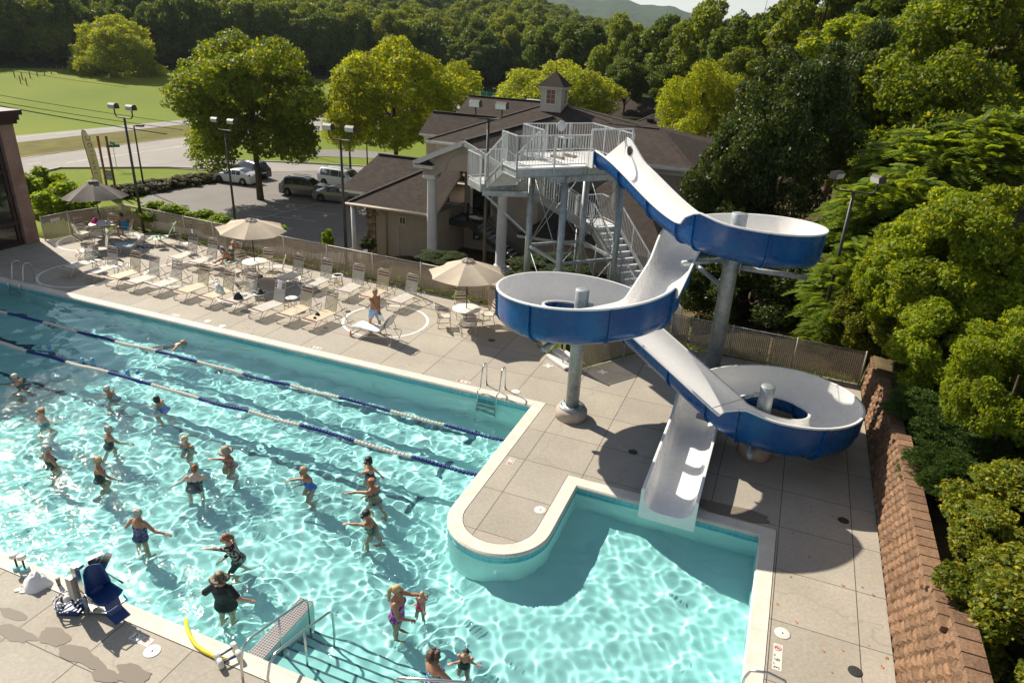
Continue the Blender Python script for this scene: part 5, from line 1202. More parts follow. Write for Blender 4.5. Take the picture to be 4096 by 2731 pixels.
# umbrella tables
canv=mat('umbrella_canvas',(.62,.53,.42),.85,spec=.1)
def _cv():
    m=canv;v=pos(m,kind='World');lk(m,ramp(m,tex(m,v,3,5,.6),[(.3,(.60,.51,.40)),(.7,(.68,.59,.47))]),bsdf(m).inputs['Base Color'])
    b=bsdf(m);t=N(m,'BsdfTranslucent');t.inputs[0].default_value=(.7,.55,.38,1);x=N(m,'MixShader');x.inputs[0].default_value=.22;o=m.node_tree.nodes['Material Output'];lk(m,b.outputs[0],x.inputs[1]);lk(m,t.outputs[0],x.inputs[2]);lk(m,x.outputs[0],o.inputs[0])
_cv()
dusk=noisy('umbrella_canvas_grey',(.30,.25,.20),(.36,.30,.24),3,.85)
def umbrella(loc,label,rim=2.1,top=2.62,rad=1.46,cm=canv,rot=0,tilt=(0,0)):
    t=thing('patio_umbrella',label,'umbrella',(loc[0],loc[1],0),rot,'patio umbrellas')
    n=8;T=Matrix.Translation((0,0,rim))@Matrix.Rotation(tilt[0],4,'X')@Matrix.Rotation(tilt[1],4,'Y')@Matrix.Translation((0,0,-rim))
    mb=MB();mb.M=T
    for k in range(n):
        a0,a1=2*math.pi*k/n,2*math.pi*(k+1)/n;rows=9;vs=[];cols=7
        for i in range(rows):
            f=.12+.88*i/(rows-1)
            for j in range(cols):
                u=j/(cols-1);pa=Vector((math.cos(a0),math.sin(a0)))*f*rad;pb=Vector((math.cos(a1),math.sin(a1)))*f*rad;p=pa.lerp(pb,u)
                sag=-.05*math.sin(math.pi*u)*f-.0;z=top-(top-rim)*(f**1.12)+sag*(.4+.6*f)
                inn=1-.045*math.sin(math.pi*u)*(i/(rows-1))**3;vs.append((p.x*inn,p.y*inn,z))
        fs=[(i*cols+j,(i+1)*cols+j,(i+1)*cols+j+1,i*cols+j+1) for i in range(rows-1) for j in range(cols-1)]
        mb.add(vs,fs,0,True)
    c=mb.build('canopy',cm,t)
    mb=MB();mb.M=T
    for k in range(n):
        a0,a1=2*math.pi*k/n,2*math.pi*(k+1)/n;mb.add([(0,0,top+.07),(.26*math.cos(a0),.26*math.sin(a0),top-.02),(.24*math.cos((a0+a1)/2),.24*math.sin((a0+a1)/2),top-.045),(.26*math.cos(a1),.26*math.sin(a1),top-.02)],[(0,1,2,3)],0,False)
    mb.build('vent_cap',dusk,c)
    mb=MB();mb.M=T;mb.ell((0,0,top+.09),.03,8);mb.build('finial',rubber,c)
    mb=MB();mb.M=T
    for k in range(n):
        a=2*math.pi*k/n;mb.beam((.05*math.cos(a),.05*math.sin(a),top-.05),(rad*.98*math.cos(a),rad*.98*math.sin(a),rim-.015),.014,.018);mb.beam((.05*math.cos(a),.05*math.sin(a),rim-.1),(rad*.5*math.cos(a),rad*.5*math.sin(a),(top+rim)/2-.02),.012,.014)
    mb.build('ribs',rubber,t)
    mb=MB();mb.tube([(0,0,.05),(0,0,top)],.021,10);mb.tube([(0,0,1.25),(0,0,1.38)],.032,10);mb.beam((0,0,1.31),(.1,0,1.31),.015,.015);mb.build('pole',mat('umbrella_pole',(.03,.02,.018),.4,.3),t)
    mb=MB();mb.lathe((0,0,0),[(.27,0),(.28,.04),(.2,.07),(.05,.09),(.035,.28)],24);mb.build('base',rubber,t)
    return t
def round_table(loc,label):
    t=thing('round_table',label,'table',(loc[0],loc[1],0),0,'round umbrella tables')
    mb=MB();mb.lathe((0,0,.68),[(.50,0),(.54,.01),(.545,.025),(.53,.035),(.02,.04)],36);mb.build('tabletop',tbl,t)
    for k in range(4):
        a=R(45+k*90);mb=MB();mb.tube([(.12*math.cos(a),.12*math.sin(a),.68),(.1*math.cos(a),.1*math.sin(a),.3),(.4*math.cos(a),.4*math.sin(a),.015)],.014,7);mb.build('leg',frame_m,t)
    return t
def make_chair():
    t=bpy.data.objects.new('dining_chair',None);COL.objects.link(t);w=.27
    for s,sx in ((-1,0),(1,0)):
        mb=MB();mb.tube([(-.24,s*w,.015),(.22,s*w,.015),(.25,s*w,.05),(.22,s*w,.62),(.18,s*w,.65),(-.2,s*w,.62),(-.24,s*w,.6)],.013,7);mb.tube([(-.24,s*w,.015),(-.16,s*w,.42),(-.24,s*w,.62)],.012,7);mb.build('side_frame',frame_m,t)
    mb=MB();mb.tube([(.24,-w+.03,.44),(.24,w-.03,.44),(-.2,w-.03,.40),(-.2,-w+.03,.40)],.012,7,closed=True);mb.build('seat_frame',frame_m,t)
    mb=MB()
    for k in range(9): mb.box((.21-k*.048,0,.452-k*.0045),(.036,2*w-.04,.006))
    mb.build('seat_straps',str_c,t)
    mb=MB();mb.tube([(-.2,-w+.03,.4),(-.34,-w+.03,.86),(-.36,-w+.08,.9),(-.36,w-.08,.9),(-.34,w-.03,.86),(-.2,w-.03,.4)],.013,7);b=mb.build('back_frame',frame_m,t)
    mb=MB()
    for k in range(8):
        f=.06+k*.118;mb.box((-.2-.14*f*1.02,0,.4+.47*f),(.006,2*w-.06,.038),mi=1 if k in(4,6) else 0,rot=Matrix.Rotation(R(-16),4,'Y'))
    mb.build('back_straps',[str_c,str_r],b);return t
CH=make_chair()
_c=[0]
def chair(loc,face,label):
    d=Vector(face[:2])-Vector(loc[:2]);rz=math.atan2(d.y,d.x)
    if _c[0]==0: o=CH;o.location=(loc[0],loc[1],0);o.rotation_euler=(0,0,rz);_c[0]=1
    else:o=copy_tree(CH,None,(loc[0],loc[1],0),rz)
    return tag(o,label,'chair','strap dining chairs')
t3=ct(F,935,632,.71);t2=ct(L,1682,322,.71);t1=ct(GG,1010,1115,.71)
for T_,lb in ((t3,'round cream table under the right umbrella'),(t2,'round white table under the tan middle umbrella'),(t1,'round table heaped with bags and clothes under the dark left umbrella')): round_table(T_,lb)
umbrella(t3,'cream umbrella at the right, nearest the slide, with a vented top',top=2.66,rim=2.12,rad=1.5,rot=R(12))
umbrella(t2,'tan pinkish umbrella in the middle of the far deck',top=2.6,rim=2.16,rad=1.5,rot=R(30),cm=canv,tilt=(R(2),R(3)))
u1=umbrella(t1,'dark grey umbrella at the far left corner with lit canvas folds',top=2.85,rim=2.05,rad=1.5,rot=R(5),cm=noisy('umbrella_canvas_dark',(.13,.115,.10),(.17,.15,.125),2,.9),tilt=(R(-3),R(-3)))
for T_,nm,lst in ((t3,'right umbrella',((.62,.55,'behind the table, right'),(-.55,.75,'behind the table, left'),(-.75,-.45,'in front, left'),(.45,-.75,'in front, right'))),(t2,'middle umbrella',((-.85,.3,'at the left beside the sunbather'),(-.25,1.0,'behind by the waste bin'),(.75,.6,'at the back right'),(-.4,-.85,'in front, left'),(.5,-.8,'in front, right'))),(t1,'dark left umbrella',((-1.0,-.15,'at the left, facing right'),(-.35,.85,'behind the bags'),(.6,-.7,'in front of the woman'),(1.0,.55,'at the right, under the seated woman'),(-.2,-.95,'front left of the table')))):
    for dx,dy,w in lst: chair((T_.x+dx,T_.y+dy),(T_.x,T_.y),'strap chair %s, under the %s'%(w,nm))
# white painted circles, crosses, tiles
wp=noisy('white_deck_paint',(.58,.56,.52),(.76,.74,.70),2.5,.7)
def flat(name,m,z,fn): 
    mb=MB();fn(mb);o=mb.build(name,m);o['kind']='structure';return o
def ringp(c,r,w=.055,z=.006):
    def fn(mb):
        n=64;vs=[(c[0]+(r+s*w)*math.cos(2*math.pi*k/n),c[1]+(r+s*w)*math.sin(2*math.pi*k/n),z) for k in range(n) for s in(-1,1)];mb.add(vs,[(2*k,2*k+1,(2*k+3)%(2*n),(2*k+2)%(2*n)) for k in range(n)],0,False)
    flat('painted_circle',wp,z,fn)
ringp((-7.45,3.75),1.62);ringp((t2.x+.35,t2.y-.3),1.75);ringp((-13.6,3.95),1.7);ringp((t1.x+.3,t1.y-.5),1.8);ringp((-21.6,2.3),1.8);ringp((-18.0,4.3),1.7)
for x,y in ((-.47,2.89),(1.36,3.29),(2.72,4.52),(6.4,4.9)):
    flat('painted_cross',wp,.006,lambda mb:(mb.box((x,y,.005),(.34,.1,.003),rz=R(20)),mb.box((x,y,.0065),(.1,.34,.003),rz=R(20))))
# skimmer lids and drains
lid=noisy('skimmer_lid_white',(.62,.60,.54),(.72,.70,.64),5,.5);drainm=mat('drain_grate',(.03,.03,.028),.6,.3)
def disc(x,y,r,m,name,label,cat):
    t=thing(name,label,cat,(x,y,0));mb=MB();mb.lathe((0,0,.001),[(r,0),(r,.006),(r*.93,.009),(0.001,.009)],28);mb.build('cover',m,t)
    if m is lid: mb=MB();mb.cyl((0,0,.0105),.018,.004,8);mb.build('finger_hole',black,t)
    else:
        mb=MB()
        for k in range(-4,5):
            l=math.sqrt(max(0,.81*r*r-(k*r/5)**2));mb.box((k*r/5,0,.0115),(.008,2*l,.003))
        mb.build('grate_bar',mat('grate_bar',(.10,.10,.09),.5,.4),t)
for x,y,lb in ((1.99,-4.74,'round white skimmer lid on the rounded peninsula'),(-.77,.62,'worn cream lid between the ladder and the pool corner'),(7.62,-6.35,'round white skimmer lid on the right deck by the retaining wall'),(-3.02,-11.62,'round white skimmer lid on the near deck beside the yellow noodle')): disc(x,y,.15,lid,'skimmer_lid',lb,'lid')
for u,v,lb in ((1375,718,'left one of two pale lids by the far pool edge'),(1470,750,'right one of two pale lids by the far pool edge')): p=ct(L,u,v);disc(p.x,p.y,.13,lid,'skimmer_lid',lb,'lid')
for x,y,lb in ((-9.26,3.87,'small dark drain left of the painted circle'),(-3.07,3.98,'dark drain in the right umbrella shadow'),(3.45,-1.2,'dark drain in the shadow left of the slide run-out'),(8.85,-1.95,'dark drain at the right deck joint in broken shade'),(8.92,-6.75,'dark oval drain near the wall at the bottom right')): disc(x,y,.13,drainm,'deck_drain',lb,'drain')
# depth markers
tile_w=noisy('marker_tile',(.60,.57,.50),(.70,.67,.60),9,.4);redm=mat('marker_red',(.45,.06,.04),.5)
def marker(loc,rz,txts,label,w,h=.17,nd=None,z=.005,vert=None):
    t=thing('depth_marker',label,'depth marker',loc,rz) if vert is None else thing('depth_marker',label,'depth marker',loc,rz)
    if vert: t.rotation_euler=(R(90),0,rz)
    mb=MB();mb.box((0,0,.002),(w,h,.004));mb.build('tile',tile_w,t)
    for s,sz,x,y in txts: text(s,sz,(x,y,.0055),(0,0,0),black,'numeral',t,.0008)
    if nd is not None:
        mb=MB();n=24;r=h*.36;vs=[(nd+(r+q)*math.cos(2*math.pi*k/n),(r+q)*math.sin(2*math.pi*k/n),.0062) for k in range(n) for q in(-.008,.006)];mb.add(vs,[(2*k,2*k+1,(2*k+3)%(2*n),(2*k+2)%(2*n)) for k in range(n)],0,False);mb.box((nd,0,.0064),(2*r,.012,.001),rz=R(45));mb.build('no_diving_ring',redm,t)
        mb=MB();mb.box((nd-.01,.0,.0058),(.018,.07,.001),rz=R(-30));mb.ell((nd+.01,.045,.006),(.013,.013,.001),8);mb.box((nd+.01,-.02,.0058),(.06,.012,.001),rz=R(50));mb.build('no_diving_figure',black,t)
marker((-3.42,-11.5,0),0,(('3',.17,-.15,0),('FT',.06,-.04,.04)),'depth tile reading 3 FT beside the pool lift shadow',.46,nd=.12)
marker((7.56,-7.0,0),R(90),(('3',.15,-.27,0),('FT',.045,-.18,.05),('6',.15,-.07,0),('IN',.045,.03,.05)),'depth tile reading 3 FT 6 IN on the right deck',.66,nd=.22)
marker((.56,-3.12,0),R(-90),(('5',.15,-.12,0),('FT',.05,-.02,.04)),'depth tile reading 5 FT on the peninsula',.36,nd=.1)
for u,v,c,lb in ((255,475,L,'5 6 depth tile in shadow by the left ladder'),(1140,682,L,'faded 5 6 depth tile left of the lane swimmer on the deck'),(2072,897,L,'faded 5 6 depth tile on the far deck right of the last front-row lounger'),(912,1118,F,'faded 5 6 depth tile beside the right pool ladder')):
    p=ct(c,u,v);marker((p.x,.50,0),R(180),(('5',.13,-.17,0),('6',.13,0,0)),lb,.5,nd=.17,h=.16)
for u,v,c,lb in ((1095,722,L,'5 6 tile on the far pool wall below the deck, left of centre'),(1980,934,L,'5 6 tile on the far pool wall near the middle ladder approach'),(912,1183,F,'5 6 tile on the far pool wall under the ladder'),(180,500,L,'shadowed 5 6 tile on the far pool wall at the left')):
    p=ct(c,u,v,-.1);t=thing('depth_marker',lb,'depth marker',(p.x,-.004,-.118));t.rotation_euler=(R(90),0,0);mb=MB();mb.box((0,0,.001),(.5,.1,.003));mb.build('tile',mat('pale_aqua_tile',(.35,.6,.6),.3) if 'pale_aqua_tile' not in bpy.data.materials else bpy.data.materials['pale_aqua_tile'],t)
    text('5',.1,(-.17,0,.004),(0,0,0),black,'numeral',t,.0005);text('6',.1,(.0,0,.004),(0,0,0),black,'numeral',t,.0005)
# ladders and rails
chrome=mat('stainless_steel',(.60,.60,.58),.16,1.0)
def ladder(x0,x1,label):
    t=thing('pool_ladder',label,'ladder',((x0+x1)/2,.35,0))
    for s in(-1,1):
        X=s*(x1-x0)/2;pts=[(X,.28,0),(X,.26,.5),(X,.24,.72)]+[(X,.24-.17*(1-math.cos(R(a)))-.0,.72+.13*math.sin(R(a))) for a in(30,60,90,120,150)]+[(X,-.13,.55),(X,-.20,.22),(X,-.27,.13),(X,-.36,.14),(X,-.42,.1),(X,-.44,-.1),(X,-.44,-1.1),(X,-.38,-1.18)]
        mb=MB();mb.tube(pts,.021,10);mb.build('rail',chrome,t)
        mb=MB();mb.lathe((X,.28,0),[(.05,0),(.05,.02),(.03,.03)],14);mb.build('flange',chrome,t)
    for k in range(3):
        mb=MB();mb.box((0,-.42,-.35-.3*k),(x1-x0,.1,.03));mb.build('step',mat('ladder_step',(.5,.6,.6),.5) if 'ladder_step' not in bpy.data.materials else bpy.data.materials['ladder_step'],t)
    return t
ladder(-1.8,-1.15,'chrome pool ladder by the far right pool corner, near the slide post')
ladder(-23.1,-22.45,'chrome pool ladder in the building shadow at the far left')
# lane ropes
rb=mat('float_blue',(.01,.03,.22),.4);rwh=mat('float_white',(.74,.70,.62),.45);cable=mat('rope_core',(.3,.3,.3),.5)
def rope(y,x0,x1,first,label):
    t=thing('lane_rope',label,'lane rope',(0,y,WZ));n=0;x=x1;per=.155;cols=([],[]);r=random.Random(int(-y*10))
    mbs={}
    k=0;seg=1.86;col=first
    while x>x0:
        i=int((x1-x)/seg);cc=(i+first)%2;mb=mbs.setdefault((i,cc),MB());yy=.03*math.sin(x*.9)+.02*math.sin(x*2.3);zz=.012*math.sin(x*3.1)
        for q in range(2):
            X=x-q*.045;mb.add([(X+s*.015,yy+.066*math.cos(R(a)),zz+.066*math.sin(R(a))) for s in(-1,1) for a in range(0,360,45)],[tuple(range(8)),tuple(range(8,16))[::-1]]+[(j,8+j,8+(j+1)%8,(j+1)%8) for j in range(8)],0,True)
            mb.tube([(X,yy,zz),(X-.05,yy,zz)],.028,6)
        x-=.115
    for (i,cc),mb in mbs.items(): mb.build('float_run',rb if cc==0 else rwh,t)
    mb=MB();mb.tube([(x0+ (x1-x0)*j/60,.03*math.sin((x0+(x1-x0)*j/60)*.9)+.02*math.sin((x0+(x1-x0)*j/60)*2.3),0) for j in range(61)]+[(-.02,0,.02)],.012,5);mb.build('cable',cable,t)
rope(-1.97,-33,-.06,0,'farther blue and white lane rope, nearest the deck with loungers');rope(-3.85,-33,-.1,0,'nearer blue and white lane rope with pale blue dumbbells hung on it')
# pool lift with blue seat
lf=thing('pool_lift','stainless pool lift with blue moulded seat standing at the near pool edge','pool lift',(-4.63,-11.35,0),R(0));lf.scale=(.9,.9,.9)
blue=noisy('lift_seat_blue',(.006,.035,.14),(.01,.05,.19),3,.4)
mb=MB();mb.add([(-.55,-.12,0),(-.35,-.2,0),(.45,.12,0),(.45,.22,0),(-.3,.06,0),(-.5,.06,0)]+[(-.55,-.12,.05),(-.35,-.2,.05),(.45,.12,.05),(.45,.22,.05),(-.3,.06,.05),(-.5,.06,.05)],[(0,5,4,3,2,1),(6,7,8,9,10,11)]+[(i,(i+1)%6,6+(i+1)%6,6+i) for i in range(6)],0,False);mb.build('base_plate',chrome,lf)
mb=MB();mb.box((-.36,-.05,.6),(.13,.1,1.15));mb.box((-.36,.02,1.14),(.22,.12,.08));mb.build('mast',chrome,lf)
mb=MB();mb.box((-.47,-.12,.62),(.16,.13,.55));mb.build('battery_box',noisy('battery_grey',(.42,.40,.36),(.5,.48,.43),4,.5),lf)
mb=MB();mb.beam((-.34,.05,.3),(.05,.45,1.25),.09,.13);mb.box((-.2,.3,1.05),(.12,.3,.34),rz=R(-20));mb.build('lift_arm',chrome,lf)
def shell(fn,nu,nv,th):
    "thin double-sided shell from a surface function"
    mb=MB();A=[[Vector(fn(i/(nu-1),j/(nv-1))) for j in range(nv)] for i in range(nu)];vs=[];
    Nrm=[[None]*nv for _ in range(nu)]
    for i in range(nu):
        for j in range(nv):
            a=A[min(i+1,nu-1)][j]-A[max(i-1,0)][j];b=A[i][min(j+1,nv-1)]-A[i][max(j-1,0)];n=a.cross(b);n.normalize();Nrm[i][j]=n
    vs=[A[i][j] for i in range(nu) for j in range(nv)]+[A[i][j]-Nrm[i][j]*th for i in range(nu) for j in range(nv)];K=nu*nv;fs=[]
    for i in range(nu-1):
        for j in range(nv-1): a=i*nv+j;fs+=[(a,a+nv,a+nv+1,a+1),(K+a,K+a+1,K+a+nv+1,K+a+nv)]
    for i in range(nu-1): a=i*nv;fs+=[(a,K+a,K+a+nv,a+nv)];a=i*nv+nv-1;fs+=[(a,a+nv,K+a+nv,K+a)]
    for j in range(nv-1): a=j;fs+=[(a,a+1,K+a+1,K+a)];a=(nu-1)*nv+j;fs+=[(a,K+a,K+a+1,a+1)]
    mb.add(vs,fs,0,True);return mb
seatrot=Matrix.Translation((.22,.02,.52))@Matrix.Rotation(R(-8),4,'Z')
def seatfn(u,v):
    s=(v-.5)*2;w=.27*(1-.25*max(0,u-.62)/.38)
    if u<.45: x=.30-.55*(u/.45);z=.02+.05*s*s
    else: q=(u-.45)/.55;x=-.25-.10*q-.02;z=.04+.60*q+.0*s
    return seatrot@Vector((x-(.10*s*s*-1 if u>.5 else 0)*-1*-1+(.08*s*s if u>.5 else 0),s*w,z+(.06*abs(s)**3 if u<.45 else 0)))
shell(seatfn,18,11,.015).build('seat',blue,lf)
for s in(-1,1):
    mb=MB();a=seatrot@Vector((-.28,s*.29,.28));b=seatrot@Vector((.24,s*.32,.25));mb.tube([a,b],.014,8);mb.tube([a.lerp(b,.75),b],.019,8,mi=1);mb.build('armrest',[chrome,rubber],lf)
mb=MB();mb.M=seatrot;mb.box((.42,.0,-.28),(.3,.34,.03),rot=Matrix.Rotation(R(20),4,'Y'));mb.box((.3,0,-.12),(.05,.3,.34),rot=Matrix.Rotation(R(-14),4,'Y'));mb.build('footrest',blue,lf)
mb=MB();mb.M=seatrot;mb.tube([(.3,-.25,.0),(.5,-.2,.02),(.5,.2,.02),(.3,.25,0)],.015,8);mb.build('seat_loop',blue,lf)
# foam gear on the near edge
foamw=mat('foam_white',(.72,.70,.62),.7);foama=mat('foam_aqua',(.25,.55,.55),.7);foamb=mat('foam_pale_blue',(.12,.38,.62),.6)
def dumbbell(loc,rz,tx,m1,m2,label,bar=black,L_=.16,r=.085,sc=1):
    t=thing('foam_dumbbell',label,'dumbbell',loc,rz);t.rotation_euler=(tx,0,rz);t.scale=(sc,sc,sc)
    for s,m in((-1,m1),(1,m2)):
        mb=MB();mb.M=Matrix.Rotation(R(90),4,'Y')@Matrix.Translation((0,0,s*L_-.04));mb.lathe((0,0,0),[(r*.7,0),(r,.015),(r,.075),(r*.75,.09)],16);mb.build('float',m,t)
    mb=MB();mb.tube([(-L_,0,0),(L_,0,0)],.02,8);mb.build('handle',bar,t);return t
p=ct(B1,110,790,.1);q=ct(B1,160,800,.1)
for P_,lb in ((p,'cream-topped aqua foam dumbbell standing on end, left one of the pair at the near edge'),(q,'cream-topped aqua foam dumbbell standing on end, right one of the pair')): 
    t=dumbbell((P_.x,P_.y,.185),0,0,foama,foamw,lb);t.rotation_euler=(0,R(-90),0)
dumbbell((-5.05,-11.0,.09),R(35),0,foamw,foamw,'white foam dumbbell lying behind the pool lift mast, farther one',r=.095);dumbbell((-4.95,-11.18,.21),R(-40),0,foamw,foamw,'white foam dumbbell resting on top of another behind the lift',r=.095)
dumbbell((-1.75,-11.16,.095),R(70),0,foamw,foamw,'white foam dumbbell at the end of the yellow noodle, farther one',bar=blue,r=.095);dumbbell((-1.58,-11.26,.095),R(60),0,foamw,foamw,'white foam dumbbell beside the step handrail foot',bar=blue,r=.095)
for (u,v),lb in (((290,890),'pale blue foam dumbbell floating on the nearer lane rope, leftmost'),((575,978),'pale blue foam dumbbell on the nearer lane rope, middle'),((875,1058),'pale blue foam dumbbell on the nearer lane rope, right')):
    P_=ct(L,u,v,-.12)
    dumbbell((P_.x,P_.y,-.10),R(25),0,foamb,foamb,lb,bar=foamw,r=.09)
nd=MB();pts=[ct(B1,u,v,.035) for u,v in((1225,1145),(1232,1200),(1255,1260),(1290,1315),(1340,1355),(1400,1385),(1460,1405),(1497,1417))]
nd.tube(pts,.036,10);tag(nd.build('pool_noodle',mat('noodle_yellow',(.80,.62,.03),.7)),'yellow foam noodle bent along the near coping','pool noodle')
pts=[ct(L,u,v,.05) for u,v in((905,225),(950,228),(1010,232))];nd=MB();nd.tube(pts,.036,10);tag(nd.build('pool_noodle',mat('noodle_blue',(.01,.12,.5),.7)),'short blue foam noodle lying beside the zebra-towel lounger','pool noodle')
cr=random.Random(4)
# striped rope coil with float balls
t=thing('float_rope_coil','coiled blue and white rope with navy and white floats beside the pool lift','rope',(-5.25,-11.5,0))
strp=mat('striped_rope',(.7,.7,.7),.7);w_=N(strp,'TexWave',bands_direction='DIAGONAL');w_.inputs['Scale'].default_value=9;lk(strp,pos(strp),w_.inputs[0]);lk(strp,ramp(strp,w_.outputs[1],[(.45,(.03,.05,.2)),(.55,(.7,.7,.68))],'CONSTANT'),bsdf(strp).inputs['Base Color'])
pts=[(.2*math.cos(k*.45)*(1+.25*cr.random()),.2*math.sin(k*.45)*(1+.25*cr.random()),.03+.006*k+.03*cr.random()) for k in range(46)];mb=MB();mb.tube(pts,.014,7);mb.build('rope',strp,t)
for x,y,z,a in((.05,-.05,.3,20),(-.12,-.1,.12,-40),(.15,.1,.1,80),(-.05,.16,.13,150)):
    mb=MB();M=Matrix.Translation((x,y,z))@Matrix.Rotation(R(a),4,'Z')@Matrix.Rotation(R(80),4,'Y');mb.M=M;mb.lathe((0,0,-.09),[(.02,0),(.07,.03),(.075,.09)],14,0);mb.lathe((0,0,0),[(.075,0),(.07,.06),(.02,.09)],14,1);mb.build('float',[mat('float_navy',(.01,.012,.04),.4) if 'float_navy' not in bpy.data.materials else bpy.data.materials['float_navy'],foamw],t)
mb=MB();mb.box((.1,-.02,.05),(.42,.28,.07),rz=R(20));mb.build('kickboard',blue,t)
# cloth helper
def cloth(name,pts2d,m,label,cat,seed=0,th=.008,res=14):
    "pts2d: 4 corner points (3D); draped sheet with folds"
    a,b,c,d=[Vector(p) for p in pts2d]
    def fn(u,v):
        p=a.lerp(b,u).lerp(d.lerp(c,u),v);n=noise.noise(Vector((u*5+seed,v*5,seed*.7)));return p+Vector((n*.012,n*.012,.02*n+.012*math.sin(u*13+seed)))
    o=shell(fn,res,res,th).build(name,m);return tag(o,label,cat)
towel_w=noisy('white_towel',(.74,.73,.72),(.80,.79,.78),4,.9)
def heap(name,loc,r,h,m,label,cat,seed):
    def fn(u,v):
        a=2*math.pi*u;rr=r*(v)*(1+.3*noise.noise(Vector((math.cos(a)*1.5+seed,math.sin(a)*1.5,seed))));z=h*(1-v**2)*(1+.5*noise.noise(Vector((math.cos(a)*v*3,math.sin(a)*v*3,seed))))+.012
        return (loc[0]+rr*math.cos(a),loc[1]+rr*math.sin(a)*.8,loc[2]+z*(1 if v<.98 else .15))
    mb=MB();mb.grid(fn,30,12,0,True);return tag(mb.build(name,m),label,cat)
p=ct(B1,240,890,.1);heap('towel',(p.x,p.y,0),.30,.26,towel_w,'crumpled white towel heaped on the near coping','towel',3)
for u,v,lb in((145,945,'white flip-flop, left of the pair beside the heaped towel'),(180,955,'white flip-flop, right of the pair beside the heaped towel')):
    p=ct(B1,u,v,.01);t=thing('flip_flop',lb,'flip-flop',(p.x,p.y,.001),R(52))
    mb=MB();mb.prism([(.135*math.cos(R(a)),(.05-.012*math.cos(R(a)))*math.sin(R(a))) for a in range(0,360,20)],0,.018);mb.build('sole',foamw,t)
    mb=MB();mb.tube([(.07,0,.02),(.03,.035,.04),(-.02,.045,.02)],.006,6);mb.tube([(.07,0,.02),(.03,-.035,.04),(-.02,-.045,.02)],.006,6);mb.build('thong',mat('thong_grey',(.3,.32,.34),.6) if 'thong_grey' not in bpy.data.materials else bpy.data.materials['thong_grey'],t)
p=ct(B1,385,900,.08);t=thing('tumbler','black latticed tumbler with white lid standing on the near coping','tumbler',(p.x,p.y,.006));mb=MB();mb.lathe((0,0,0),[(.032,0),(.042,.17)],16);mb.build('cup',noisy('lattice_black',(.01,.01,.01),(.35,.3,.25),45,.5),t);mb=MB();mb.lathe((0,0,.17),[(.045,0),(.045,.015),(.03,.025)],16);mb.build('lid',foamw,t)
# lounger dressing
def on(key,x,y,z): 
    o=LO[key];return o.matrix_basis@Vector((x,y,z))
def lc(key,name,c,m,label,cat='towel',seed=0): return cloth(name,[on(key,*p) for p in c],m,label,cat,seed)
def BK(ang,s,y,off=.02): return (.62+s*math.cos(ang)-off*math.sin(ang),y,.36+s*math.sin(ang)+off*math.cos(ang))
A76,A58,A34=R(76),R(58),R(34)
lc('w','towel',((-.52,-.3,.385),(-.52,.3,.385),(.6,.3,.385),(.6,-.3,.385)),towel_w,'white towel spread over the seat of the lounger in the circle')
lc('w','towel',(BK(A58,.1,-.29),BK(A58,.1,.29),BK(A58,.72,.29),BK(A58,.72,-.29)),towel_w,'white towel lining the back of the circled lounger',seed=2)
lc('w','towel',(BK(A58,.78,-.27,-.025),BK(A58,.78,.27,-.025),BK(A58,.25,.27,-.06),BK(A58,.25,-.27,-.06)),towel_w,'white towel hanging behind the circled lounger',seed=4)
lc('i','towel',(BK(A76,.86,-.12,.03),BK(A76,.86,.12,.03),BK(A76,.52,.12,.03),BK(A76,.52,-.12,.03)),towel_w,'small white towel hung over a front-row lounger top',seed=5)
greyt=noisy('grey_towel',(.16,.16,.17),(.22,.22,.23),5,.9)
lc('l','towel',(BK(A76,.87,-.28,.03),BK(A76,.87,.28,.03),BK(A76,.66,.28,.03),BK(A76,.66,-.28,.03)),greyt,'grey towel over the top of a back-row lounger',seed=6)
zeb=mat('zebra_towel',(.1,.5,.55),.9);w_=N(zeb,'TexWave');w_.inputs['Scale'].default_value=3.5;w_.inputs['Distortion'].default_value=6;w_.inputs['Detail'].default_value=1;lk(zeb,pos(zeb,kind='World'),w_.inputs[0]);lk(zeb,ramp(zeb,w_.outputs[1],[(0,(.02,.05,.16)),(.35,(.05,.42,.48)),(.65,(.70,.74,.74))],'CONSTANT'),bsdf(zeb).inputs['Base Color'])
lc('u','towel',((-.4,-.3,.385),(-.4,.3,.385),(.6,.3,.385),(.6,-.3,.385)),zeb,'teal and navy zebra towel on the low reclined lounger',seed=7)
lc('u','towel',(BK(A34,.08,-.29),BK(A34,.08,.29),BK(A34,.7,.29),BK(A34,.7,-.29)),zeb,'zebra towel half lying on the reclined lounger back',seed=8)
grn=noisy('green_towel',(.03,.32,.14),(.30,.55,.25),9,.9)
lc('v','towel',(BK(A58,.82,-.3,.03),BK(A58,.82,.3,.03),BK(A58,.15,.3,.03),BK(A58,.15,-.3,.03)),grn,'green and white towel on the back of the lounger by the left fence',seed=9)
lc('v','towel',((-.1,-.32,.385),(-.1,.1,.385),(.3,.1,.385),(.3,-.32,.385)),grn,'green cloth hanging off the seat by the small can table',seed=10)
flor=mat('floral_towel',(.2,.4,.6),.9);vo=N(flor,'TexVoronoi');vo.inputs['Scale'].default_value=14;lk(flor,pos(flor,kind='World'),vo.inputs[0]);hs=N(flor,'SeparateColor');lk(flor,vo.outputs['Color'],hs.inputs[0]);lk(flor,ramp(flor,hs.outputs[0],[(0,(.03,.25,.55)),(.35,(.55,.75,.75)),(.6,(.75,.65,.12)),(.8,(.1,.45,.5))],'CONSTANT'),bsdf(flor).inputs['Base Color'])
lc('n','towel',((.05,-.33,.385),(.05,.33,.385),(.6,.33,.385),(.6,-.33,.385)),flor,'blue and yellow floral towel under the sunbathing woman',seed=11)
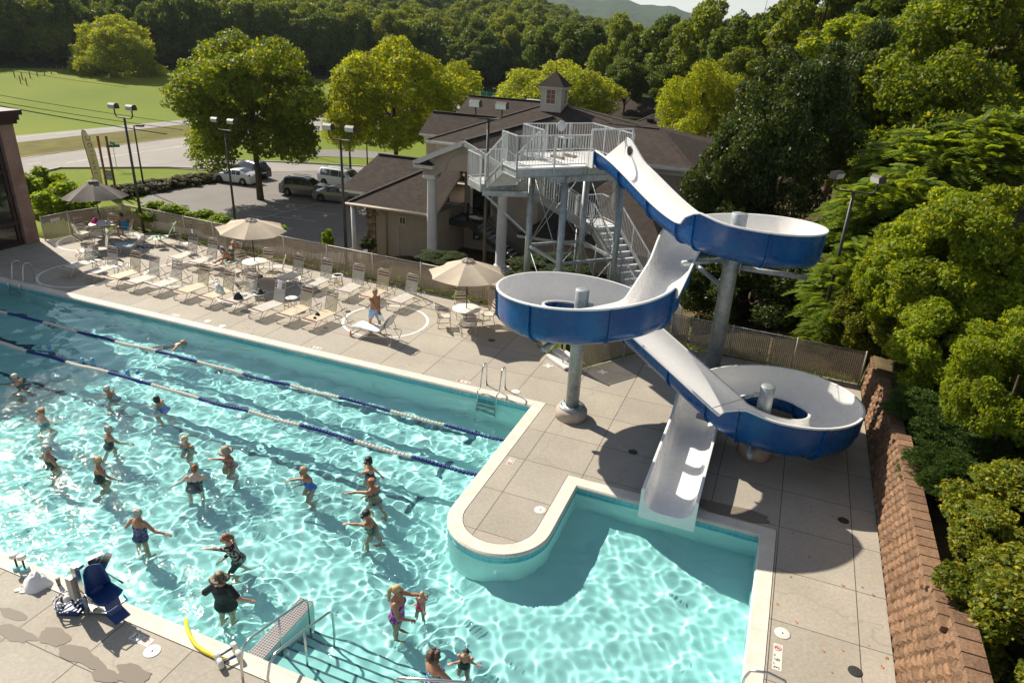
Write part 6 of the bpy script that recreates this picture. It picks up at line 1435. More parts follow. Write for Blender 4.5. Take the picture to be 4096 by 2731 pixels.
lc('t','towel',(BK(A76,.88,-.2,.04),BK(A76,.88,.24,.04),BK(A76,.72,.24,.04),BK(A76,.72,-.2,.04)),towel_w,'white and orange bag flap hung on the left-facing lounger',seed=12)
# bags
blackb=noisy('black_bag',(.008,.008,.01),(.02,.02,.025),8,.6);plas=mat('clear_plastic_bag',(.62,.70,.74),.15,spec=.8,Transmission_Weight=.35)
p=on('g',.2,0,.38);heap('plastic_bag',p,.2,.30,plas,'clear bluish plastic bag sitting on a front-row lounger','bag',21)
p=on('h',-.1,-.05,.38);heap('handbag',p,.19,.26,blackb,'black shoulder bag on the front-row lounger with the folded cloth','bag',22)
p=on('h',.28,.08,.38);heap('folded_cloth',p,.17,.06,towel_w,'folded white cloth beside the black bag','cloth',23)
p=ct(L,1710,522,.52);heap('tote_bag',(p.x,p.y,.46),.24,.12,blackb,'flat black bag lying on a side table','bag',24)
p=on('k',.05,.1,.38);heap('cap',p,.1,.09,mat('navy_cap',(.015,.02,.05),.8),'navy cap lying on the right-end yellow lounger','cap',25);p=on('k',-.25,-.05,.38);heap('sunglasses_case',p,.07,.05,blackb,'small black sunglasses case on the right-end yellow lounger','case',26)
p=ct(L,625,228,.5);redbag=mat('red_floral_bag',(.6,.2,.15),.8);vo=N(redbag,'TexVoronoi');vo.inputs['Scale'].default_value=16;lk(redbag,pos(redbag,kind='World'),vo.inputs[0]);hs=N(redbag,'SeparateColor');lk(redbag,vo.outputs['Color'],hs.inputs[0]);lk(redbag,ramp(redbag,hs.outputs[0],[(0,(.65,.6,.55)),(.5,(.5,.06,.05)),(.75,(.1,.35,.25))],'CONSTANT'),bsdf(redbag).inputs['Base Color'])
heap('beach_bag',(p.x,p.y,.1),.23,.42,redbag,'white and red patterned beach bag between the leftmost loungers','bag',27)
pinkb=mat('magenta_bag',(.42,.02,.16),.6);heap('duffel_bag',(t1.x-.25,t1.y-.05,.72),.26,.24,pinkb,'magenta bag on the table under the dark umbrella','bag',28);heap('clothes_pile',(t1.x+.2,t1.y-.1,.72),.3,.2,noisy('lilac_cloth',(.55,.50,.66),(.70,.68,.74),5,.9),'pale lilac clothes heaped beside the magenta bag','clothes',29);heap('cloth_hat',(t1.x+.42,t1.y+.12,.72),.14,.2,noisy('cream_cloth',(.55,.5,.42),(.7,.66,.58),5,.9),'cream hat at the right of the clothes heap','hat',30)
def can(loc,m,label,name='drink_can',r=.033,h=.13):
    t=thing(name,label,'can' if 'can' in name else 'bottle',loc);mb=MB();mb.lathe((0,0,0),[(r*.8,0),(r,.01),(r,h-.015),(r*.7,h)],12);mb.build('body',m,t);mb=MB();mb.cyl((0,0,h),r*.5,.02,10);mb.build('top',foamw,t)
gc=mat('green_can',(.03,.3,.08),.3)
p=ct(L,1045,172,.45)
can((p.x-.08,p.y,.461),gc,'green can standing at the left of the small table');can((p.x+.1,p.y+.03,.461),gc,'green bottle standing at the right of the small table','drink_bottle',.03,.2)
p=ct(F,168,800,.1);t=thing('drink_bottle','pink and orange drink bottle on the deck at the lounger foot in the circle','bottle',(p.x,p.y,0));mb=MB();mb.lathe((0,0,0),[(.03,0),(.036,.01),(.036,.14),(.018,.2),(.016,.23)],14);mb.build('body',noisy('pink_drink',(.6,.05,.08),(.8,.4,.08),9,.2),t);mb=MB();mb.cyl((0,0,.23),.018,.025,10);mb.build('cap',foamw,t)
# waste bins
binm=noisy('bin_beige',(.33,.27,.21),(.39,.33,.26),3,.6)
def wbin(x,y,label,txt):
    t=thing('waste_bin',label,'bin',(x,y,0),R(-12));mb=MB();mb.add([(-.3,-.3,0),(.3,-.3,0),(.3,.3,0),(-.3,.3,0),(-.34,-.34,1.0),(.34,-.34,1.0),(.34,.34,1.0),(-.34,.34,1.0)],[(0,3,2,1),(0,1,5,4),(1,2,6,5),(2,3,7,6),(3,0,4,7),(4,5,6,7)],0,False);mb.build('body',binm,t,.02)
    mb=MB();mb.add([(-.36,-.36,1.0),(.36,-.36,1.0),(.36,.36,1.0),(-.36,.36,1.0),(-.3,-.3,1.22),(.3,-.3,1.22),(.3,.3,1.26),(-.3,.3,1.26)],[(0,3,2,1),(0,1,5,4),(1,2,6,5),(2,3,7,6),(3,0,4,7),(4,5,6,7)],0,False);mb.build('hood',binm,t,.02)
    mb=MB();mb.box((0,-.345,1.1),(.4,.02,.12));mb.build('flap',noisy('bin_flap',(.2,.17,.13),(.25,.21,.17),3,.6) if 'bin_flap' not in bpy.data.materials else bpy.data.materials['bin_flap'],t)
    if txt:
        text('TRASH',.13,(0,-.335,.82),(R(88),0,0),mat('bin_letter',(.14,.11,.08),.6),'lettering',t);text('ONLY',.13,(0,-.328,.66),(R(88),0,0),bpy.data.materials['bin_letter'],'lettering',t)
p=ct(L,1515,268);wbin(p.x,p.y,'beige waste bin lettered TRASH ONLY behind the sunbather',True);p=ct(F,1145,655);wbin(p.x,p.y,'beige waste bin between the right umbrella set and the slide loop',False)
# entry steps, ramp wall and rails at the near edge
gm=mat('ramp_mosaic',(.05,.045,.05),.4);br=N(gm,'TexBrick');br.offset=0;br.inputs['Scale'].default_value=1;br.inputs['Brick Width'].default_value=.052;br.inputs['Row Height'].default_value=.052;br.inputs['Mortar Size'].default_value=.0045;br.inputs['Color1'].default_value=(.035,.03,.035,1);br.inputs['Color2'].default_value=(.06,.055,.06,1);br.inputs['Mortar'].default_value=(.5,.46,.44,1);lk(gm,pos(gm,kind='World'),br.inputs[0]);lk(gm,br.outputs[0],bsdf(gm).inputs['Base Color'])
t=thing('transfer_wall','low pool transfer wall topped with dark mosaic tiles beside the entry steps','transfer wall',(-1.3,-10.2,0))
mb=MB();mb.bb((-.16,-.76,-1.4),(.16,.78,-.045));mb.build('wall',plaster,t);mb=MB();mb.bb((-.165,-.95,-.045),(.165,.785,-.03));mb.build('mosaic_top',gm,t)
for c in t.children: c.cycles.is_caustics_receiver=True
def steps():
    t=thing('entry_steps','wide underwater entry steps with dark tiled edges at the near pool side','steps',(.5,-10.9,0))
    for k in range(5):
        mb=MB();y0=-.05+.0;y1=.28*(k+1)+.02;z=-.22-.19*k;x1=1.75 if k<5 else 1.6;mb.bb((-1.6,-.05,z-.2 if k<4 else -1.3),(x1,y1,z));s=mb.build('step',plaster,t);s.cycles.is_caustics_receiver=True
        mb=MB();mb.bb((-1.6,y1-.035,z+.003),(x1,y1+.004,z+.009));q=mb.build('edge_tile',tile_d,s);q.cycles.is_caustics_receiver=True
steps()
def handrail(pts,label,name='handrail',r=.024,extra=()):
    b=Vector((pts[0][0],pts[0][1],0));t=thing(name,label,'handrail',b);mb=MB();mb.tube([Vector(p)-b for p in pts],r,10);mb.build('rail',chrome,t)
    for a,c in extra: mb=MB();mb.tube([Vector(a)-b,Vector(c)-b],r*.9,10);mb.build('post',chrome,t)
    return t
def rail_pts(x,y0): return [(x,y0,0),(x-.0,y0+.02,.55),(x,y0+.1,.78),(x,y0+.25,.86),(x,y0+1.1,.62),(x,y0+1.72,.42),(x,y0+1.8,.36),(x,y0+1.83,.25),(x,y0+1.83,-.9)]
handrail(rail_pts(-1.02,-11.55),'left curved steel handrail of the entry steps',extra=(((-1.02,-10.55,.63),(-1.02,-10.55,-.45)),))
handrail(rail_pts(-.42,-11.6),'right curved steel handrail of the entry steps',extra=(((-.42,-10.6,.63),(-.42,-10.6,-.45)),))
a=at(915,1556,.8);b=at(1075,1564,.8)
handrail([(a.x-.1,a.y-.1,.0),(a.x-.06,a.y-.04,.7),(a.x,a.y,.80),(b.x,b.y-.02,.80),(b.x+.75,b.y+.0,.80),(b.x+.95,b.y+.02,.74),(b.x+1.0,b.y+.02,-.6)],'horizontal steel handrail the curly-haired woman holds at the bottom edge')
c_=at(1765,1545,.75);handrail([(c_.x-.36,c_.y-.1,0),(c_.x-.36,c_.y-.05,.5),(c_.x-.28,c_.y,.68),(c_.x,c_.y+.02,.74),(c_.x+.28,c_.y,.70),(c_.x+.36,c_.y-.05,.55),(c_.x+.36,c_.y-.1,0)],'steel grab rail at the bottom right pool edge')
# wet patches on the near deck and beside the slide bay
wet=mat('wet_concrete',(.19,.158,.122),.6,spec=.2)
def blob(cx,cy,rx,ry,seed,z=None,m=wet):
    z=.003+.0012*seed
    n=40;mb=MB();pts=[(cx+rx*math.cos(2*math.pi*k/n)*(1+.45*noise.noise(Vector((math.cos(2*math.pi*k/n)*1.6,math.sin(2*math.pi*k/n)*1.6,seed)))),cy+ry*math.sin(2*math.pi*k/n)*(1+.45*noise.noise(Vector((math.cos(2*math.pi*k/n)*1.6,math.sin(2*math.pi*k/n)*1.6,seed+5)))),z) for k in range(n)]
    mb.add(pts,[tuple(range(n))],0,False);o=mb.build('wet_patch',m);o['kind']='structure'
for u,v,rx,ry,s in((90,1115,.36,.09,1),(110,1240,.42,.15,2),(360,1262,.34,.17,3),(520,1390,.52,.16,4),(690,1515,.3,.12,5),(880,1510,.38,.2,6)): p=ct(B1,u,v);blob(p.x,p.y,rx,ry,s)
p=ct(K5,500,455);blob(p.x,p.y-.02,1.05,.24,8)
# fallen leaves
lfm=mat('fallen_leaf',(.45,.17,.04),.8);k5=[(1000,750),(900,600),(1145,495),(1335,940),(1405,990),(800,1045),(920,1160),(1090,1340),(1210,1335),(1490,1385),(1460,1440),(1145,1475),(1215,930),(885,875),(1375,1305)]
for u,v in k5:
    p=ct(K5,u,v);mb=MB();a=cr.uniform(0,6);s=cr.uniform(.03,.055);mb.add([(s*math.cos(a),s*math.sin(a),.004),(s*.5*math.cos(a+1.6),s*.5*math.sin(a+1.6),.018),(-s*math.cos(a),-s*math.sin(a),.004),(s*.5*math.cos(a-1.6),s*.5*math.sin(a-1.6),.016)],[(0,1,2,3)],0,False);o=mb.build('fallen_leaf',lfm);o.location=p;tag(o,'small orange-brown fallen leaf on the right-hand deck','leaf','fallen leaves on the right deck')
# ---------------- people
skins=dict(fair=(.62,.36,.25),tan=(.42,.20,.11),mid=(.52,.28,.18),deep=(.33,.155,.09),pale=(.70,.47,.37))
SK={k:mat('skin_'+k,v,.45,spec=.4,Subsurface_Weight=.0) for k,v in skins.items()}
for m in SK.values():
    c=bsdf(m).inputs['Base Color'].default_value[:3];lk(m,ramp(m,tex(m,pos(m),9,4),[(.3,tuple(q*.9 for q in c)),(.7,tuple(min(1,q*1.08) for q in c))]),bsdf(m).inputs['Base Color'])
HR={k:noisy('hair_'+k,tuple(.7*q for q in v),tuple(1.25*q for q in v),30,.55,60,.6,.01,kind='Object') for k,v in dict(grey=(.38,.36,.33),white=(.60,.58,.53),blond=(.50,.34,.16),auburn=(.25,.08,.025),red=(.34,.09,.02),brown=(.09,.045,.025),dark=(.02,.013,.01),sand=(.33,.22,.12)).items()}
def printed(name,base,cols,scale=22,rough=.6):
    m=mat(name,base,rough);vo=N(m,'TexVoronoi');vo.inputs['Scale'].default_value=scale;lk(m,pos(m),vo.inputs[0]);hs=N(m,'SeparateColor');lk(m,vo.outputs['Color'],hs.inputs[0])
    n=len(cols);lk(m,ramp(m,hs.outputs[0],[(i/n,c) for i,c in enumerate(cols)],'CONSTANT'),bsdf(m).inputs['Base Color']);return m
def cm(n,c,r=.6): return bpy.data.materials.get('fabric_'+n) or mat('fabric_'+n,c,r)
navy=cm('navy',(.010,.012,.03));blk=cm('black',(.006,.006,.008));bl=cm('blue',(.015,.10,.50));turq=cm('turquoise',(.01,.22,.36));pinkf=printed('fabric_pink_print',(.6,.1,.15),[(.55,.06,.12),(.70,.22,.25),(.45,.04,.10)],18);wcap=cm('cap_grey',(.5,.5,.48))
purp=printed('fabric_purple_flower',(.3,.05,.3),[(.30,.04,.28),(.45,.10,.42),(.03,.02,.06),(.5,.2,.45)],26);bluep=printed('fabric_blue_leaf',(.1,.3,.6),[(.02,.14,.42),(.12,.38,.62),(.5,.65,.72),(.02,.08,.28)],34)
multi=printed('fabric_dark_flower',(.02,.02,.05),[(.012,.012,.03),(.012,.012,.03),(.05,.03,.12),(.45,.2,.3),(.1,.35,.4)],34);camo=printed('hat_camo',(.15,.12,.07),[(.16,.13,.08),(.07,.06,.03),(.28,.22,.14)],20);zeb2=printed('fabric_green_black',(.02,.1,.08),[(.01,.02,.02),(.02,.16,.12),(.01,.02,.02),(.4,.45,.4)],40)
bflor=printed('fabric_black_floral',(.01,.01,.02),[(.008,.008,.012),(.008,.008,.012),(.008,.008,.012),(.4,.22,.18),(.5,.45,.4)],24)
def az(a,e): a,e=R(a),R(e);return Vector((math.cos(a)*math.cos(e),math.sin(a)*math.cos(e),math.sin(e)))
def remesh(mb,name,mats,parent,vox=.0085,sm=3):
    o=mb.build(name,mats);r=o.modifiers.new('r','REMESH');r.mode='VOXEL';r.voxel_size=vox;r.use_smooth_shade=True
    s=o.modifiers.new('s','SMOOTH');s.factor=.5;s.iterations=sm
    dg=bpy.context.evaluated_depsgraph_get();me=bpy.data.meshes.new_from_object(o.evaluated_get(dg));o.modifiers.clear();old=o.data;o.data=me;bpy.data.meshes.remove(old)
    if not me.materials: me.materials.append(mats)
    me.polygons.foreach_set('use_smooth',[True]*len(me.polygons));o.parent=parent;return o
def limb(mb,pts,rs,n=12):
    "tapered limb through joints, with round joints"
    mb.tube(pts,rs,n)
    for p,r in zip(pts,rs): mb.ell(p,r*1.0,10)
def rings(mb,T,rs,n=20):
    vs=[];k=len(rs)
    for z,rx,ry,yo in rs: vs+=[T@Vector((rx*math.cos(2*math.pi*j/n),yo+ry*math.sin(2*math.pi*j/n),z)) for j in range(n)]
    fs=[(i*n+j,i*n+(j+1)%n,(i+1)*n+(j+1)%n,(i+1)*n+j) for i in range(k-1) for j in range(n)]+[tuple(range(n))[::-1],tuple((k-1)*n+j for j in range(n))]
    mb.add(vs,fs,0,True)
TORSO=[(.76,.10,.08,0),(.82,.165,.125,-.01),(.88,.178,.13,-.012),(.96,.165,.118,0),(1.05,.142,.10,.005),(1.13,.145,.104,.01),(1.22,.158,.115,.012),(1.30,.168,.106,.0),(1.36,.158,.085,-.005),(1.40,.11,.07,-.008),(1.44,.055,.055,-.005)]
def person(loc,face,skin,hair,label,suit='one',sm=None,arms=None,lean=0,side=0,headturn=0,nod=0,legs='stand',scale=1.,wide=1.,hairstyle='short',extra=(),hands='relaxed',group=None,female=True,tilt=None):
    "loc: feet reference; face: world azimuth the body faces (local +Y)"
    rz=R(face-90);t=thing('person',label,'person',loc,rz,group);t.scale=(scale,)*3
    if tilt is not None: t.rotation_euler=tilt
    Ri=Matrix.Rotation(-rz,3,'Z') if tilt is None else Matrix.Identity(3)
    hip=Matrix.Translation((0,0,.9));T=hip@Matrix.Rotation(R(-lean),4,'X')@Matrix.Rotation(R(side),4,'Y')@hip.inverted()
    mb=MB();W=wide
    rings(mb,T,[(z,rx*(W if z<1.34 else 1),ry*(W if z<1.34 else 1),yo) for z,rx,ry,yo in TORSO])
    if female:
        for s in(-1,1): mb.ell(T@Vector((s*.072*W,.085*W,1.225)),(.062*W,.055*W,.06),12)
    # neck and head
    nk=T@Vector((0,-.005,1.40));hc=T@Vector((0,.012,1.555));Hd=Matrix.Translation(hc)@Matrix.Rotation(R(headturn),4,'Z')@Matrix.Rotation(R(-nod),4,'X')
    limb(mb,[nk,hc+Vector((0,-.01,-.06))],[.058,.052])
    h3=Hd.to_3x3()
    def he(c,r,n=14): mb.ell(Hd@Vector(c),r,n,rot=h3)
    he((0,0,.02),(.076,.096,.095),18);he((0,.018,-.045),(.056,.066,.06));he((0,.045,-.085),(.03,.03,.028));he((0,.094,-.012),(.013,.02,.022),10);he((0,.102,-.025),(.017,.014,.012),10)
    he((-.077,-.005,-.01),(.012,.02,.03),8);he((.077,-.005,-.01),(.012,.02,.03),8);he((0,.082,.022),(.05,.014,.01),10);he((0,.083,-.055),(.026,.012,.012),10);he((-.045,.06,-.02),(.024,.022,.02),8);he((.045,.06,-.02),(.024,.022,.02),8)
    sh=[T@Vector((s*.178,-.005,1.35)) for s in(-1,1)];arms=arms or ((200,-70,200,-60),(20,-70,20,-60));hd_=[]
    for s,S_0,a in zip((-1,1),sh,arms):
        u=Ri@az(a[0],a[1]);f=Ri@az(a[2],a[3]);el=S_0+u*.28;wr=el+f*.245
        mb.ell(S_0,(.058,.055,.055),12);limb(mb,[S_0,S_0.lerp(el,.4),el],[.051*W**.5,.048*W**.5,.037]);limb(mb,[el,el.lerp(wr,.3),wr],[.038,.04,.024])
        # hand: palm, four fingers, thumb
        x=f.normalized();up=Vector((0,0,1)) if abs(x.z)<.85 else Vector((0,1,0));wd=x.cross(up).normalized();nm=wd.cross(x).normalized();pal=wr+x*.045
        mb.ell(pal,(.048,.036,.016),12,rot=Matrix((x,wd,nm)).transposed());curl={'relaxed':.35,'grip':1.25,'flat':.08}[hands if isinstance(hands,str) else hands[0 if s<0 else 1]]
        for k,ln in enumerate((.066,.076,.071,.056)):
            b=wr+x*.082+wd*(.027-.018*k);d=(x+wd*(.10-.067*k));p=[b-x*.02];q=b;d1=d.normalized();an=0
            for j,fr in enumerate((.45,.32,.23)):
                an+=curl*(.6 if j==0 else .9);dd=(d1*math.cos(an)-nm*math.sin(an));q=q+dd*ln*fr;p.append(q)
            mb.tube(p,[.0105,.0100,.0092,.008],8);mb.ell(p[-1],.0082,8)
        b=wr+x*.025+wd*.028*-1*s*-1;tw=wd if s<0 else wd;tb=wr+x*.028+wd*.03;p=[tb,tb+(x*.6+wd*.8-nm*.2).normalized()*.035,tb+(x*.6+wd*.8-nm*.2).normalized()*.035+(x*.95+wd*.2-nm*.35*curl).normalized()*.03]
        mb.tube(p,[.0135,.0115,.0095],8);mb.ell(p[-1],.0097,8);hd_.append(wr)
    lg={'stand':((.02,0,0,0),(-.02,0,0,0)),'walk':((0,.16,-.05,.10),(0,-.12,.02,-.22)),'wide':((.12,.05,0,0),(.14,-.05,0,0)),'bent':((.05,.22,-.02,.02),(.04,.12,0,-.18))}
    LG=[]
    if legs in lg:
        for s,(o_,ky,fy0,fy) in zip((-1,1),lg[legs]):
            h=Vector((s*.09,0,.84));k=Vector((s*(.10+abs(o_)),ky,.47));a=Vector((s*(.10+abs(o_)*1.4),fy,.075));LG.append((h,k,a,Vector((0,1,0))))
    else: LG=legs
    for s,(h,k,a,fd) in zip((-1,1),LG):
        h,k,a,fd=Vector(h),Vector(k),Vector(a),Vector(fd).normalized()
        limb(mb,[h,h.lerp(k,.45),k],[.088*W,.074*W,.053]);limb(mb,[k,k.lerp(a,.35),a],[.053,.056,.034])
        mb.tube([a+Vector((0,0,-.01)),a+fd*.08+Vector((0,0,-.035)),a+fd*.17+Vector((0,0,-.052))],[.038,.036,.022],10);mb.ell(a-fd*.035+Vector((0,0,-.035)),(.03,.035,.035),8)
        for j in range(5): mb.ell(a+fd*(.185-.008*j)+fd.cross(Vector((0,0,1)))*(.028-.014*j)*s+Vector((0,0,-.06)),(.011,.012,.01),6)
    body=remesh(mb,'body',SK[skin],t)
    # eyes and mouth
    if 'shades' not in extra and 'goggles' not in extra:
        e=MB()
        for s in(-1,1): e.ell(Hd@Vector((s*.03,.089,.008)),(.011,.006,.006),8,rot=h3)
        e.build('eyes',bpy.data.materials.get('eye_dark') or mat('eye_dark',(.02,.012,.01),.2),body)
    else:
        e=MB()
        for s in(-1,1): e.ell(Hd@Vector((s*.032,.094,.008)),(.027,.012,.02),10,rot=h3);e.tube([Hd@Vector((s*.055,.085,.012)),Hd@Vector((s*.082,.0,.012))],.004,5)
        e.tube([Hd@Vector((-.012,.103,.014)),Hd@Vector((.012,.103,.014))],.004,5);e.build('sunglasses' if 'shades' in extra else 'goggles',black if 'shades' in extra else bl,t)
    e=MB();e.ell(Hd@Vector((0,.097,-.05)),(.022,.006,.006),8,rot=h3);e.build('mouth',bpy.data.materials.get('lips') or mat('lips',(.36,.10,.08),.4),body)
    # hair
    hb=MB();hm=HR[hair]
    def hl(c,r): hb.ell(Hd@Vector(c),r,16,rot=h3)
    if hairstyle!='bald':
        hl((0,-.016,.038),(.087,.098,.088));hl((0,-.048,-.01),(.08,.066,.075))
        if hairstyle=='short':
            for k in range(9): a=k*.7;hl((.06*math.cos(a),-.03+.06*math.sin(a),.08+.01*math.sin(k*3)),(.035,.035,.03))
        if hairstyle in('bun','pony'): hl((0,-.105,.03 if hairstyle=='bun' else .045),(.035,.035,.035))
        if hairstyle=='pony': hb.tube([Hd@Vector((0,-.12,.045)),Hd@Vector((0,-.16,-.02)),Hd@Vector((.01,-.15,-.11)),Hd@Vector((.01,-.13,-.17))],[.026,.03,.024,.008],8)
        if hairstyle=='longpony': hb.tube([Hd@Vector((0,-.11,.05)),Hd@Vector((0,-.155,-.02)),Hd@Vector((.0,-.15,-.14)),Hd@Vector((.0,-.14,-.28)),Hd@Vector((0,-.13,-.34))],[.03,.04,.042,.032,.01],10)
        if hairstyle=='curly':
            rr=random.Random(9)
            for k in range(70):
                d=Vector((rr.gauss(0,1),rr.gauss(0,1)-.5,rr.gauss(0,1)+.35)).normalized()
                if d.y>.45 and d.z<.5: continue
                hl((d.x*.105,-.02+d.y*.115,.025+d.z*.11),(.034,.034,.034))
        if hairstyle=='bob':
            for s in(-1,1): hl((s*.066,-.01,-.03),(.026,.05,.07))
            hl((0,-.075,-.05),(.07,.035,.07))
        if hairstyle=='pigtails':
            for s in(-1,1): hb.tube([Hd@Vector((s*.08,-.04,.03)),Hd@Vector((s*.12,-.05,.01)),Hd@Vector((s*.13,-.05,-.06))],[.016,.02,.006],8)
        # keep the face free: push hair behind a plane
        hbm=remesh(hb,'hair',hm,t,vox=.010,sm=1)
        fc=Hd@Vector((0,.068,.03));fn=(h3@Vector((0,1,-.42))).normalized()
        for v in hbm.data.vertices:
            d=(v.co-fc).dot(fn)
            if d>0: v.co-=fn*d*1.02
    for x in extra:
        if x in('cap','visor','hat','swimcap','bucket'):
            c=MB();cmx={'cap':blk,'visor':towel_w,'hat':bpy.data.materials.get('straw_hat') or noisy('straw_hat',(.30,.25,.18),(.42,.36,.27),20,.8),'swimcap':wcap,'bucket':camo}[x]
            c.M=Hd
            if x in('cap','swimcap'): c.lathe((0,-.012,.028),[(.095,0),(.097,.03),(.088,.065),(.06,.09),(.001,.10)],20)
            if x=='visor': c.lathe((0,-.01,.035),[(.094,0),(.096,.028)],20)
            if x in('cap','visor'): c.grid(lambda u,v:((u-.5)*.15,.07+.085*v*math.cos((u-.5)*2.4)+.0,.04-.025*v-.05*(u-.5)**2*4*v),8,5)
            if x in('hat','bucket'): c.lathe((0,-.01,.03),[(.20,-.03),(.155,-.012),(.102,.01),(.1,.07),(.085,.105),(.001,.115)],24)
            c.build('hat' if x in('hat','bucket') else x,cmx,t)
    # clothing
    sm=sm or navy;g=.011
    def tr(z0,z1,gg=g): 
        out=[]
        zs=[z0]+[z for z,*_ in TORSO if z0<z<z1]+[z1]
        for z in zs:
            rx=np.interp(z,[q[0] for q in TORSO],[q[1] for q in TORSO]);ry=np.interp(z,[q[0] for q in TORSO],[q[2] for q in TORSO]);yo=np.interp(z,[q[0] for q in TORSO],[q[3] for q in TORSO]);w=W if z<1.34 else 1
            out.append((z,rx*w+gg,ry*w+gg,yo))
        return out
    c=MB()
    if suit in('one','bikini'):
        if suit=='one': rings(c,T,tr(.78,1.24))
        else: c2=MB();rings(c2,T,tr(.78,.93));remesh(c2,'bikini_bottom',sm,t,vox=.009,sm=2);rings(c,T,tr(1.17,1.25))
        for s in(-1,1):
            c.ell(T@Vector((s*.072*W,.088*W,1.225)),(.066*W,.06*W,.062),12)
            c.tube([T@Vector((s*.085,.09*W,1.25)),T@Vector((s*.10,.06,1.36)),T@Vector((s*.095,-.0,1.40)),T@Vector((s*.085,-.075,1.34)),T@Vector((s*.06,-.105*W,1.22))],.0135,6)
        remesh(c,'swimsuit',sm,t,vox=.009,sm=2)
    elif suit=='tee':
        rings(c,T,tr(.80,1.41,.02))
        for s,S_0,a in zip((-1,1),sh,arms):
            u=Ri@az(a[0],a[1]);c.tube([S_0-u*.03,S_0+u*.1,S_0+u*.26],[.075,.07,.075],12);c.ell(S_0,.07,10)
        remesh(c,'shirt',sm,t,vox=.01,sm=2)
    elif suit=='rash':
        rings(c,T,tr(.80,1.40,.012))
        for s,S_0,a in zip((-1,1),sh,arms):
            u=Ri@az(a[0],a[1]);f=Ri@az(a[2],a[3]);el=S_0+u*.28;c.tube([S_0,el],[.062,.05],12);c.ell(S_0,.062,10);c.ell(el,.05,10);c.tube([el,el+f*.12],[.05,.042],12)
        remesh(c,'swim_shirt',sm,t,vox=.009,sm=2)
        c=MB();rings(c,T,tr(.77,.84,.014))
        for (h,k,a,fd) in LG: c.tube([h,Vector(h).lerp(Vector(k),.8)],[.10,.075],12)
        remesh(c,'leggings',blk,t,vox=.01,sm=2)
    elif suit=='shorts':
        rings(c,T,tr(.80,.97,.016))
        for (h,k,a,fd) in LG: h=Vector(h);k=Vector(k);c.tube([h+Vector((0,0,.05)),h,h.lerp(k,.62)],[.11,.108,.098],14)
        remesh(c,'shorts',sm,t,vox=.01,sm=2)
    for o in t.children_recursive: o.cycles.is_caustics_receiver=True
    return t
def swimmer(px,py,face,wl,*a,z=None,**k):
    q_=random.Random(int(px*7+py));k.setdefault('side',q_.uniform(-9,9));k['lean']=k.get('lean',0)+q_.uniform(0,9);k.setdefault('nod',q_.uniform(0,14))
    if wl>1.2 and 'legs' not in k: k['legs']='walk' if int(px)%2 else 'bent'

    py-=(9 if wl>1.2 else 0);p=at(px,py,WZ);sc_=k.get('scale',1.);zf=max(WZ-wl*sc_,fz(p.x,p.y)-.0);return person((p.x,p.y,zf),face,*a,**k)
IR,IA,IL,IC=20.7,110.7,200.7,-69.3   # image right / away / left / towards camera, as world azimuths
swimmer(52,886,205,1.36,'mid','grey','woman in pale swim cap at the left edge, arms reaching left',extra=('swimcap','shades'),sm=navy,arms=((185,-5,195,-15),(215,-35,210,-25)),lean=8,hairstyle='bald')
swimmer(262,912,208,1.36,'tan','white','swimmer in pale grey cap stretching both arms left, third row',extra=('swimcap',),sm=navy,arms=((200,-8,205,-12),(225,-40,215,-25)),lean=8,hairstyle='bald')
swimmer(376,936,-155,1.34,'mid','dark','dark-haired woman in bright blue swimsuit near the lane rope',sm=bl,hairstyle='bob',arms=((170,-20,200,-10),(-60,-45,-100,-30)),lean=6)
swimmer(97,972,-100,1.34,'fair','red','red-haired woman in turquoise swimsuit with both arms spread',sm=turq,extra=('shades',),arms=((200,-18,200,-12),(5,-20,0,-18)))
swimmer(247,1020,62,1.32,'mid','grey','grey-blond woman in dark swimsuit seen from behind, one arm forward right',arms=((150,-45,120,-30),(20,-30,25,-12)),sm=navy)
swimmer(430,1026,-88,1.34,'mid','blond','blond woman in white visor and dark patterned swimsuit, arms spread',sm=multi,extra=('visor','shades'),arms=((198,-12,200,-5),(-5,-16,-12,-10)),lean=5)
swimmer(528,1062,-102,1.27,'tan','brown','woman in sun hat and rosy swimsuit reaching far left',sm=pinkf,extra=('hat','shades'),arms=((196,-5,200,-3),(10,-25,-60,-40)),lean=4)
swimmer(114,1068,72,1.3,'tan','grey','grey-haired tanned woman with dark straps, back to the camera',sm=navy,arms=((190,-50,160,-30),(0,-50,30,-30)))
swimmer(226,1100,55,1.24,'tan','blond','short-haired blond woman in black swimsuit walking right',sm=blk,arms=((180,-60,140,-50),(15,-35,15,-15)))
swimmer(444,1117,128,1.24,'pale','auburn','auburn woman with hair bun and navy low-backed swimsuit',sm=navy,hairstyle='bun',arms=((215,-45,220,-40),(60,-60,90,-40)),lean=10,wide=1.12)
swimmer(712,1112,-108,1.24,'tan','sand','short-haired woman in vivid blue swimsuit, one arm stretched left',sm=bl,extra=('shades',),arms=((195,-5,200,-12),(-20,-60,-140,-25)),lean=4)
swimmer(850,1092,-118,1.24,'mid','dark','woman in black cap and navy tank with both arms out low',sm=navy,extra=('cap',),hairstyle='bob',arms=((190,-22,215,-45),(0,-15,-15,-30)))
swimmer(861,1145,165,1.26,'tan','red','red-brown haired woman in dark bikini behind the black-capped woman',sm=multi,suit='bikini',arms=((190,-8,198,-12),(230,-60,210,-30)),lean=8)
swimmer(855,1213,-140,1.22,'tan','blond','ponytailed woman in black cap and green-black swimsuit, arm stretched left',sm=zeb2,extra=('cap','shades'),hairstyle='pony',arms=((190,-2,196,-4),(-10,-28,-40,-55)),lean=8,headturn=10)
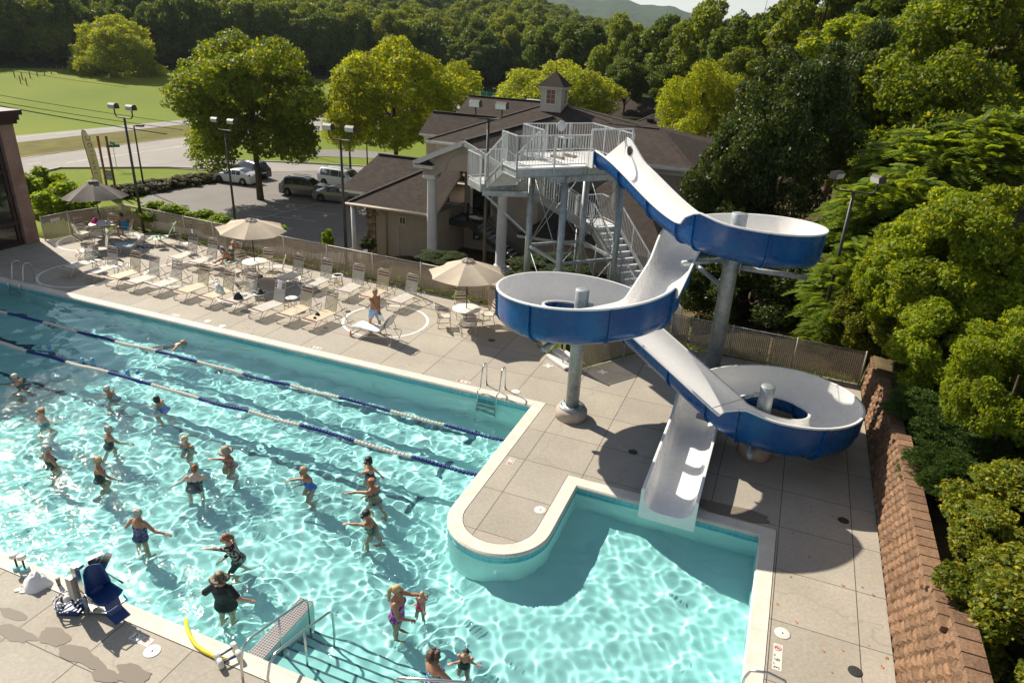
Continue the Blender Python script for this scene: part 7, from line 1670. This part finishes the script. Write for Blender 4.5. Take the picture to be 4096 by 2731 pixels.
swimmer(322,1228,92,1.02,'tan','grey','grey-haired woman in purple patterned swimsuit, back to camera, hands out',sm=printed('fabric_purple_sequin',(.1,.05,.2),[(.015,.02,.06),(.10,.04,.16),(.25,.15,.35),(.02,.02,.05)],38),arms=((195,-50,150,-35),(10,-40,18,-10)),wide=1.08)
swimmer(547,1277,-135,.98,'fair','auburn','strawberry-blond ponytailed woman in black floral swim shirt pointing left',suit='rash',sm=bflor,extra=('shades',),hairstyle='pony',arms=((192,-3,198,-4),(-60,-60,-120,-35)),lean=14,legs='bent')
swimmer(519,1386,100,.92,'mid','brown','person in camouflage bucket hat and black shirt, back to the camera',suit='tee',sm=blk,extra=('bucket',),arms=((205,-42,150,-30),(-5,-42,50,-30)),wide=1.3,female=False)
swimmer(912,1412,18,.90,'tan','blond','woman with long blond ponytail in purple flowered swimsuit holding a toddler',sm=purp,extra=('shades',),hairstyle='longpony',arms=((40,-30,20,0),(-30,-65,15,0)),hands='grip',wide=1.18)
swimmer(966,1398,-75,.86,'fair','blond','toddler in pink swimsuit and blue goggles held above the water',sm=pinkf,extra=('goggles',),hairstyle='bob',scale=.56,arms=((190,-40,200,-30),(-20,-40,-30,-30)),hands='flat',legs='bent')
p=at(1018,1568,WZ);person((p.x-.05,p.y-.25,-.84),62,'tan','brown','curly brown-haired woman in blue leaf swimsuit gripping the rail at the bottom edge',sm=bluep,hairstyle='curly',arms=((130,-70,100,-50),(8,-38,20,-8)),hands=('relaxed','grip'),wide=1.12,scale=1.0)
swimmer(1066,1518,-78,1.12,'mid','dark','small dark-haired girl in black swimsuit treading water, arms spread',sm=blk,hairstyle='pigtails',scale=.68,arms=((205,-18,215,-5),(0,-16,5,-8)),hands='flat',legs='bent')
# lap swimmer, prone
p=at(424,790,WZ);t=person((p.x-1.25,p.y-.55,WZ-.66),IR,'mid','sand','lap swimmer in dark goggles breaststroking in the far lane',sm=navy,extra=('goggles',),arms=((0,0,0,0),(0,0,0,0)),female=True,tilt=(R(-62),0,R(IR-90)),nod=-60)
# man standing on the deck
p=ct(F,330,795);denim=printed('fabric_denim',(.3,.42,.58),[(.30,.42,.58),(.36,.48,.62),(.27,.38,.54)],30,.8)
man=person((p.x,p.y,0),-25,'tan','sand','bearded bare-chested man in pale blue shorts holding a phone and a white cloth',suit='shorts',sm=denim,arms=((-60,-62,-50,-55),(-12,-48,0,-52)),hands='grip',lean=8,nod=22,headturn=-4,legs='walk',female=False,scale=1.05,wide=1.03)
mb=MB();q=man.matrix_basis
Rm=Matrix.Translation(man.location)
sh_=Vector((man.location.x,man.location.y,0))
def handpos(face,side,a,lean,sc=1.05):
    rz=R(face-90);hip=Matrix.Translation((0,0,.9));T=hip@Matrix.Rotation(R(-lean),4,'X')@hip.inverted();S_0=T@Vector((side*.178,-.005,1.35));w=Matrix.Rotation(rz,3,'Z')@S_0+az(a[0],a[1])*.28+az(a[2],a[3])*(.245+.075);return w*sc
hp=handpos(-25,-1,(-60,-62,-50,-55),8);hq=handpos(-25,1,(-12,-48,0,-52),8)
b_=MB();b_.box((0,0,0),(.075,.012,.15),rz=R(20),rot=Matrix.Rotation(R(20),4,'X'));o=b_.build('phone',black);o.location=sh_+hq;tag(o,'black phone in the standing man\'s far hand','phone')
c0=sh_+hp;cloth('cloth',[c0+Vector((-.05,-.04,.03)),c0+Vector((.08,.0,.02)),c0+Vector((.16,.04,-.30)),c0+Vector((-.06,-.02,-.24))],towel_w,'white cloth hanging from the standing man\'s near hand','cloth',seed=40)
hbx=MB();beard=HR['brown']
# sunbathing woman on the reclined lounger
n_=LO['n'];rzn=n_.rotation_euler[2]
def recl(label):
    face=math.degrees(rzn)+180    # looks towards the foot of the lounger
    loc=n_.matrix_basis@Vector((.50,0,0));A=R(58)
    # legs in local frame: +Y forward (to the foot), seat height .40
    legs=(((-.09,.06,.10+.80),(-.11,.42,.10+1.10),(-.10,.62,.80+.08),(0,1,0)),((.09,.06,.90),(.10,.46,.93),(.10,.86,.88),(0,1,.5)))
    z=.40-.80
    return person((loc.x,loc.y,z),face,'tan','blond',label,sm=printed('fabric_green_swim',(.05,.2,.15),[(.03,.14,.12),(.02,.08,.08),(.06,.22,.18)],25),extra=('hat','shades'),arms=((face-25,-50,face+20,25),(face+25,-50,face-20,25)),hands='grip',lean=-30,nod=-22,legs=legs,scale=1.0)
w_=recl('woman in white hat and sunglasses reading on the floral-towel lounger')
p=n_.matrix_basis@Vector((.12,0,.98));b_=MB();b_.box((0,0,0),(.16,.02,.22));b_.box((.09,-.05,0),(.02,.12,.22));o=b_.build('book',mat('book_blue',(.03,.05,.22),.5));o.location=p;o.rotation_euler=(R(-20),0,rzn+R(90));tag(o,'dark blue book held by the sunbathing woman','book')
# seated woman under the dark umbrella
cx_,cy2=t1.x+1.0,t1.y+.55;fc=math.degrees(math.atan2(-.55,-1.0))-35
legs=(((-.09,.05,.86),(-.12,.42,.90),(-.13,.45,.47),(0,1,0)),((.09,.05,.86),(.12,.42,.90),(.12,.52,.47),(0,1,0)))
person((cx_,cy2,-.40),fc,'deep','dark','woman in teal top seated in shade under the dark umbrella',suit='one',sm=turq,hairstyle='bun',arms=((fc+25,-40,fc-10,35),(fc-30,-45,fc+30,10)),lean=14,legs=legs,nod=15,wide=1.1)
# ---------------- cars
glassc=mat('car_glass',(.02,.028,.03),.06,spec=.8);tyre=mat('tyre_rubber',(.012,.012,.012),.8);rimm=mat('wheel_rim',(.42,.42,.42),.3,.8);redl=mat('tail_lamp',(.30,.01,.01),.2);hlm=mat('head_lamp',(.6,.62,.62),.1)
def paint_(n,c,met=.35): return mat('car_paint_'+n,c,.22,met,Coat_Weight=.6,Coat_Roughness=.05)
def car(loc,rz,label,col,kind='sedan',L_=4.5,W_=1.8,Hh=1.48):
    "body lofted from side stations; front towards +X"
    t=thing('parked_car',label,'car',loc,rz,'cars in the car park');h=L_/2
    gc=.20
    if kind=='van': top=[(-h+.03,.95),(-h+.12,1.35),(-h+.35,Hh-.04),(-h+.9,Hh),(.1,Hh),(.75,Hh-.1),(1.45,1.06),(h-.45,.92),(h-.12,.74),(h,.55)];roof0,roof1=-h+.35,.75;belt=1.0
    elif kind=='suv': top=[(-h+.02,.85),(-h+.18,1.1),(-h+.55,Hh-.08),(-h+1.2,Hh),(-.2,Hh),(.45,Hh-.12),(1.12,1.08),(h-.5,.98),(h-.12,.82),(h,.6)];roof0,roof1=-h+.5,.45;belt=1.04
    elif kind=='hatch': top=[(-h+.03,.82),(-h+.12,1.02),(-h+.6,1.22),(-h+1.3,Hh-.03),(-.3,Hh),(.35,Hh-.1),(1.1,.98),(h-.5,.84),(h-.12,.66),(h,.5)];roof0,roof1=-h+1.0,.35;belt=.92
    else: top=[(-h+.03,.72),(-h+.12,.96),(-h+.75,1.0),(-h+1.35,Hh-.1),(-.35,Hh),(.3,Hh-.1),(1.05,.98),(h-.5,.86),(h-.12,.68),(h,.5)];roof0,roof1=-h+1.3,.3;belt=.93
    X=[p[0] for p in top];Z=[p[1] for p in top];ns=44;xs=[-h+L_*i/(ns-1) for i in range(ns)];vs=[];nr=13
    wheels=(-h+.85,h-.85);rw=.335 if kind!='suv' else .36
    def sec(x):
        z=float(np.interp(x,X,Z));e=abs(x)/h;w=W_/2*(1-.10*max(0,(e-.72)/.28)**2);bz=min(belt,z-.02);g=gc
        for wx in wheels:
            if abs(x-wx)<rw+.05: g=max(g,math.sqrt(max(0,(rw+.05)**2-(x-wx)**2))+rw)
        wt=w*(1-.26*min(1,max(0,(z-belt)/.45)));g=min(g,bz-.12)
        side=[(w*.93,g),(w*.985,g+(bz-g)*.25),(w,g+(bz-g)*.6),(w*.97,bz),(w*.97-(w*.97-wt)*.55,bz+(z-bz)*.55),(wt,z-.05 if z-.05>bz else bz+(z-bz)*.8)]
        return side+[(0,z)]+[(-a,b) for a,b in side[::-1]]
    for x in xs: vs+=[(x,a,b) for a,b in sec(x)]
    mb=MB();mb.smooth=True;fs=[];ms=[]
    for i in range(ns-1):
        xm=(xs[i]+xs[i+1])/2
        for j in range(nr-1): fs.append((i*nr+j,(i+1)*nr+j,(i+1)*nr+j+1,i*nr+j+1))
    fs.append(tuple(range(nr)));fs.append(tuple((ns-1)*nr+j for j in range(nr))[::-1])
    mb.add([(x,y,z) for x,y,z in vs],fs,0,True);body=mb.build('body',[col],t)
    mb=MB();mb.bb((-h+.3,-W_/2+.12,.17),(h-.3,W_/2-.12,.5));mb.build('underbody',tyre,t)
    # glazing: side panes, windscreen and rear screen lying just proud of the body
    def pane(poly,name,off=.012):
        m_=MB();n=len(poly);m_.add(poly,[tuple(range(n))],0,False);return m_.build(name,glassc,t)
    def sidept(x,f,s):
        q=sec(x);a,b=q[3],q[5];y=a[0]+(b[0]-a[0])*f+.012;return (x,s*y,a[1]+(b[1]-a[1])*f)
    splits=[roof0+.08,(roof0*.62+roof1*.38),(roof0*.22+roof1*.78) if kind in('van','suv') else (roof0*.3+roof1*.7),roof1+.42]
    if kind=='van': splits=[roof0+.1,-.95,.05,roof1+.35]
    for s in(-1,1):
        for a,b in zip(splits,splits[1:]):
            a_,b_=a+.03,b-.03;P_=[sidept(a_+(b_-a_)*k/4,.08,s) for k in range(5)]+[sidept(a_+(b_-a_)*k/4,.9,s) for k in range(4,-1,-1)]
            if s>0:P_=P_[::-1]
            pane(P_,'side_window')
    def screen(x0,x1,name):
        P_=[];n=6
        for k in range(n+1):
            x=x0+(x1-x0)*k/n;q=sec(x);y=q[5][0]*.93;P_.append((x,y,q[6][1]+.008));
        vs_=[];
        for x,y,z in P_: vs_+=[(x,-y,z-.012),(x,0,z+.006),(x,y,z-.012)]
        m_=MB();m_.add(vs_,[(3*k,3*k+3,3*k+4,3*k+1) for k in range(n)]+[(3*k+1,3*k+4,3*k+5,3*k+2) for k in range(n)],0,True);m_.build(name,glassc,t)
    i=[k for k,p in enumerate(X) if abs(p-roof1)<.01 or p>=roof1][0];screen(X[i]+.06,X[i+1]-.06,'windscreen')
    if kind=='van':screen(X[1]+.02,X[2],'rear_window')
    elif kind=='suv': screen(X[1]+.03,X[2],'rear_window')
    else: screen(X[2]+.05,X[3],'rear_window')
    for s in(-1,1):
        for wx in wheels:
            w=MB();M=Matrix.Translation((wx,s*(W_/2-.12),rw))@Matrix.Rotation(R(90),4,'X');w.M=M;w.lathe((0,0,-.11),[(rw*.62,0),(rw*.95,.0),(rw,.04),(rw,.18),(rw*.95,.22),(rw*.62,.22)],28,0);o=w.build('wheel',tyre,t)
            w=MB();w.M=M;w.lathe((0,0,-.085 if s>0 else -.085),[(.01,0),(rw*.6,0),(rw*.63,.17),(.01,.17)],20)
            for k in range(5):
                a=R(72*k);
                for zz in(-.105,.1): w.beam((0,0,zz),(rw*.6*math.cos(a),rw*.6*math.sin(a),zz),.06,.02)
            w.build('rim',rimm,o)
        q=sec(h-.12);w=MB();w.ell((h-.16,s*(W_/2-.28),q[3][1]-.10),(.16,.17,.085),12);w.build('headlight',hlm,t)
        q=sec(-h+.08);w=MB();w.ell((-h+.13,s*(W_/2-.2),min(.95,q[3][1]-.02)+(.1 if kind!='sedan' else -.1)),(.1,.15,.12),12);w.build('tail_light',redl,t)
        w=MB();w.ell((roof1+.32,s*(W_/2+.07),belt+.06),(.09,.09,.07),10);w.build('wing_mirror',col,t)
    w=MB();w.bb((h-.03,-.45,.42),(h+.012,.45,.62));w.build('grille',tyre,t)
    w=MB();w.bb((-h-.012,-.26,.62),(-h+.03,.26,.75));w.build('number_plate',foamw,t)
    if kind in('van','suv'):
        for s in(-1,1): w=MB();w.tube([(roof0+.3,s*.62,Hh+.0),(roof0+.45,s*.62,Hh+.05),(roof1-.4,s*.62,Hh+.05),(roof1-.2,s*.62,Hh-.02)],.022,6);w.build('roof_rail',tyre,t)
    return t
zc_=ZL+.01
def carat(px,py,ang,*a,**k): p=at(px,py,zc_);return car((p.x,p.y,zc_),R(ang),*a,**k)
def aim_(p0,p1):
    a=at(*p0,zc_);b=at(*p1,zc_);return math.degrees(math.atan2(b.y-a.y,b.x-a.x)),a,b
def car2(front,rear,*a,**k):
    "front and rear ground pixels of the near side; centre derived"
    an,f0,r0=aim_(rear,front);f_w,r_w=at(*front,zc_),at(*rear,zc_);c=(f_w+r_w)/2;d=Vector((math.cos(R(an)),math.sin(R(an)),0));n=Vector((-d.y,d.x,0));
    if n.dot(Vector(CAM)-c)>0:n=-n
    c+=n*.9;return car((c.x,c.y,zc_),R(an),*a,**k)
car2(pr(540,500),pr(760,528),'white hatchback parked in front of the black car under the round tree',paint_('white',(.62,.64,.66),0),'hatch',4.4,1.8,1.45)
car2(pr(660,400),pr(930,470),'black estate car in the tree shade behind the white hatchback',paint_('black',(.008,.008,.01)),'suv',4.7,1.85,1.68)
car2(pr(1610,678),pr(1350,655),'dark grey suv parked nearest the camera side of the left group',paint_('grey',(.17,.18,.185)),'suv',4.65,1.84,1.70)
car2(pr(2040,575),pr(1765,535),'white minivan with roof rails parked behind the grey cars',paint_('whitevan',(.62,.65,.68),0),'van',5.1,2.0,1.75)
car2(pr(1985,750),pr(1755,728),'grey saloon partly hidden behind the garage roof corner',paint_('silvergrey',(.24,.235,.225)),'sedan',4.6,1.82,1.46)
# ---------------- signs, banner, street furniture, wires
def zt(b,px,py): return None
G4=(100,560,800,2335)
sg=noisy('sign_green',(.0,.14,.09),(.0,.17,.11),3,.5)
p=ct(G4,1228,390,ZL);t=thing('street_sign','green crossed street-name sign on a thin post in the grass wedge','street sign',p,R(25))
mb=MB();mb.cyl((0,0,0),.03,2.55,8);mb.build('post',galv,t)
mb=MB();mb.box((0,0,2.3),(1.25,.02,.26),rz=R(35));mb.build('name_plate',sg,t);mb=MB();mb.box((0,0,2.6),(1.0,.02,.26),rz=R(-40));mb.build('name_plate',sg,t)
rust=noisy('rusty_post',(.14,.05,.02),(.25,.10,.04),3,.8)
p=ct(G4,1100,665,ZL+.1);q=ct(G4,1210,665,ZL+.1)
t=thing('sign_frame','two rusty posts carrying a small grey banner beside the feather flag','sign',p)
d=q-p
for v in(Vector((0,0,0)),d): mb=MB();mb.box(v+Vector((0,0,2.3)),(.14,.14,4.8));mb.build('post',rust,t)
mb=MB();mb.beam(d*.04+Vector((0,0,1.35)),d*.96+Vector((0,0,1.25)),.02,.85);mb.build('banner',noisy('grey_banner',(.08,.10,.12),(.45,.48,.5),7,.6),t)
# feather flag
p=ct(G4,1050,650,ZL+.3);t=thing('feather_flag','cream feather banner flag with brown upright lettering','flag',(p.x,p.y,ZL),R(20.7))
cream=noisy('flag_cream',(.62,.50,.34),(.72,.60,.42),2,.8);Lz=4.9;xl=-1.0
mb=MB();fpts=[(0,.6),(.0,2.0),(-.12,3.6),(-.35,4.6),(-.62,5.3),(-.92,5.42),(-1.02,5.1),(-1.0,4.3),(-.85,2.6),(-.72,1.0),(-.6,.6)]
fpts=[(x+.0,z) for x,z in fpts]
mb.add([(x,0,z*.98) for x,z in fpts]+[(x,.02,z*.98) for x,z in fpts],[tuple(range(11)),tuple(range(11,22))[::-1]],0,False);mb.build('flag_cloth',cream,t)
mb=MB();mb.tube([(-.58,0,0),(-.72,0,1.0),(-.85,0,2.6),(-1.0,0,4.3),(-1.02,0,5.0),(-.92,0,5.35),(-.62,0,5.22)],.03,6);mb.build('flag_pole',black,t)
br_=mat('flag_lettering',(.16,.07,.03),.8)
for s,z,sz in (('C',4.72,.62),('O',4.12,.55),('L',3.65,.42),('L',3.3,.42),('I',2.98,.42),('N',2.62,.46),('N',2.15,.46),('S',1.7,.42)): text(s,sz,(-.62+(.36-(z-1.7)*.06)*.6,-.012,z*.98),(R(90),R(-90),0),br_,'lettering',t)
# slim lamp posts in the car park
def lamp(px,py,top,label,z=ZL,sh=0.):
    p=at(px,py,z);d=ray(*top);n=Vector((d[0],d[1]));b=Vector((p.x-CAM[0],p.y-CAM[1]));s=b.dot(n)/n.dot(n);h=CAM[2]+d[2]*s-z
    t=thing('car_park_lamp',label,'lamp post',p,R(10));mb=MB();mb.cyl((0,0,0),.085,h,10,r2=.06);mb.box((0,0,.08),(.3,.3,.16));mb.build('pole',polem,t);mb=MB();mb.beam((0,0,h-.05),(.5,0,h),.06,.06);mb.build('arm',polem,t);mb=MB();mb.box((.62,0,h),(.62,.34,.16));mb.build('lamp_head',polem,t)
lamp(332,438,(306,288),'slim car park lamp post just right of the tallest left floodlight')
lamp(723,360,(718,275),'thin lamp post on the grass strip right of the round tree');lamp(845,405,(842,330),'thin dark lamp post beside the white minivan')
t=thing('marker_post','thin dark marker stick in the grass wedge','post',at(453,393,ZL));mb=MB();mb.cyl((0,0,0),.03,1.5,6);mb.build('stick',polem,t)
t=thing('road_sign','small blue-grey road sign at the nose of the round tree island','sign',at(463,346,ZL),R(20));mb=MB();mb.cyl((0,0,0),.03,1.5,6);mb.build('post',galv,t);mb=MB();mb.box((0,0,1.3),(.7,.02,.9));mb.build('panel',noisy('sign_teal',(.05,.16,.18),(.2,.3,.32),5,.5),t)
# highway guard rail and green sign far behind
def guard(px0,px1,z,n,label):
    a,b=at(*px0,z),at(*px1,z);t=thing('guard_rail',label,'guard rail',a);d=b-a
    mb=MB();mb.beam(Vector((0,0,.65)),d+Vector((0,0,.65)),.06,.32);mb.build('beam',galv,t)
    for k in range(n): mb=MB();mb.box(d*k/(n-1)+Vector((0,0,.3)),(.15,.15,.7));mb.build('post',rust,t)
guard((1045,262),(1150,246),ZL,9,'steel highway guard rail seen between the yellow trees')
t=thing('highway_sign','small green highway sign far off between the yellow trees','sign',at(1117,250,ZL),R(20));mb=MB();mb.cyl((0,0,0),.08,3.2,6);mb.build('post',galv,t);mb=MB();mb.box((0,0,2.6),(2.4,.05,1.3));mb.build('panel',sg,t)
# fence posts in the field and wires
for k,(px_,py_) in enumerate(((56,202),(74,198),(90,193),(106,190),(122,187),(136,185),(150,184),(166,183),(181,181),(38,196),(52,211),(66,214))):
    p=at(px_,py_,-1.5);z=float(H(p.x,p.y));p=at(px_,py_,z);t=MB().cyl((0,0,-.2),.09,1.6,6).build('field_fence_post',rust);t.location=(p.x,p.y,float(H(p.x,p.y)));tag(t,'short dark fence post along the field before the wood','fence post','fence posts along the field edge')
wirem=mat('wire_black',(.01,.01,.01),.6)
def wire(a,b,sag,label,r=.035):
    a,b=Vector(a),Vector(b);pts=[a.lerp(b,k/24)-Vector((0,0,sag*4*(k/24)*(1-k/24))) for k in range(25)];mb=MB();mb.tube(pts,r,5);tag(mb.build('overhead_wire',wirem),label,'wire')
def wp_(px,py,dep): return CAM+ray(px,py)*dep
wire(wp_(-40,236,75),wp_(480,322,100),.2,'thickest overhead wire crossing the field at the left',.055);wire(wp_(-40,228,76),wp_(480,306,102),.2,'overhead wire just above the thickest one at the left');wire(wp_(-40,212,78),wp_(480,292,104),.2,'upper of the three overhead wires crossing the left field',.03)
wire(wp_(-40,152,110),wp_(420,215,150),.3,'faint high wire in front of the left wood',.03);wire(wp_(1420,150,60),wp_(1700,128,60),.15,'thin wire above the roofs right of the cupola',.018);wire(wp_(1440,176,60),wp_(1620,158,60),.1,'lower thin wire above the roofs right of the cupola',.018)
# hanging bulbs at garage, patio chairs
t=thing('string_lights','short string of dark bulbs hanging under the garage eave','string lights',(-17.3,17.3,.4));mb=MB();mb.tube([(0,0,0),(.3,0,-.15),(.6,0,-.05),(.9,0,-.2),(1.2,0,-.08)],.012,5);mb.build('cable',black,t)
for k in range(4): mb=MB();mb.ell((.2+.3*k,0,-.25),.05,8);mb.build('bulb',black,t)
for k,(dx,dy) in enumerate(((0,0),(.9,.3))):
    t=thing('patio_chair',('green iron patio chair with round back beside the stone pier','second green patio chair, nearer the stone pier')[k],'chair',(-18.6+dx,16.2+dy,float(H(-18.6+dx,16.2+dy))+.0),R(30+50*k))
    gm_=bpy.data.materials.get('patio_green') or mat('patio_green',(.01,.16,.10),.5)
    mb=MB();mb.lathe((0,0,.44),[(.01,0),(.24,.0),(.24,.03),(.01,.035)],18);mb.build('seat',gm_,t)
    for a in range(4): mb=MB();mb.tube([(.2*math.cos(R(45+90*a)),.2*math.sin(R(45+90*a)),.44),(.26*math.cos(R(45+90*a)),.26*math.sin(R(45+90*a)),0)],.014,6);mb.build('leg',greenm,t)
    mb=MB();mb.tube([(-.22,.0+.24*math.cos(R(b)),.72+.26*math.sin(R(b))) for b in range(-60,241,20)],.014,6);[mb.tube([(-.22,.24*math.cos(R(b)),.72+.26*math.sin(R(b))),(-.22,-.24*math.cos(R(b)),.72-.26*math.sin(R(b)))],.008,5) for b in(0,30,60,90,120,150)];mb.build('backrest',greenm,t)

# ---------------- thin summer haze
mb=MB();mb.bb((-7600,-7600,-9),(7600,7600,215));hz=mb.build('haze',bpy.data.materials.new('haze_air'));tag(hz,kind='stuff');hm_=hz.data.materials[0];hm_.use_nodes=True;hn=hm_.node_tree;hn.nodes.clear()
pv=hn.nodes.new('ShaderNodeVolumePrincipled');pv.inputs['Density'].default_value=HAZE;pv.inputs['Color'].default_value=(.82,.90,1,1);pv.inputs['Anisotropy'].default_value=.35;ho_=hn.nodes.new('ShaderNodeOutputMaterial');hn.links.new(pv.outputs[0],ho_.inputs['Volume'])
